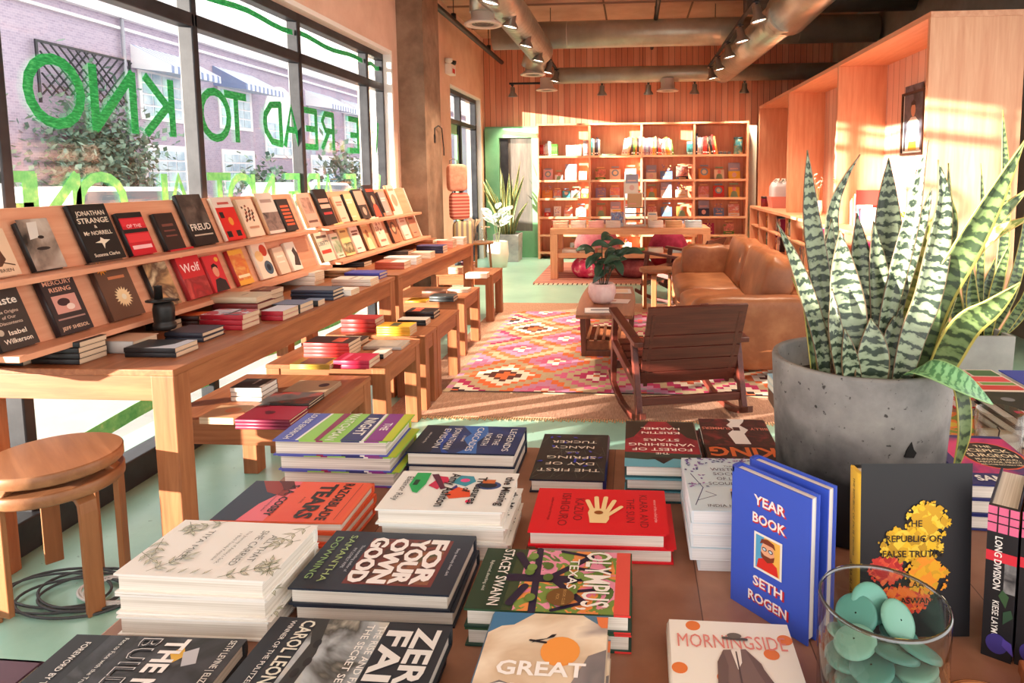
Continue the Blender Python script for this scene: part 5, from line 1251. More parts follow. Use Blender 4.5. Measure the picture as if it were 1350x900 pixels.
LV = [([(235, 780), (240, 620), (225, 500), (203, 350), (195, 250), (190, 130)], .036, SNAKE, 1.20, 1.24, 10),
      ([(240, 785), (228, 700), (190, 560), (150, 450), (100, 345)], .027, SNAKE, 1.15, 1.16, 30),
      ([(300, 790), (262, 620), (255, 480), (262, 332)], .034, SNAKE, 1.26, 1.27, 15),
      ([(290, 740), (262, 420), (266, 300), (300, 215), (346, 143)], .029, SNAKE, 1.28, 1.30, -50),
      ([(322, 800), (310, 640), (296, 500), (287, 368)], .058, SNAKE, 1.13, 1.15, 6),
      ([(365, 760), (352, 600), (345, 450), (337, 316)], .048, SNAKE, 1.24, 1.25, -8),
      ([(392, 760), (405, 560), (424, 400), (426, 280), (431, 153)], .058, SNAKE, 1.27, 1.28, 8),
      ([(412, 740), (408, 600), (396, 470), (386, 340)], .042, SNAKE, 1.22, 1.24, -10),
      ([(398, 780), (420, 650), (455, 500), (500, 330), (526, 200), (548, 100)], .030, SNAKE, 1.18, 1.16, 60),
      ([(452, 805), (495, 690), (542, 560), (576, 400), (592, 270), (578, 158)], .046, SNAKE, 1.13, 1.17, -12),
      ([(414, 760), (440, 610), (500, 420), (540, 310), (560, 238)], .034, SNAKE, 1.24, 1.26, 25),
      ([(420, 720), (455, 570), (500, 440), (566, 330)], .060, SNAKESUN, 1.28, 1.30, 20),
      ([(500, 780), (560, 600), (650, 430), (740, 270), (836, 100)], .050, SNAKED, 1.20, 1.10, -15),
      ([(520, 760), (590, 530), (660, 435), (745, 335), (850, 240)], .046, SNAKED, 1.26, 1.24, 10),
      ([(530, 770), (600, 510), (662, 440), (750, 372), (880, 318)], .034, SNAKESUN, 1.24, 1.16, 30),
      ([(545, 775), (640, 665), (735, 590), (822, 522)], .052, SNAKED, 1.18, 1.08, -10),
      ([(490, 765), (520, 705), (575, 640), (632, 566)], .034, SNAKED, 1.20, 1.18, 10),
      ([(372, 806), (380, 720), (377, 628)], .055, SNAKE, 1.11, 1.12, 0),
      ([(412, 806), (440, 690), (472, 590)], .036, SNAKE, 1.15, 1.18, 12),
      ([(600, 700), (615, 400), (610, 270), (608, 168)], .020, SNAKED, 1.33, 1.34, 40),
      ([(215, 770), (190, 620), (165, 550), (143, 505)], .012, SNAKED, 1.17, 1.17, 30),
      ([(300, 800), (276, 690), (268, 600), (262, 540)], .026, SNAKE, 1.10, 1.12, 40),
      ([(330, 800), (310, 720), (300, 660)], .03, SNAKE, 1.10, 1.10, 20)]
for pts, w, mt, d0, d1, tw in LV:
    n = len(pts); P3 = []
    for i, (x, y) in enumerate(pts):
        q = aty(*C6(x, y), d0+(d1-d0)*i/(n-1)); P3.append(q-pc)
    if P3[0].z > .24:                      # root it in the soil
        P3[0] = Vector((P3[0].x, P3[0].y, .24))
    r0 = Vector((P3[0].x, P3[0].y)); 
    if r0.length > .115: r0 = r0.normalized()*.115; P3[0].x, P3[0].y = r0.x, r0.y
    P3[0].z = .245
    blade(plant, P3, w, mt, (0, -1, 0), tw)
def pxl(pts): return [aty(*p)-pc for p in pts]
blade(plant, pxl([(1196, 494, 1.11), (1225, 490, 1.07), (1268, 509, 1.05), (1309, 533, 1.05)]), .050, SNAKEG, (0, -.5, .85), 0, .3)
blade(plant, pxl([(1225, 485, 1.12), (1262, 505, 1.08), (1270, 560, 1.07), (1262, 603, 1.07), (1250, 640, 1.07)]), .024, SNAKED, (0, -1, 0), 50, .5)
# second snake plant in a square pot on the table behind
o = thing('plant_stand', 'plywood cube stand under the square planter', 'stand', (1.23, 2.52, 0))
mb = MB(); mb.box(-.17, .17, -.13, .13, .02, .55, PLY); mb.build('cube', o, .003)
mb = MB(); mb.box(-.15, .15, -.11, .11, 0, .02, BLACK); mb.build('plinth', o)
sq = Vector((1.23, 2.52, .5502))
plant2 = thing('snake_plant', 'snake plant with yellow edged leaves in the square grey planter', 'plant', sq)
SQC = mottled('smooth_concrete', [(.3, (150, 150, 146)), (.7, (184, 184, 178))], 5, .7)
mb = MB(); q = .102
b0 = [(-q, -q), (q, -q), (q, q), (-q, q)]; i0 = [(x*.86, y*.86) for x, y in b0]
mb.loft([[(x*.94, y*.94, 0) for x, y in b0], [(x, y, .262) for x, y in b0], [(x, y, .262) for x, y in i0], [(x, y, .20) for x, y in i0]], SQC, True, True, False); mb.build('planter', plant2)
mb = MB(); mb.box(-.08, .08, -.08, .08, .19, .232, SOIL); mb.build('soil', plant2)
for (pts, w, dy) in (([(1318, 440), (1321, 330), (1325, 240), (1322, 145)], .040, .02), ([(1290, 445), (1292, 330), (1294, 270), (1293, 215)], .030, .0), ([(1270, 448), (1262, 420), (1254, 380), (1246, 345)], .050, -.03), ([(1300, 448), (1306, 410), (1318, 360), (1332, 320)], .045, -.05), ([(1310, 448), (1330, 390), (1346, 330), (1352, 275)], .045, .03), ([(1282, 448), (1284, 420), (1280, 390), (1282, 352)], .05, -.06), ([(1325, 448), (1340, 410), (1352, 390), (1364, 350)], .035, -.03), ([(1260, 448), (1246, 428), (1236, 408), (1231, 394)], .03, -.04), ([(1296, 448), (1298, 420), (1300, 380), (1312, 340)], .045, .05), ([(1276, 448), (1276, 400), (1272, 350), (1264, 318)], .042, .05), ([(1332, 448), (1342, 420), (1356, 400), (1372, 392)], .03, -.02)):
    P3 = [aty(x, y, 2.52+dy*(1+.4*k))-sq for k, (x, y) in enumerate(pts)]
    v = P3[0]; P3[0] = Vector((max(-.075, min(.075, v.x)), max(-.075, min(.075, dy)), .225))
    blade(plant2, P3, w, SNAKED, (0, -1, 0), rnd.uniform(-30, 30))
# ---- glass jar of button badges and the wooden riser beside it
jc = Vector((.283, .745, DZ+.0005))
o = thing('glass_jar', 'clear glass cylinder jar full of teal badges at the front edge', 'jar', jc)
mb = MB(); mb.lathe([(.001, 0), (.064, 0), (.069, .005), (.070, .146), (.0695, .149), (.0672, .149), (.0668, .146), (.0655, .010), (.001, .008)], CG, 64); mb.build('glass', o)
mb = MB(); mb.lathe([(.0668, .147), (.0672, .1505), (.0695, .1505), (.0702, .147)], glass('jar_rim', (150, 156, 156), .25, .6), 64, caps=False); mb.build('rim', o)
TEAL = [flat(c, .3) for c in ((104, 168, 154), (84, 148, 138), (124, 182, 166), (74, 132, 124))]
k_b = []
for i in range(4):
    mb = MB(); mb.lathe([(.001, .0048), (.010, .0045), (.019, .0034), (.0225, .002), (.0238, -.0002), (.0232, -.0022)], TEAL[i], 32, caps=False); f_ = mb.mesh('printed_face')
    mb = MB(); mb.lathe([(.0234, -.0020), (.0215, -.0034), (.0195, -.001), (.001, 0)], flat((150, 156, 158), .25, .9), 32, caps=False); mb.tube([(-.014, -.004, -.003), (.014, -.004, -.003)], .0008, STEEL, 6); g_ = mb.mesh('pin_back')
    k_b.append((f_, g_))
rb = random.Random(21)
bads = []
for lay in range(6):
    zz = .014+.0148*lay
    m_ = 5 if lay < 5 else 4
    for k in range(m_):
        a = 2*math.pi*k/m_+lay*.8+rb.uniform(-.2, .2); q = .038
        bads.append((q*math.cos(a), q*math.sin(a), zz+rb.uniform(0, .004), rb.uniform(-16, 16), rb.uniform(-16, 16)))
for (x, y, z, rx, ry) in ((-.02, .028, .112, 38, -20), (.026, .022, .110, 46, 26), (.005, -.03, .106, -14, 10), (.0, .040, .118, 62, 10), (.034, -.02, .104, -10, 20), (-.034, -.012, .106, 10, -20)): bads.append((x, y, z, rx, ry))
where = ['at the bottom of the pile', 'low in the pile', 'in the lower middle of the pile', 'in the middle of the pile', 'in the upper middle of the pile', 'near the top of the pile', 'just below the top of the pile', 'on top of the pile']
names5 = ['right', 'back right', 'back left', 'front left', 'front right']
for i, (x, y, z, rx, ry) in enumerate(bads):
    lay = i//5 if i < 25 else (5 if i < 29 else 7)
    sd_ = names5[i % 5] if i < 25 else (['right', 'back', 'left', 'front'][i-25] if i < 29 else ['back left', 'back right', 'front centre', 'very back', 'front right', 'front left'][i-29])
    lb = 'teal badge %s in the jar, %s' % (where[lay], sd_)
    b_ = thing('button_badge', lb, 'badge', group='teal button badges in the glass jar', M=T(jc.x+x, jc.y+y, jc.z+z)@RX(rx)@RY(ry))
    for nm, me in (('printed_face', k_b[i % 4][0]), ('pin_back', k_b[i % 4][1])): c_ = bpy.data.objects.new(nm, me); COL.objects.link(c_); c_.parent = b_
RING = None
def ring_mat():
    m, nt, b = _new('end_grain_rings')
    mp = coords(nt, 1, 1, 1)
    wv = N(nt, 'ShaderNodeTexWave', wave_type='RINGS', rings_direction='Z', Scale=38.0, Distortion=1.5); nt.links.new(mp.outputs[0], wv.inputs['Vector'])
    rp = ramp(nt, [(.2, (150, 88, 50)), (.8, (206, 142, 92))]); nt.links.new(wv.outputs['Fac'], rp.inputs[0]); nt.links.new(rp.outputs[0], b.inputs['Base Color']); b.inputs['Roughness'].default_value = .6
    return m
o = thing('log_slice', 'thick round log slice with ring grooves beside the glass jar', 'log', (.405, .745, DZ+.0005))
mb = MB(); mb.lathe([(.001, .024)]+[(r_, .024+.0012*(-1 if k % 2 else 1)) for k, r_ in enumerate([.006+.0042*k for k in range(10)])]+[(.046, .022)], ring_mat(), 48, caps=False); mb.build('ringed_top', o)
mb = MB(); mb.lathe([(.001, 0), (.046, 0), (.049, .004), (.049, .020), (.0458, .0225)], wood('log_bark', (120, 72, 42), (160, 104, 64), 'z'), 48, caps=False); mb.build('bark', o)
o = thing('wooden_riser', 'flat pale wooden riser board at the lower right corner', 'board', (.535, .745, DZ+.0005), R(-14))
mb = MB(); mb.box(-.075, .13, -.06, .06, .012, .03, PINEX); mb.build('board', o, .003)
for s in (-.06, .11): mb = MB(); mb.box(s-.012, s+.012, -.055, .055, 0, .012, PINE); mb.build('batten', o)
# ------------------------------------------------------------------ books on the sloping racks
def gen(seed, base, acc, kind=None):
    """printed cover made of plain bands, motifs and title bars"""
    r = random.Random(seed); sh = []; k = kind or r.choice(['bars', 'disc', 'art', 'figure', 'block', 'dots'])
    a1, a2 = acc[0], acc[-1]
    if k == 'bars': sh += [('r', .1, 1.1, .9, 1.2, a1), ('r', .1, .95, .75, 1.05, a1), ('r', .1, .2, .6, .26, a2)]
    elif k == 'disc': sh += [('e', .5, .7, .33, .33, a1), ('e', .5, .7, .2, .2, a2), ('r', .15, 1.2, .85, 1.32, a1)]
    elif k == 'art': sh += [('r', .0, .3, 1, 1.15, art((base,)+tuple(acc), 16, seed % 9)), ('r', .12, 1.24, .88, 1.36, a2), ('r', .2, .1, .8, .18, a2)]
    elif k == 'figure': sh += [('p', [(.15, 0), (.85, 0), (.75, .5), (.6, .62), (.4, .62), (.25, .5)], a1), ('e', .5, .82, .17, .22, a2), ('r', .1, 1.22, .9, 1.36, a1)]
    elif k == 'block': sh += [('r', 0, .75, 1, 1.5, a1), ('r', .15, .9, .85, 1.02, a2), ('e', .5, .4, .2, .22, a2)]
    elif k == 'dots': sh += [('e', r.uniform(.15, .85), r.uniform(.5, 1.3), .06, .06, acc[i % len(acc)]) for i in range(16)]+[('r', .2, .2, .8, .3, a1)]
    return sh
BK, DK, CRM, TAN, PNK = (32, 30, 30), (60, 48, 44), (232, 216, 194), (206, 170, 132), (224, 184, 164)
UPZ = LZ2; LXU = RBX+(RTX-RBX)*((LZ2-TZ)/(RTZ-TZ)); LXL = RBX+(RTX-RBX)*((LZ1-TZ)/(RTZ-TZ))
def facers(rows, z, xp, grp, tail):
    for i, (pl, pr, py, asp, base, spine, shapes, lab) in enumerate(rows):
        a, b = atx(pl, py, xp+.03), atx(pr, py, xp+.03)
        w = min(.175, max(.10, abs(b.y-a.y)*.92))
        k = K(w, w*asp, .022 if asp > 1 else .02, base, shapes, spine=spine)
        lean(k, xp+.006, (a.y+b.y)/2, z+.0005, 90, 20.6, lab, 'book', grp)
tx = lambda s, v, sz, c, f, u=.5: ('t', s, u, v, sz, c, {'b': .015, 'fit': f})
UP1 = [(-14, 32, 357, 1.45, (226, 190, 158), TAN, [('p', [(.1, .25), (.5, .3), (.7, .5), (.6, .9), (.35, 1.1), (.1, 1.0)], (92, 58, 44)), ('c', .3, .5, .9, .3, .02, (80, 50, 40)), tx('O’BRIEN', .12, .14, (70, 44, 36), .6)], 'tan book with a brown profile portrait, first on the upper rack shelf'),
       (48, 92, 352, 1.42, (70, 62, 58), BK, [('r', 0, 0, 1, 1.5, art([(40, 34, 32), (150, 130, 116), (200, 184, 170)], 9, 3)), ('p', [(.2, .9), (.3, 1.4), (.62, 1.42), (.5, .95)], (214, 204, 194)), ('e', .5, .62, .22, .05, (50, 40, 38)), ('e', .56, .95, .1, .05, (40, 32, 30))], 'black and white face portrait book on the upper rack shelf'),
       (118, 172, 342, 1.32, BK, (26, 24, 26), [tx('JONATHAN', 1.06, .15, CRM, .8), tx('STRANGE', .88, .17, CRM, .86), tx('&', .76, .1, CRM, .08), tx('Mr NORRELL', .60, .13, CRM, .78), ('p', [(.3, .42), (.48, .40), (.5, .26), (.56, .38), (.74, .46), (.58, .48), (.5, .54), (.46, .46)], CRM), tx('Susanna Clarke', .10, .11, CRM, .72)], 'thick black book with a white bird on the near rack'),
       (176, 210, 336, 1.35, (200, 34, 46), (26, 24, 26), [('r', 0, 1.18, 1, 1.35, BK), ('r', .04, .92, .96, 1.14, (220, 50, 60)), tx('OF THE', .86, .16, (246, 190, 190), .6), ('r', 0, .70, 1, .82, BK), ('r', .04, .4, .96, .66, (226, 60, 66)), ('r', .1, .18, .9, .3, (246, 190, 190))], 'red and black book right beside the black bird book'),
       (222, 248, 330, 1.42, (52, 36, 34), BK, [('r', .2, .9, .8, 1.0, (120, 70, 60)), ('r', .2, .7, .8, .76, (120, 70, 60)), ('r', .2, .5, .8, .56, (120, 70, 60))], 'small dark brown book standing alone on the upper shelf'),
       (258, 292, 323, 1.45, (36, 32, 32), BK, [('r', 0, .6, 1, 1.45, art([(30, 26, 26), (80, 66, 60), (120, 104, 94)], 10, 5)), tx('FREUD', .42, .26, (240, 226, 210), .84), ('r', .1, .26, .9, .3, (200, 180, 160))], 'black book with grey portraits and tall white lettering, near rack'),
       (301, 327, 317, 1.45, (222, 44, 40), CRM, [('r', 0, 1.1, 1, 1.45, (234, 214, 200)), ('r', .2, 1.2, .8, 1.28, (200, 90, 80)), ('r', .1, .1, .35, .3, BK), ('r', .6, .1, .85, .3, BK), ('e', .55, .62, .12, .14, (236, 150, 60)), ('r', .1, .75, .3, .95, BK)], 'red book with a cream top band on the upper rack shelf'),
       (330, 352, 313, 1.42, (236, 206, 178), TAN, [('e', .2+.6*((i*37) % 11)/11, .6+.6*((i*53) % 13)/13, .05, .045, ((150, 70, 50), (90, 60, 50))[i % 2]) for i in range(22)]+[('r', .2, .3, .8, .38, (200, 140, 110))], 'cream book with scattered brown dots on the upper shelf'),
       (357, 379, 310, 1.45, (222, 200, 186), TAN, [('r', 0, .1, 1, .75, art([(60, 50, 50), (150, 120, 110), (90, 70, 66)], 14, 7)), ('r', .15, 1.1, .85, 1.22, (170, 140, 130))], 'pale book with a dark landscape on the upper rack shelf'),
       (380, 396, 307, 1.5, (56, 46, 44), BK, [('r', .15, 1.1-.17*i, .85, 1.2-.17*i, (216, 92, 60)) for i in range(6)], 'dark book with orange title lines, last on the near upper shelf')]
facers(UP1, UPZ, LXU, 'books facing out on the near rack, upper shelf', '')
LO1 = [(2, 57, 455, 1.5, (62, 52, 48), BK, [tx('Caste', 1.10, .28, (236, 222, 206), .74), tx('The Origins', .88, .11, (206, 180, 160), .6), tx('of Our', .74, .11, (206, 180, 160), .36), tx('Discontents', .60, .11, (206, 180, 160), .6), tx('Isabel', .34, .17, (240, 224, 206), .46, .56), tx('Wilkerson', .14, .17, (240, 224, 206), .74), ('e', .14, .44, .08, .08, (190, 170, 150))], 'dark brown book with big cream lettering, first on the lower shelf'),
       (80, 128, 440, 1.5, (58, 46, 46), (40, 30, 32), [tx('MERCURY', 1.26, .16, (232, 170, 140), .84), tx('RISING', 1.08, .16, (232, 170, 140), .62), ('r', .16, .52, .86, .98, (214, 150, 136)), ('e', .45, .8, .18, .1, (60, 40, 44)), ('e', .6, .66, .12, .08, (240, 210, 196)), ('r', .1, .36, .9, .40, (170, 130, 120)), tx('JEFF SHESOL', .10, .12, (232, 190, 160), .8)], 'dark book with pink lettering over a pale picture'),
       (150, 196, 424, 1.42, (104, 72, 56), (70, 46, 36), [leaf(.55, .5, 20*i, .26, (238, 206, 160), .45) for i in range(18)]+[leaf(.22, 1.24, 36*i, .17, (236, 150, 50), .4) for i in range(10)]+[('r', .3, .95, .8, 1.02, (200, 120, 80)), ('e', .55, .5, .07, .07, (240, 226, 200)), ('e', .22, 1.24, .06, .06, (90, 50, 30))], 'brown book with pale blossom behind the black canister'),
       (212, 243, 410, 1.45, (142, 106, 78), (36, 28, 26), [('r', 0, 0, 1, 1.45, art([(150, 110, 80), (206, 160, 110), (100, 72, 54), (226, 200, 160)], 9, 14)), ('c', .1, .2, .9, .12, .04, (40, 30, 28))], 'brown gold book left of the two red books'),
       (252, 284, 394, 1.5, (206, 44, 50), (150, 40, 44), [tx('Wolf', .78, .36, (246, 220, 214), .8), ('r', 0, 0, 1, .6, art([(206, 44, 50), (150, 40, 44), (226, 90, 84)], 12, 15)), ('e', .3, 1.3, .1, .08, (226, 170, 120))], 'red book with a white script title on the lower shelf'),
       (285, 307, 388, 1.5, (214, 50, 58), (170, 40, 44), [('p', [(.1, 0), (.95, 0), (.9, .4), (.6, .55), (.3, .5)], (44, 36, 40)), ('e', .52, .84, .18, .25, (226, 150, 120)), ('p', [(.32, .9), (.36, 1.1), (.56, 1.16), (.72, 1.04), (.7, .9), (.6, 1.02), (.42, 1.0)], (40, 28, 30)), ('e', .8, 1.3, .12, .1, (236, 170, 70))], 'red book with a portrait of a person in dark clothes'),
       (318, 338, 381, 1.5, (236, 170, 66), (170, 44, 44), [('r', 0, .2, 1, 1.3, art([(236, 170, 66), (220, 110, 60), (240, 200, 110)], 12, 16)), ('r', .1, .3, .9, .42, (250, 226, 180))], 'yellow orange book with a red spine on the lower shelf'),
       (348, 368, 370, 1.45, (240, 214, 190), CRM, [('e', .7, 1.1, .24, .24, (206, 70, 50)), ('e', .3, .9, .26, .22, (236, 190, 130)), ('e', .66, .4, .28, .28, (70, 90, 106)), ('e', .66, .4, .14, .14, (40, 46, 56))], 'cream book with large coloured circles on the lower shelf'),
       (372, 386, 366, 1.45, (230, 196, 170), (200, 160, 130), [('r', .2, .9, .8, 1.0, (240, 220, 200)), ('r', .2, .6, .8, .68, (240, 220, 200))], 'plain tan book on the lower shelf'),
       (389, 402, 362, 1.6, (238, 226, 210), CRM, [('p', [(.3, .3), (.9, .2), (1, .9), (.8, 1.3), (.5, 1.1), (.6, .8)], (70, 60, 56))], 'white book with a dark tree shape, last on the lower shelf')]
facers(LO1, LZ1, LXL, 'books facing out on the near rack, lower row', '')
UP2 = [(409, 425, 302, 1.5, (220, 168, 146), TAN, [('r', .1, .6, .9, 1.3, art([(120, 80, 70), (200, 150, 130), (80, 60, 56)], 9, 2)), ('r', .1, .2, .9, .3, (120, 80, 70))], 'pinkish photo book, first on the far rack upper shelf'),
       (428, 450, 297, 1.45, (44, 36, 36), BK, [('r', .1, .9, .9, 1.06, (206, 150, 130)), ('r', .1, .66, .9, .82, (226, 170, 150)), ('r', .15, .4, .85, .5, (190, 60, 60))], 'black book with pale title blocks on the far rack'),
       (452, 463, 296, 1.5, (226, 186, 160), TAN, gen(2, TAN, [(170, 110, 90)], 'bars'), 'slim pink book on the far rack upper shelf'),
       (466, 477, 294, 1.5, (216, 180, 130), BK, gen(3, TAN, [(240, 220, 180)], 'bars'), 'tan book with a black spine on the far rack'),
       (480, 491, 291, 1.6, (70, 56, 52), BK, gen(4, DK, [(190, 150, 130)], 'block'), 'tall dark book on the far rack upper shelf'),
       (494, 508, 289, 1.55, (56, 42, 44), BK, gen(5, DK, [(206, 80, 60), (190, 150, 120)], 'figure'), 'dark book with red figures on the far rack'),
       (510, 518, 286, 1.6, (170, 150, 140), DK, gen(6, DK, [(220, 200, 190)], 'bars'), 'grey slim book on the far rack upper shelf'),
       (521, 534, 284, 1.5, (240, 206, 184), (200, 120, 80), gen(7, CRM, [(226, 150, 120)], 'disc'), 'pale pink book with a disc, last on the far upper shelf')]
facers(UP2, UPZ, LXU, 'books facing out on the far rack, upper shelf', '')
LO2 = [(424, 449, 345, 1.15, (234, 212, 184), (150, 120, 90), [tx('LIBERTY', .62, .22, (80, 110, 110), .84), ('r', .1, .9, .9, 1.0, (110, 90, 80)), ('r', .12, .3, .88, .44, (206, 70, 56))], 'cream book with teal and red lettering on the far rack'),
       (447, 457, 342, 1.6, (236, 214, 186), CRM, gen(12, CRM, [(120, 140, 100)], 'art'), 'cream book with a leafy print on the far lower row'),
       (458, 471, 339, 1.6, (230, 196, 130), TAN, [('r', 0, .1, 1, .6, art([(230, 190, 90), (90, 80, 60), (240, 220, 170)], 14, 6)), ('r', .2, 1.1, .8, 1.2, (150, 110, 70))], 'yellow and cream book on the far lower row'),
       (473, 484, 336, 1.5, (238, 214, 196), CRM, gen(14, CRM, [(140, 90, 80)], 'bars'), 'small cream book with brown lines on the far lower row'),
       (487, 498, 333, 1.6, (214, 160, 110), (100, 66, 46), gen(15, TAN, [(240, 210, 160), (150, 90, 60)], 'figure'), 'tan book with a pale figure on the far lower row'),
       (502, 516, 328, 1.4, (236, 206, 180), TAN, gen(16, CRM, [(180, 120, 100)], 'dots'), 'cream dotted book on the far lower row'),
       (520, 533, 323, 1.5, (170, 110, 80), (50, 36, 34), gen(17, TAN, [(96, 60, 50), (210, 160, 120)], 'disc'), 'brown book with a dark oval on the far lower row'),
       (536, 545, 319, 1.6, (236, 210, 190), CRM, gen(18, CRM, [(190, 140, 120)], 'bars'), 'pale book near the end of the far lower row'),
       (547, 556, 316, 1.35, (206, 140, 112), TAN, gen(19, TAN, [(120, 70, 60)], 'bars'), 'small reddish tan book ending the far lower row')]
facers(LO2, LZ1, LXL, 'books facing out on the far rack, lower row', '')
# ---- piles on the long tables and the low benches; front edges as seen
def tpile(px0, px1, py, z, n, t, wd, cover, lab, spine=None, top=None, face='spine', base_z=None, hard=True, xmin=None, pages=None):
    a, b = atz(px0, py, z), atz(px1, py, z); L = b.x-a.x
    hard_ = hard
    if face == 'spine':
        k = K(wd, L, t, cover, top or [], spine=spine, hard=hard_, pages=pages or PAPERT); rz = 90
        stack(k, (a.x+b.x)/2, a.y+wd/2+.002, z+.0006, rz, n, lab, 'book', jit=.002, jr=.8)
    else:
        k = K(wd, L, t, cover, top or [], spine=spine, hard=hard_, pages=pages or PAPERT)
        stack(k, (a.x+b.x)/2, a.y+wd/2+.002, z+.0006, -90, n, lab, 'book', jit=.002, jr=.8)
    return k
W2 = lambda c: [('r', .08, .9, .92, 1.05, c), ('r', .08, .5, .6, .58, c)]
tpile(-20, 32, 482, TZ, 2, .018, .13, BK, 'black paperback under the near end of the rack', hard=False)
tpile(41, 107, 480, TZ, 4, .0185, .12, (28, 26, 28), 'black paperback with white spine lettering by the table end', hard=False)
tpile(132, 178, 466, TZ, 1, .045, .13, (206, 160, 130), 'thick tan book with a pale grey spine', spine=(176, 172, 168))
tpile(164, 233, 471, TZ, 2, .0165, .125, (34, 34, 38), 'black paperback with a white moon curve', top=[('p', [(0, 0), (1, 0), (1, .3), (.5, .35), (.2, .6), (0, .9)], (206, 206, 214))], hard=False)
tpile(217, 268, 451, TZ, 2, .018, .14, (44, 48, 62), 'dark navy hardback behind the moon paperbacks')
tpile(192, 226, 436, TZ, 2, .019, .07, (40, 32, 32), 'black paperback below the brown gold book', hard=False, top=W2((190, 120, 100)))
tpile(228, 262, 429, TZ, 2, .02, .10, (60, 34, 32), 'dark book with a red and orange cover', top=[('r', 0, 0, 1, 1.5, art([(200, 50, 36), (236, 120, 60), (60, 30, 30)], 10, 4))])
tpile(264, 321, 435, TZ, 3, .0205, .13, (176, 34, 50), 'red spined paperback with a patchwork cover', spine=(170, 30, 46), top=[('r', 0, 0, 1, 1.4, art([(90, 120, 160), (200, 200, 210), (180, 50, 70), (60, 70, 90)], 12, 8, True)), ('r', .0, .5, 1, .62, (30, 28, 30))], hard=False)
tpile(344, 373, 423, TZ, 2, .021, .14, (190, 60, 90), 'pink and white paperback with a red spine', spine=(170, 34, 50), top=[('r', 0, 0, 1, .7, (214, 214, 224))], hard=False)
tpile(358, 396, 413, TZ, 2, .020, .13, (84, 104, 140), 'blue grey paperback with a black spine', spine=BK, hard=False)
tpile(398, 419, 404, TZ, 1, .028, .075, (96, 116, 150), 'small blue paperback next to the navy hardbacks', spine=BK, hard=False)
tpile(384, 440, 396, TZ, 3, .0175, .13, (50, 56, 76), 'navy hardback in a pile of three')
tpile(318, 358, 402, TZ, 3, .024, .12, (120, 60, 44), 'brown paperback under the cream albums', hard=False, top=W2((200, 150, 110)))
kA = K(.15, .21, .028, (206, 186, 158), [('r', .3, .6, .7, .64, (120, 90, 70))], pages=PAPERT)
kB = K(.15, .21, .030, (120, 40, 40), [], pages=PAPERT); stack(kB, -1.79, 2.95, TZ+.0006, 90, 2, 'dark red book underneath the wide cream album', 'book')
stack(kA, -1.795, 2.95, TZ+.0634, 92, 1, 'wide cream album lying on the dark red books', 'album')
tpile(361, 416, 376, TZ, 3, .024, .12, (232, 214, 196), 'cream paperback with a red band near the rack foot', top=[('r', 0, .6, 1, .8, (206, 70, 60))], hard=False)
tpile(437, 489, 377, TZ, 2, .019, .13, (222, 206, 192), 'cream paperback in the middle of the table edge', hard=False, top=W2((150, 130, 120)))
tpile(414, 460, 366, TZ, 2, .022, .13, (150, 106, 70), 'gold brown hardback behind the cream paperbacks', top=[('r', .1, .2, .9, 1.2, (206, 176, 140))])
tpile(454, 501, 368, TZ, 2, .019, .13, (62, 62, 156), 'royal purple blue book at the end of the near table')
tpile(440, 463, 390, TZ, 1, .03, .11, (236, 226, 216), 'small white paperback by the navy hardbacks', hard=False)
tpile(431, 480, 352, TZ, 2, .016, .14, (50, 40, 38), 'black paperback at the foot of the far rack', hard=False)
tpile(494, 533, 355, TZ, 2, .024, .14, (190, 92, 70), 'brick red paperback at the near end of the far table', top=[('r', 0, 0, 1, .7, (236, 226, 210))], hard=False)
tpile(506, 549, 349, TZ, 3, .017, .13, (238, 230, 222), 'white paperback on the far table', hard=False)
tpile(542, 568, 341, TZ, 2, .024, .12, (230, 206, 180), 'cream paperback beside the purple piles', hard=False)
tpile(549, 584, 334, TZ, 3, .02, .14, (70, 60, 110), 'dark purple paperback in the middle of the far table', spine=(40, 34, 60), hard=False)
tpile(498, 538, 336, TZ, 2, .014, .13, (66, 52, 46), 'dark brown paperback behind the white ones', hard=False)
tpile(576, 597, 327, TZ, 3, .022, .13, (226, 150, 130), 'pink and cream paperback toward the far end', top=[('r', 0, .6, 1, 1.4, (236, 220, 200))], hard=False)
tpile(594, 611, 323, TZ, 3, .022, .13, (238, 226, 212), 'white paperback near the far end of the table', hard=False)
tpile(540, 571, 321, TZ, 1, .04, .14, (160, 96, 64), 'brown box set at the far rack foot')
# black canister on the near table
o = thing('canister', 'black round metal canister with flat brim and short neck', 'canister', (-1.803, 2.435, TZ+.0462))
IRON = mottled('black_iron', [(.3, (26, 24, 24)), (.7, (48, 44, 42))], 20, .4, metal=.4)
mb = MB(); mb.lathe([(.001, 0), (.036, 0), (.040, .006), (.040, .022), (.034, .028), (.036, .034), (.038, .08), (.034, .10), (.024, .108), (.001, .108)], IRON, 32); mb.build('body', o)
mb = MB(); mb.lathe([(.001, .104), (.03, .106), (.050, .11), (.050, .114), (.02, .118), (.001, .118)], IRON, 32, (-.012, 0, 0)); mb.build('brim', o)
mb = MB(); mb.lathe([(.015, .115), (.014, .165), (.016, .168), (.001, .17)], IRON, 20, (-.018, 0, 0)); mb.build('neck', o)
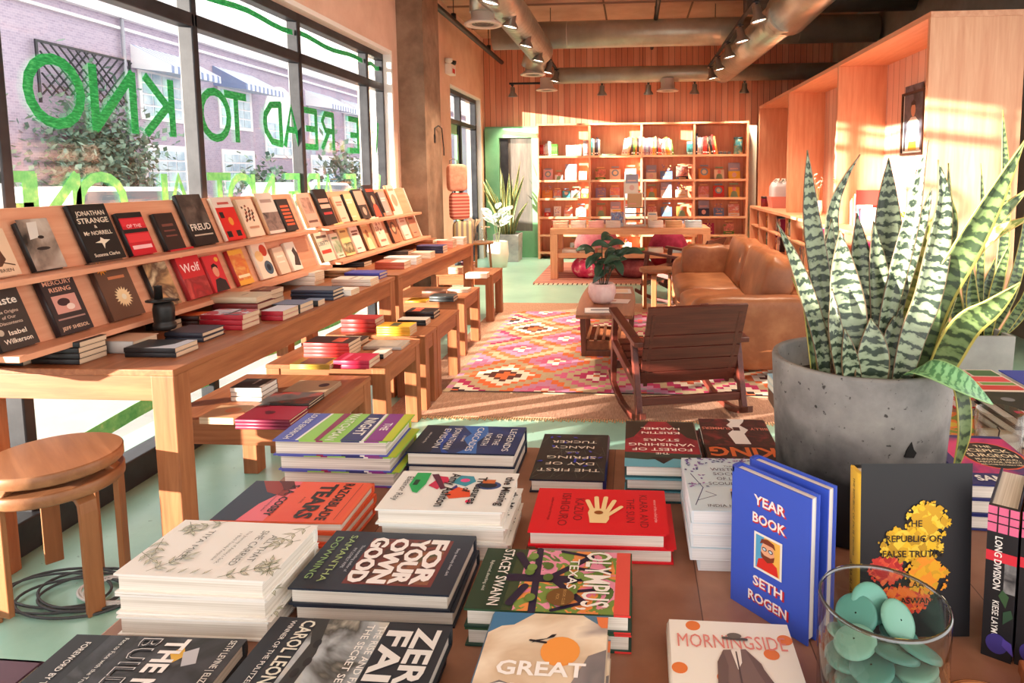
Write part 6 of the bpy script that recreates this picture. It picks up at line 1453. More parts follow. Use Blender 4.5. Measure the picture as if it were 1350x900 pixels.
# benches
tpile(304, 346, 529, BZ, 3, .019, .13, (40, 34, 32), 'black paperback on the nearest low bench', face='fore', hard=False, pages=PAPER, top=W2((170, 150, 140)))
tpile(372, 430, 522, BZ, 2, .009, .16, (186, 160, 132), 'thin tan journal at the back of the nearest bench', hard=True, top=[('e', .6, .3, .16, .14, (60, 56, 70))])
tpile(356, 408, 539, BZ, 2, .012, .14, (66, 56, 54), 'thin dark book with red flowers', top=[('r', 0, 0, 1, 1.5, art([(60, 54, 54), (86, 80, 80), (170, 60, 50)], 12, 9))])
tpile(311, 384, 566, BZ, 3, .0125, .15, (132, 26, 48), 'crimson clothbound book on the nearest low bench', top=[('e', .5, .75, .12, .12, (70, 20, 34)), ('e', .56, .85, .07, .07, (70, 20, 34))], spine=(110, 20, 50))
tpile(263, 310, 559, BZ, 1, .026, .14, (214, 166, 124), 'tan book with orange round shapes on the nearest bench', face='fore', top=[('e', .4, .6, .2, .22, (226, 140, 96)), ('e', .7, .9, .2, .2, (232, 160, 120))], hard=False)
tpile(401, 462, 471, BZ, 4, .0185, .15, (60, 36, 34), 'red edged paperback with a dark cover', spine=(206, 54, 52), top=[('r', .2, .3, .8, .7, (190, 80, 60))], hard=False)
tpile(463, 475, 457, BZ, 1, .03, .13, (44, 38, 36), 'black topped book behind the red edged pile', top=[('r', .1, .3, .9, 1.2, (214, 196, 170))])
tpile(382, 435, 487, BZ, 3, .008, .13, (150, 116, 48), 'thin mustard booklet on the second bench', spine=(176, 140, 50), top=[('r', .1, .2, .9, 1.2, (70, 60, 46))], hard=False)
tpile(439, 487, 486, BZ, 2, .02, .14, (176, 26, 60), 'crimson paperback on the corner of the second bench', hard=False, top=W2((206, 80, 110)))
tpile(489, 506, 473, BZ, 1, .024, .13, (234, 222, 210), 'white book with black spine corner', spine=BK)
tpile(479, 530, 461, BZ, 1, .019, .15, (186, 176, 166), 'grey photo book at the back of the second bench', top=[('r', .1, .2, .9, 1.2, art([(186, 176, 166), (214, 206, 198)], 8, 2))])
tpile(450, 496, 438, BZ, 3, .026, .14, (196, 60, 56), 'tall red paperback in a stack beside the yellow ones', spine=(150, 34, 30), hard=False)
tpile(497, 541, 443, BZ, 4, .0135, .13, (226, 160, 44), 'golden yellow paperback with a dark picture', top=[('r', .15, .6, .85, 1.0, (70, 70, 50))], hard=False)
tpile(524, 562, 429, BZ, 2, .017, .10, (226, 216, 206), 'white paperback with black spine near the narrow bench', spine=BK, hard=False)
tpile(535, 573, 420, BZ, 2, .023, .14, (44, 36, 38), 'black hardback with red title blocks on the narrow bench', top=[('r', .1, .7, .9, 1.1, (206, 90, 70))])
tpile(535, 562, 399, BZ, 1, .012, .14, (232, 170, 50), 'open yellow paperback on the fourth bench', hard=False)
tpile(566, 598, 398, BZ, 2, .021, .13, (50, 54, 56), 'black grey hardback on the bench standing alone')
tpile(556, 588, 387, BZ, 1, .02, .13, (120, 80, 62), 'brown paperback at the back of that lone bench', hard=False)
tpile(590, 617, 386, BZ, 2, .014, .12, (206, 180, 160), 'tan paperback at the back corner of the lone bench', hard=False)
tpile(591, 609, 361, BZ, 2, .03, .13, (206, 170, 144), 'thick tan book on the farthest bench', hard=False)
tpile(608, 624, 355, BZ, 2, .035, .10, (120, 70, 100), 'red and blue patterned box on the farthest bench', top=[('r', 0, 0, 1, 1.5, art([(190, 60, 70), (60, 60, 110), (230, 190, 190)], 16, 3, True))])
tpile(614, 642, 367, BZ, 2, .022, .13, (240, 222, 200), 'cream paperback at the front of the farthest bench', hard=False)
# ------------------------------------------------------------------ far bookcase: books
PASTEL = dict(pink=(240, 190, 190), white=(240, 234, 228), cream=(242, 222, 196), green=(96, 150, 70), teal=(80, 170, 180), blue=(110, 140, 190), dkblue=(60, 66, 96), lilac=(160, 150, 190), orange=(236, 160, 84), red=(206, 66, 60), yellow=(246, 206, 84), tan=(206, 170, 130), grey=(150, 156, 166), dark=(64, 56, 58), mag=(170, 50, 100), sky=(190, 216, 232))
ROWN = ['second', 'third', 'fourth', 'fifth', 'bottom']
COLN = ['first', 'second', 'third', 'last']
FACE = {1.31: [[('pink', .16, .2), ('white', .13, .1), ('white', .19, .17), ('cream', .13, .16)], [('green', .17, .2), ('cream', .18, .19), ('white', .19, .2)], [('cream', .17, .16), ('blue', .2, .15), ('dark', .2, .18)], [('orange', .19, .19), ('cream', .16, .17), ('yellow', .19, .18)]],
        1.01: [[('orange', .17, .14), ('sky', .13, .13), ('teal', .13, .13), ('white', .15, .13), ('yellow', .11, .14)], [('lilac', .17, .18), ('sky', .16, .15), ('white', .2, .16)], [('orange', .17, .16), ('white', .18, .18), ('cream', .2, .14)], [('pink', .17, .19), ('red', .18, .2), ('yellow', .18, .18)]],
        .70: [[('red', .10, .15), ('white', .12, .18), ('white', .14, .12), ('white', .17, .15)], [('tan', .17, .17), ('white', .17, .15), ('sky', .18, .17)], [('cream', .15, .17), ('blue', .18, .16), ('orange', .17, .17)], [('dkblue', .18, .19), ('blue', .17, .14), ('white', .18, .2)]],
        .40: [[('red', .17, .16), ('white', .15, .14)], [('orange', .18, .14), ('white', .2, .15), ('sky', .18, .14)], [('sky', .17, .15), ('blue', .2, .16), ('red', .18, .15)], [('mag', .18, .19), ('green', .17, .16)]],
        .11: [[('grey', .19, .17), ('sky', .18, .15)], [('white', .2, .16), ('cream', .18, .15)], [('cream', .18, .16), ('pink', .18, .16)], [('white', .2, .16)]]}
ADJ = dict(pink='pink', white='white', cream='cream', green='green', teal='teal', blue='blue', dkblue='dark blue', lilac='lilac', orange='orange', red='red', yellow='yellow', tan='tan', grey='grey', dark='dark', mag='magenta', sky='pale blue')
AC = [[(206, 66, 60), (236, 170, 80)], [(70, 130, 170), (240, 210, 150)], [(90, 150, 90), (230, 110, 100)], [(120, 130, 170), (230, 170, 160)], [(226, 150, 60), (120, 80, 140)]]
AC = [[tuple(int(v*.62+92) for v in c) for c in p] for p in AC]
sd = 100
for ri, (z, cols) in enumerate(FACE.items()):
    for ci, row in enumerate(cols):
        x0, x1 = COLX[ci]+.035, COLX[ci+1]; n = len(row); tot = sum(b[1] for b in row); gap = ((x1-x0)-tot)/(n+1)
        x = x0+gap
        for k, (cn, w, h) in enumerate(row):
            sd += 1
            c = PASTEL[cn]
            kd = K(w, h, .012, c, gen(sd, c, AC[sd % 5], ['art', 'disc', 'figure', 'block', 'dots'][sd % 5]), hard=True, pages=PAPER)
            # covers are drawn for upright shapes; keep the print inside squat ones
            lab = '%s picture book, %s along the %s shelf, %s column of far bookcase' % (ADJ[cn], ORD[k], ROWN[ri], COLN[ci])
            lean(kd, x+w/2, 11.40, z+.001, 0, 16, lab, 'picture_book', 'picture books facing out in the far bookcase')
            x += w+gap
# spine-out books on its top shelf
SPN = [(0, .0, [('red', .03, .2), ('red', .028, .2), ('pink', .03, .2), ('white', .03, .22), ('white', .035, .26), ('white', .03, .25), ('green', .025, .21), ('green', .025, .21), ('green', .025, .21), ('green', .025, .21)]),
       (0, .44, [('white', .05, .19), ('white', .05, .19), ('white', .05, .19), ('cream', .03, .19), ('white', .04, .19), ('cream', .03, .19)]),
       (0, .73, [('white', .045, .26), ('pink', .035, .27), ('mag', .03, .26)]),
       (1, .0, [('teal', .03, .3), ('cream', .025, .29), ('dark', .03, .29), ('dkblue', .025, .31), ('white', .03, .28)]),
       (1, .50, [('white', .045, .29), ('white', .045, .3), ('tan', .035, .31), ('dark', .03, .3), ('green', .03, .29), ('orange', .03, .31), ('dark', .03, .29), ('cream', .035, .32), ('white', .05, .31)]),
       (2, .01, [('lilac', .04, .29), ('sky', .035, .29), ('lilac', .035, .3), ('pink', .035, .29), ('yellow', .03, .3), ('tan', .03, .32), ('dark', .025, .3), ('red', .03, .29), ('red', .03, .26), ('white', .03, .27), ('cream', .03, .27), ('orange', .03, .29), ('yellow', .03, .3), ('white', .03, .28), ('green', .03, .26)]),
       (2, .73, [('teal', .028, .23)]*4),
       (3, .01, [('dkblue', .025, .36), ('white', .025, .3), ('sky', .025, .3), ('grey', .03, .29), ('red', .035, .3), ('red', .035, .31), ('dark', .03, .29), ('tan', .03, .31), ('dark', .03, .31), ('red', .035, .33), ('orange', .03, .31)])]
cnt = {}
for ci, off, items in SPN:
    x = COLX[ci]+.04+off; ln = -14 if (ci, off) == (1, .50) else (12 if (ci in (2, 3) and off < .1) else 0)
    for k, (cn, t, h) in enumerate(items):
        j = cnt[ci] = cnt.get(ci, -1)+1
        c = PASTEL[cn]; kd = K(h*.72, h, t, c, [], sshapes=[('r', h/t*.2, .15, h/t*.5, .85, tuple(min(255, int(v*1.12)+14) for v in c)), ('r', h/t*.8, .2, h/t*.86, .8, (240, 230, 220) if sum(c) < 450 else (120, 80, 70))], hard=False)
        a = 0
        if ln and ln > 0 and k >= len(items)*.55: a = 10
        if ln < 0 and k < 3: a = -12
        zoff = abs(math.sin(R(a)))*t+.001
        M = T(x, 11.40-.1, 1.71+zoff)@RY(-a if a else 0)@RZ(90)@RX(90)@T(h*.36, h/2, 0)
        lab = '%s book, %s from left on the top shelf, %s column of far bookcase' % (ADJ[cn], ORD[j] if j < 16 else ['seventeenth', 'eighteenth', 'nineteenth', 'twentieth', 'twenty-first', 'twenty-second'][j-16], COLN[ci])
        book(kd, M, lab, 'book', 'books standing on the top shelf of the far bookcase')
        x += (t/math.cos(R(a)) if a else t)+.0015+(.012 if a and k == math.ceil(len(items)*.55) else 0)+(.035 if a < 0 and k == 2 else 0)
# globe jar on the top shelf
o = thing('patterned_tin', 'tall blue green patterned tin at the right end of the top shelf', 'tin', (1.72, 11.38, 1.711))
mb = MB(); mb.lathe([(.001, 0), (.07, 0), (.07, .26), (.065, .27), (.001, .27)], mottled('tin_print', [(.35, (40, 70, 90)), (.5, (70, 150, 160)), (.65, (190, 150, 90))], 14, .4), 28); mb.build('body', o)
mb = MB(); mb.lathe([(.07, .262), (.074, .265), (.074, .29), (.001, .295)], flat((60, 110, 120), .35), 28); mb.build('lid', o)
o = thing('toy_train', 'row of small dark toy blocks on the top shelf', 'toy', (1.46, 11.34, 1.711))
for k in range(4): mb = MB(); mb.box(-.13+.07*k, -.075+.07*k, -.03, .03, .008, .06, flat((52, 46, 48), .5)); mb.lathe([(.018, -.034), (.02, 0), (.018, .034)], BLACK, 12, (0, 0, 0)) if False else None; mb.build('wagon', o, .006)
o = thing('glass_dish', 'low pale green glass dish on the top shelf, second column', 'dish', (-.42, 11.32, 1.711))
mb = MB(); mb.lathe([(.001, 0), (.08, .001), (.13, .03), (.126, .034), (.08, .01), (.001, .008)], flat((150, 190, 170), .2), 28); mb.build('bowl', o)
mb = MB(); mb.lathe([(.03, -.0005), (.032, .004), (.028, .006)], flat((120, 160, 140), .2), 20); mb.build('foot', o)
# ---- two tier table: piles, a central display stand
zt = .6925
XS = [(-.98, .20), (-.74, .2), (-.50, .2), (-.27, .2), (.30, .2), (.54, .22), (.80, .22)]
TC = ['cream', 'white', 'pink', 'white', 'white', 'tan', 'sky']
for i, ((x, w), cn) in enumerate(zip(XS, TC)):
    kd = K(.15, w, .03, PASTEL[cn], gen(300+i, PASTEL[cn], AC[i % 5]), hard=False)
    stack(kd, x, 9.12, zt+.0005, 90, 3, '%s book in pile %s along the far table top' % (ADJ[cn], ['one', 'two', 'three', 'four', 'five', 'six', 'seven'][i]), 'picture_book', jit=.003)
for i, (x, cn) in enumerate(((-.86, 'white'), (-.62, 'cream'), (-.38, 'tan'), (.30, 'white'), (.56, 'sky'), (.82, 'cream'))):
    kd = K(.16, .2, .022, PASTEL[cn], gen(340+i, PASTEL[cn], AC[i % 5]), hard=False)
    stack(kd, x, 9.08, .3575, 90, 3 if i % 2 else 2, '%s book in pile %s on the lower tier of the far table' % (ADJ[cn], ['one', 'two', 'three', 'four', 'five', 'six'][i]), 'picture_book', jit=.003)
for i, (x, cn) in enumerate(((-.1, 'orange'), (.08, 'green'))):
    kd = K(.17, .14, .03, PASTEL[cn], gen(360+i, PASTEL[cn], AC[i]), hard=True)
    stack(kd, x, 9.08, .3575, 90, 2, '%s board book in the middle of the lower tier' % ADJ[cn], 'picture_book', jit=.003)
o = thing('book_stand', 'white stepped book stand in the middle of the far table', 'stand', (.02, 9.3, zt))
mb = MB(); mb.box(-.15, .15, -.02, .12, 0, .02, WHITE); mb.build('base', o)
for s in (-.15, .13): mb = MB(); mb.box(s, s+.02, -.02, .12, .02, .62, WHITE); mb.build('upright', o)
for z in (.10, .18, .26, .46): mb = MB(); mb.box(-.13, .13, -.02, .12, z-.012, z, WHITE if z > .3 else flat((120, 110, 104), .5)); mb.build('shelf', o)
for i, (x, y, z, cn, w, h, l) in enumerate(((-.22, 9.20, 0, 'sky', .17, .19, 'blue rainbow picture book leaning left of the white stand'), (.26, 9.20, 0, 'cream', .13, .2, 'cream picture book leaning right of the white stand'), (.02, 9.25, .261, 'tan', .2, .19, 'tan picture book on the middle of the white stand'), (-.02, 9.25, .461, 'white', .17, .19, 'white picture book at the top of the white stand'))):
    kd = K(w, h, .012, PASTEL[cn], gen(380+i, PASTEL[cn], [(90, 120, 190), (240, 200, 90)] if i == 0 else AC[i], 'art' if i == 0 else None)); lean(kd, x, y+.03, zt+z+.001, 0, 10, l, 'picture_book', 'books on the white stand')
# ------------------------------------------------------------------ right shelving: things on the counter and shelves
def frame(label, y0, y1, z0, z1, art_, fm=None, x=SXB-.004, tilt=0, hang=True):
    o = thing('framed_picture', label, 'picture', (x, (y0+y1)/2, z0)); w, h = y1-y0, z1-z0; t_ = .022
    FM = flat((58, 36, 28), .4) if fm is None else fm
    M = RY(-tilt)
    mb = MB()
    for a, b, c, d in ((-w/2, w/2, 0, t_), (-w/2, w/2, h-t_, h), (-w/2, -w/2+t_, t_, h-t_), (w/2-t_, w/2, t_, h-t_)): mb.box(-.024, 0, a, b, c, d, FM, M)
    mb.build('frame', o)
    mb = MB(); mb.box(-.010, -.004, -w/2+t_, w/2-t_, t_, h-t_, WHT_M, M); mb.build('mount', o)
    mb = MB(); f = lambda u, v, l: M @ Vector((-.0105-.0004*(l+1), w/2-t_-.02-(u)*(w-2*t_-.04), t_+.02+v*(w-2*t_-.04)))
    draw(mb, art_, f, w); mb.build('print', o)
    return o
WHT_M = flat((236, 230, 220), .5)
A_ = atx(1190, 205, SXB); B_ = atx(1224, 112, SXB)
hh = 1.42
frame('large dark framed portrait of a person in a white shirt, hanging in the niche', B_.y+.01, A_.y+.0, 1.545, 2.10, [('r', 0, 0, 1, 1.45, art([(50, 56, 70), (90, 96, 110), (36, 40, 50)], 6, 4)), ('p', [(.1, 0), (.9, 0), (.82, .62), (.62, .74), (.38, .74), (.18, .62)], (236, 232, 226)), ('r', .28, 0, .72, .2, (214, 180, 60)), ('e', .5, .9, .12, .16, (206, 150, 120)), ('p', [(.36, .92), (.38, 1.06), (.5, 1.12), (.62, 1.06), (.64, .92), (.58, 1.0), (.42, 1.0)], (36, 28, 28))])
frame('dark framed pale picture leaning on the counter below the portrait', 5.62, 6.02, CNT+.001, 1.42, [('r', 0, 0, 1, 1.3, (240, 230, 224)), ('c', .55, .3, .5, .9, .05, (206, 150, 140)), ('c', .3, .3, .36, .7, .02, (206, 170, 150)), ('e', .52, 1.0, .1, .12, (150, 110, 100))], x=SXB-.10, tilt=-9)
# letter board in the middle niche
o = thing('letter_board', 'pale board with raised grey lines hanging in the middle niche', 'board', (SXB-.012, 7.9, 1.72))
mb = MB(); mb.box(-.012, 0, -.32, .32, 0, .48, flat((206, 176, 156), .6)); mb.build('panel', o)
mb = MB()
for k in range(5):
    for j in range(5): mb.box(-.016, -.012, -.28+.115*j, -.28+.115*j+.10, .05+.085*k, .09+.085*k, flat((160, 120, 104), .6))
mb.build('raised_lines', o)
o = thing('paper_bunting', 'row of small hanging paper tags above the board', 'decoration', (SXB-.012, 7.9, 2.32))
mb = MB(); mb.tube([(-.004, -.3, 0), (-.004, 0, -.03), (-.004, .3, 0)], .002, WHITE, 6); mb.build('string', o)
for k in range(4): mb = MB(); mb.prism([(-.03, 0), (.03, 0), (.03, -.09), (0, -.12), (-.03, -.09)], 0, .002, flat((214, 160, 130), .6), T(-.006, -.22+.145*k, -.01)@RZ(90)@RX(90)); mb.build('tag', o)
# plants and vases on the counter
def leafy_sprig(name, label, c, stems, col, potm, pr=.05, ph=.10, cat='plant', seed=1, L=.09):
    r = random.Random(seed); o = thing(name, label, cat, c)
    mb = MB(); mb.lathe([(.001, 0), (pr*.8, 0), (pr, ph*.5), (pr*.9, ph), (pr*.75, ph), (pr*.8, ph*.6), (.001, ph*.6)], potm, 24); mb.build('pot', o)
    for (dx, dy, h) in stems:
        mb = MB(); pts = spline([(0, 0, ph*.6), (dx*.4, dy*.4, ph+h*.55), (dx, dy, ph+h)], 5); mb.tube(pts, .0035, flat((96, 104, 60)), 6); mb.build('stem', o)
        for k in range(3):
            p = Vector(pts[-1-k*2]); a = r.uniform(0, 6.28); d = Vector((math.cos(a), math.sin(a), .5)).normalized()
            blade(o, [p, p+d*L*.5, p+d*L], L*.5, col, (0, -.6, .8), 0, .3)
    return o
LEAFG = mottled('fresh_leaf', [(.3, (96, 120, 50)), (.7, (140, 160, 76))], 12, .4)
LEAFD = mottled('rubber_leaf', [(.3, (36, 56, 44)), (.7, (62, 88, 66))], 8, .3)
LEAFW = mottled('silver_leaf', [(.3, (170, 190, 176)), (.7, (226, 236, 226))], 14, .4)
VASEW = flat((238, 226, 212), .35); VASEP = flat((226, 150, 110), .4)
leafy_sprig('potted_plant', 'rubber plant sprig with brown leaves in a white vase on the counter', (2.28, 7.45, CNT), [(.05, -.1, .42), (-.05, .05, .34), (.02, .12, .26)], mottled('bronze_leaf', [(.3, (120, 60, 40)), (.6, (120, 130, 60))], 10, .4), VASEW, .06, .16, seed=4, L=.13)
leafy_sprig('potted_plant', 'dried pink flower stems in a pale vase in the middle niche', (2.22, 8.35, CNT), [(.04, -.05, .26), (-.04, .05, .30), (.02, .1, .22)], flat((220, 150, 140)), VASEW, .055, .18, seed=5, L=.05)
leafy_sprig('flower_pot', 'small yellow flowers in an orange pot below the framed picture', (2.18, 5.55, CNT), [(.03, -.05, .06), (-.03, .04, .07), (.05, .05, .05), (-.05, -.04, .06), (0, 0, .09)], flat((240, 206, 50)), VASEP, .06, .09, seed=6, L=.05)
o = thing('bottle_vase', 'slim orange glass bottle in the middle niche', 'vase', (2.2, 7.2, CNT))
mb = MB(); mb.lathe([(.001, 0), (.04, 0), (.042, .12), (.018, .17), (.016, .26), (.02, .265), (.014, .265), (.001, .2)], flat((232, 150, 90), .2), 24); mb.build('body', o)
mb = MB(); mb.lathe([(.016, .262), (.022, .268), (.014, .272)], flat((210, 130, 76), .2), 20); mb.build('lip', o)
# gift basket in the far niche
o = thing('gift_basket', 'wrapped pink gift basket with white bow on the far counter', 'basket', (2.2, 10.35, CNT))
mb = MB(); mb.loft([[(-.14, -.14, 0), (.14, -.14, 0), (.14, .14, 0), (-.14, .14, 0)], [(-.17, -.17, .17), (.17, -.17, .17), (.17, .17, .17), (-.17, .17, .17)]], flat((226, 150, 140), .6), True, True, False); mb.build('basket', o)
mb = MB(); cushion(mb, -.15, .15, -.15, .15, .14, .36, flat((216, 214, 220), .3), .02, wr=.03); mb.build('wrapping', o)
mb = MB()
for k in range(6): a = k*60; mb.tube([(0, 0, .36), (.07*math.cos(R(a)), .07*math.sin(R(a)), .43), (.11*math.cos(R(a)), .11*math.sin(R(a)), .40), (0, 0, .36)], .012, WHITE, 8)
mb.build('bow', o)
o = thing('candle_jar', 'dark red candle jar beside the gift basket', 'candle', (2.04, 10.72, CNT))
mb = MB(); mb.lathe([(.001, 0), (.055, 0), (.057, .13), (.05, .135), (.001, .13)], flat((120, 30, 44), .2), 24); mb.build('jar', o)
mb = MB(); mb.lathe([(.056, .131), (.058, .135), (.058, .16), (.001, .162)], flat((70, 50, 50), .4), 24); mb.build('lid', o)
o = thing('gift_bag', 'purple paper gift bag by the gift basket', 'bag', (2.36, 10.0, CNT))
mb = MB(); mb.box(-.05, .05, -.10, .10, 0, .30, flat((92, 70, 110), .6)); mb.build('bag', o, .004)
mb = MB(); mb.tube([(0, -.05, .30), (0, -.04, .37), (0, .04, .37), (0, .05, .30)], .004, WHITE, 6); mb.build('handle', o)
# books and boxes on the counter and in the lower shelves
CB = [('white', .03, .24), ('cream', .03, .26), ('orange', .035, .28), ('white', .04, .3), ('red', .02, .34), ('white', .035, .2), ('teal', .04, .17), ('mag', .04, .17), ('white', .05, .18)]
y = 6.80
for k, (cn, t, h) in enumerate(CB):
    kd = K(h*.7, h, t, PASTEL[cn], [], hard=False)
    book(kd, T(2.12, y, CNT+.001)@RZ(0)@RX(90)@T(h*.35, h/2, 0), '%s book standing on the right counter, %s from the niche divider' % (ADJ[cn], ORD[k]), 'book', 'books standing on the right counter')
    y -= t+.006
bay_l = ['nearest', 'middle', 'far']
cnt3 = {}
for bi in range(3):
    for j in range(3):
        ya = BAYS[bi]+(BAYS[bi+1]-BAYS[bi])*j/3+.05; yb = BAYS[bi]+(BAYS[bi+1]-BAYS[bi])*(j+1)/3-.04
        for si, z in enumerate((.06, .33, .60)):
            r = random.Random(bi*31+j*7+si)
            y = yb; names = list(ADJ)
            nb = 9 if bi == 2 else 5
            if (j+si+bi) % 3 == 1 and bi < 2:
                o = thing('storage_box', 'plain %s box on the %s, %s divided column of the %s bay' % (('pale', 'pinkish', 'tan')[r.randrange(3)], ['bottom shelf', 'middle shelf', 'upper low shelf'][si], ORD[j], bay_l[bi]), 'box', (2.2, (ya+yb)/2, z))
                c_ = ((226, 196, 176), (216, 170, 150), (206, 170, 136))[r.randrange(3)]
                mb = MB(); mb.box(-.20, .20, -.2, .2, 0, .14, flat(c_, .6)); mb.build('box', o, .004)
                mb = MB(); mb.box(-.204, .204, -.204, .204, .14, .175, flat(tuple(v-12 for v in c_), .6)); mb.build('lid', o, .004)
                continue
            for k in range(nb):
                cn = names[r.randrange(len(names))]; t = r.uniform(.022, .045); h = r.uniform(.17, .215)
                kd = K(h*.7, h, t, PASTEL[cn], [], hard=False, sshapes=[('r', h/t*.2, .2, h/t*.5, .8, (240, 230, 220) if sum(PASTEL[cn]) < 480 else (130, 90, 80))])
                book(kd, T(2.0, y, z+.001)@RX(90)@T(h*.35, h/2, 0), '%s book %s from far end, %s, %s column, %s right bay' % (ADJ[cn], ORD[k], ['bottom shelf', 'middle shelf', 'upper low shelf'][si], ORD[j], bay_l[bi]), 'book', 'books in the low shelves of the right shelving')
                y -= t+.002
# ------------------------------------------------------------------ by the entrance
FP = Vector((-2.07, 11.02, 0))
o = plant3 = thing('snake_plant', 'tall dark snake plant in a square concrete pot by the green door', 'plant', FP)
mb = MB(); q = .21; b0 = [(-q, -q), (q, -q), (q, q), (-q, q)]; i0 = [(x*.88, y*.88) for x, y in b0]
mb.loft([[(x*.93, y*.93, 0) for x, y in b0], [(x, y, .45) for x, y in b0], [(x, y, .45) for x, y in i0], [(x, y, .38) for x, y in i0]], mottled('weathered_concrete', [(.3, (130, 132, 136)), (.7, (196, 190, 186))], 4, .7, stretch=(1, 1, 1.6)), True, True, False); mb.build('planter', o)
mb = MB(); mb.box(-.17, .17, -.17, .17, .36, .405, SOIL); mb.build('soil', o)
r = random.Random(9)
for k in range(22):
    a = r.uniform(0, 6.28); q = r.uniform(.02, .14); h = r.uniform(.5, 1.25); ln = r.uniform(.05, .34)
    p = Vector((q*math.cos(a), q*math.sin(a), .40))
    d = Vector((math.cos(a)*ln, math.sin(a)*ln, 0))
    blade(o, [p, p+d*.3+Vector((0, 0, h*.5)), p+d+Vector((0, 0, h))], r.uniform(.05, .08), SNAKED, (0, -1, 0), r.uniform(-40, 40))
o = thing('side_table', 'small round pale side table by the entrance', 'table', (-2.12, 9.1, 0))
mb = MB(); mb.lathe([(.20, .47), (.205, .475), (.205, .495), (.20, .5), (.001, .5), (.001, .47)], BIRCH, 36, caps=False); mb.build('top', o)
for k in range(3): a = R(30+120*k); mb = MB(); mb.tube([(.15*math.cos(a), .15*math.sin(a), .47), (.18*math.cos(a), .18*math.sin(a), 0)], .016, BIRCHZ, 10); mb.build('leg', o)
for k, (dx, dy, l) in enumerate(((-.07, .05, 'clear glass vase with dried grass on the round side table'), (.08, -.04, 'short glass vase on the front of the round side table'))):
    o = thing('glass_vase', l, 'vase', (-2.12+dx, 9.1+dy, .5005))
    mb = MB(); mb.lathe([(.001, 0), (.035, 0), (.055, .05), (.05, .11), (.028, .15), (.032, .17), (.029, .17), (.025, .15), (.045, .10), (.05, .05), (.001, .006)], CG, 28); mb.build('glass', o)
    mb = MB()
    for q in range(9 if k == 0 else 4): a = q*.7; mb.tube([(0, 0, .02), (.03*math.cos(a), .03*math.sin(a), .2), (.09*math.cos(a), .09*math.sin(a), .30 if k == 0 else .2)], [.002, .003, .012], flat((214, 190, 160)), 6)
    mb.build('stem', o)
o = leafy_sprig('potted_plant', 'pale silvery leaved plant in a tall white pot by the entrance', (-2.08, 10.2, 0), [(.12, -.12, .35), (-.12, .02, .40), (.05, .12, .30), (-.05, -.14, .42), (.14, .05, .45), (0, 0, .5)], LEAFW, VASEW, .17, .40, seed=8, L=.2)
# bags hanging one below another past the pillar
o = thing('bag_hook', 'thin bent wire hook on the pillar side above the bags', 'hook', (-1.945, 6.66, 1.62))
mb = MB(); mb.tube([(0, -.08, .14), (.0, -.08, .24), (.02, -.02, .27), (.03, .06, .25), (.035, .1, .05), (.035, .1, -.02)], .006, BLACK, 8); mb.build('wire', o)
mb = MB(); mb.box(-.006, .004, -.10, -.06, .10, .18, BLACK); mb.build('plate', o)
def bag(label, z, c1, st, dx):
    o = thing('tote_bag', label, 'bag', (-1.88+dx, 6.76, z), R(8), 'bags hanging past the pillar')
    mb = MB(); cushion(mb, -.055, .055, -.0, .20, 0, .27, c1, 0, wr=.006, M=RZ(-62)); mb.build('bag_body', o)
    mb = MB(); mb.tube([(.02, .06, .26), (.02, .06, .31), (.05, .08, .33), (.09, .09, .31), (.09, .09, .26)], .006, flat((120, 110, 104)), 8); mb.build('strap', o)
    return o
bag('plain salmon cloth bag hanging topmost past the pillar', 1.24, mottled('salmon_cloth', [(.4, (226, 150, 120)), (.6, (236, 170, 140))], 20, .9), 0, 0)
bag('red patterned cloth bag hanging in the middle past the pillar', .95, stripes('red_pattern_cloth', (226, 160, 136), (190, 84, 72), 'Z', .034), 0, .02)
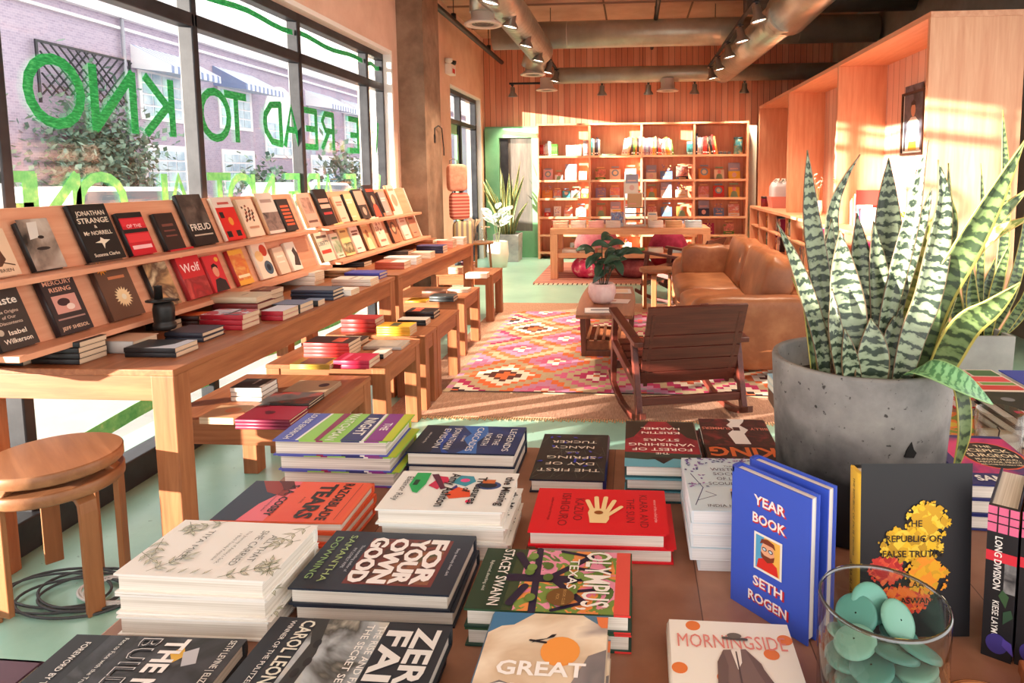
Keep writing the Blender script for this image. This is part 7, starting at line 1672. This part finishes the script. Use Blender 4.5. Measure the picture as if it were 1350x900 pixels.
bag('yellow and grey striped cloth bag hanging lowest past the pillar', .66, stripes('grey_stripe_cloth', (226, 206, 150), (150, 136, 120), 'X', .05), 0, .05)
# ------------------------------------------------------------------ on the coffee table
CT = .4355
pp = Vector((-.235, 5.0, CT))
o = thing('rubber_plant', 'dark leaved rubber plant in a ribbed pinkish pot on the coffee table', 'plant', pp)
mb = MB(); mb.lathe([(.001, 0), (.060, 0), (.088, .03), (.103, .08), (.100, .125), (.088, .150), (.080, .150), (.088, .12), (.001, .12)], mottled('ribbed_ceramic', [(.4, (222, 180, 178)), (.6, (236, 206, 200))], 6, .5), 72, lobes=16, amp=.025); mb.build('pot', o)
mb = MB(); mb.lathe([(.001, .135), (.082, .132), (.08, .118), (.001, .118)], SOIL, 28); mb.build('soil', o)
r = random.Random(12)
for (dx, dy, h) in ((-.06, 0, .26), (.05, -.02, .30), (.12, .02, .22), (.0, .05, .34), (.17, .0, .24)):
    mb = MB(); pts = spline([(dx*.2, dy*.2, .13), (dx*.5, dy*.5, .13+h*.6), (dx, dy, .13+h)], 5); mb.tube(pts, .005, flat((70, 60, 44)), 6); mb.build('stem', o)
    for k in range(5):
        p = Vector(pts[-1-(k % 4)*2]); a = r.uniform(0, 6.28); up = r.uniform(-.7, .6)
        d = Vector((math.cos(a), math.sin(a), up)).normalized()
        blade(o, [p, p+d*.07+Vector((0, 0, .01)), p+d*.14-Vector((0, 0, .02))], .06, LEAFD, (0, -.7, .7), 0, .3)
for (x, y, w, h, rz, l, sh) in ((-.235, 4.70, .22, .16, 4, 'white magazine with a dark print at the near end of the coffee table', [('r', .2, .3, .8, .5, (120, 120, 130)), ('c', .1, .2, .9, .22, .01, (160, 150, 150))]), (-.13, 5.06, .20, .15, -8, 'white leaflet beside the ribbed pot on the coffee table', [('r', .15, .2, .5, .5, (206, 160, 160))]), (-.14, 5.50, .24, .2, 3, 'cream paper sheet toward the far end of the coffee table', [('r', .1, .1, .9, .7, (236, 214, 186))])):
    kd = K(w, h, .004, (240, 234, 230), sh, hard=False); book(kd, T(x, y, CT+.0004)@RZ(rz), l, 'magazine', cat='magazine')
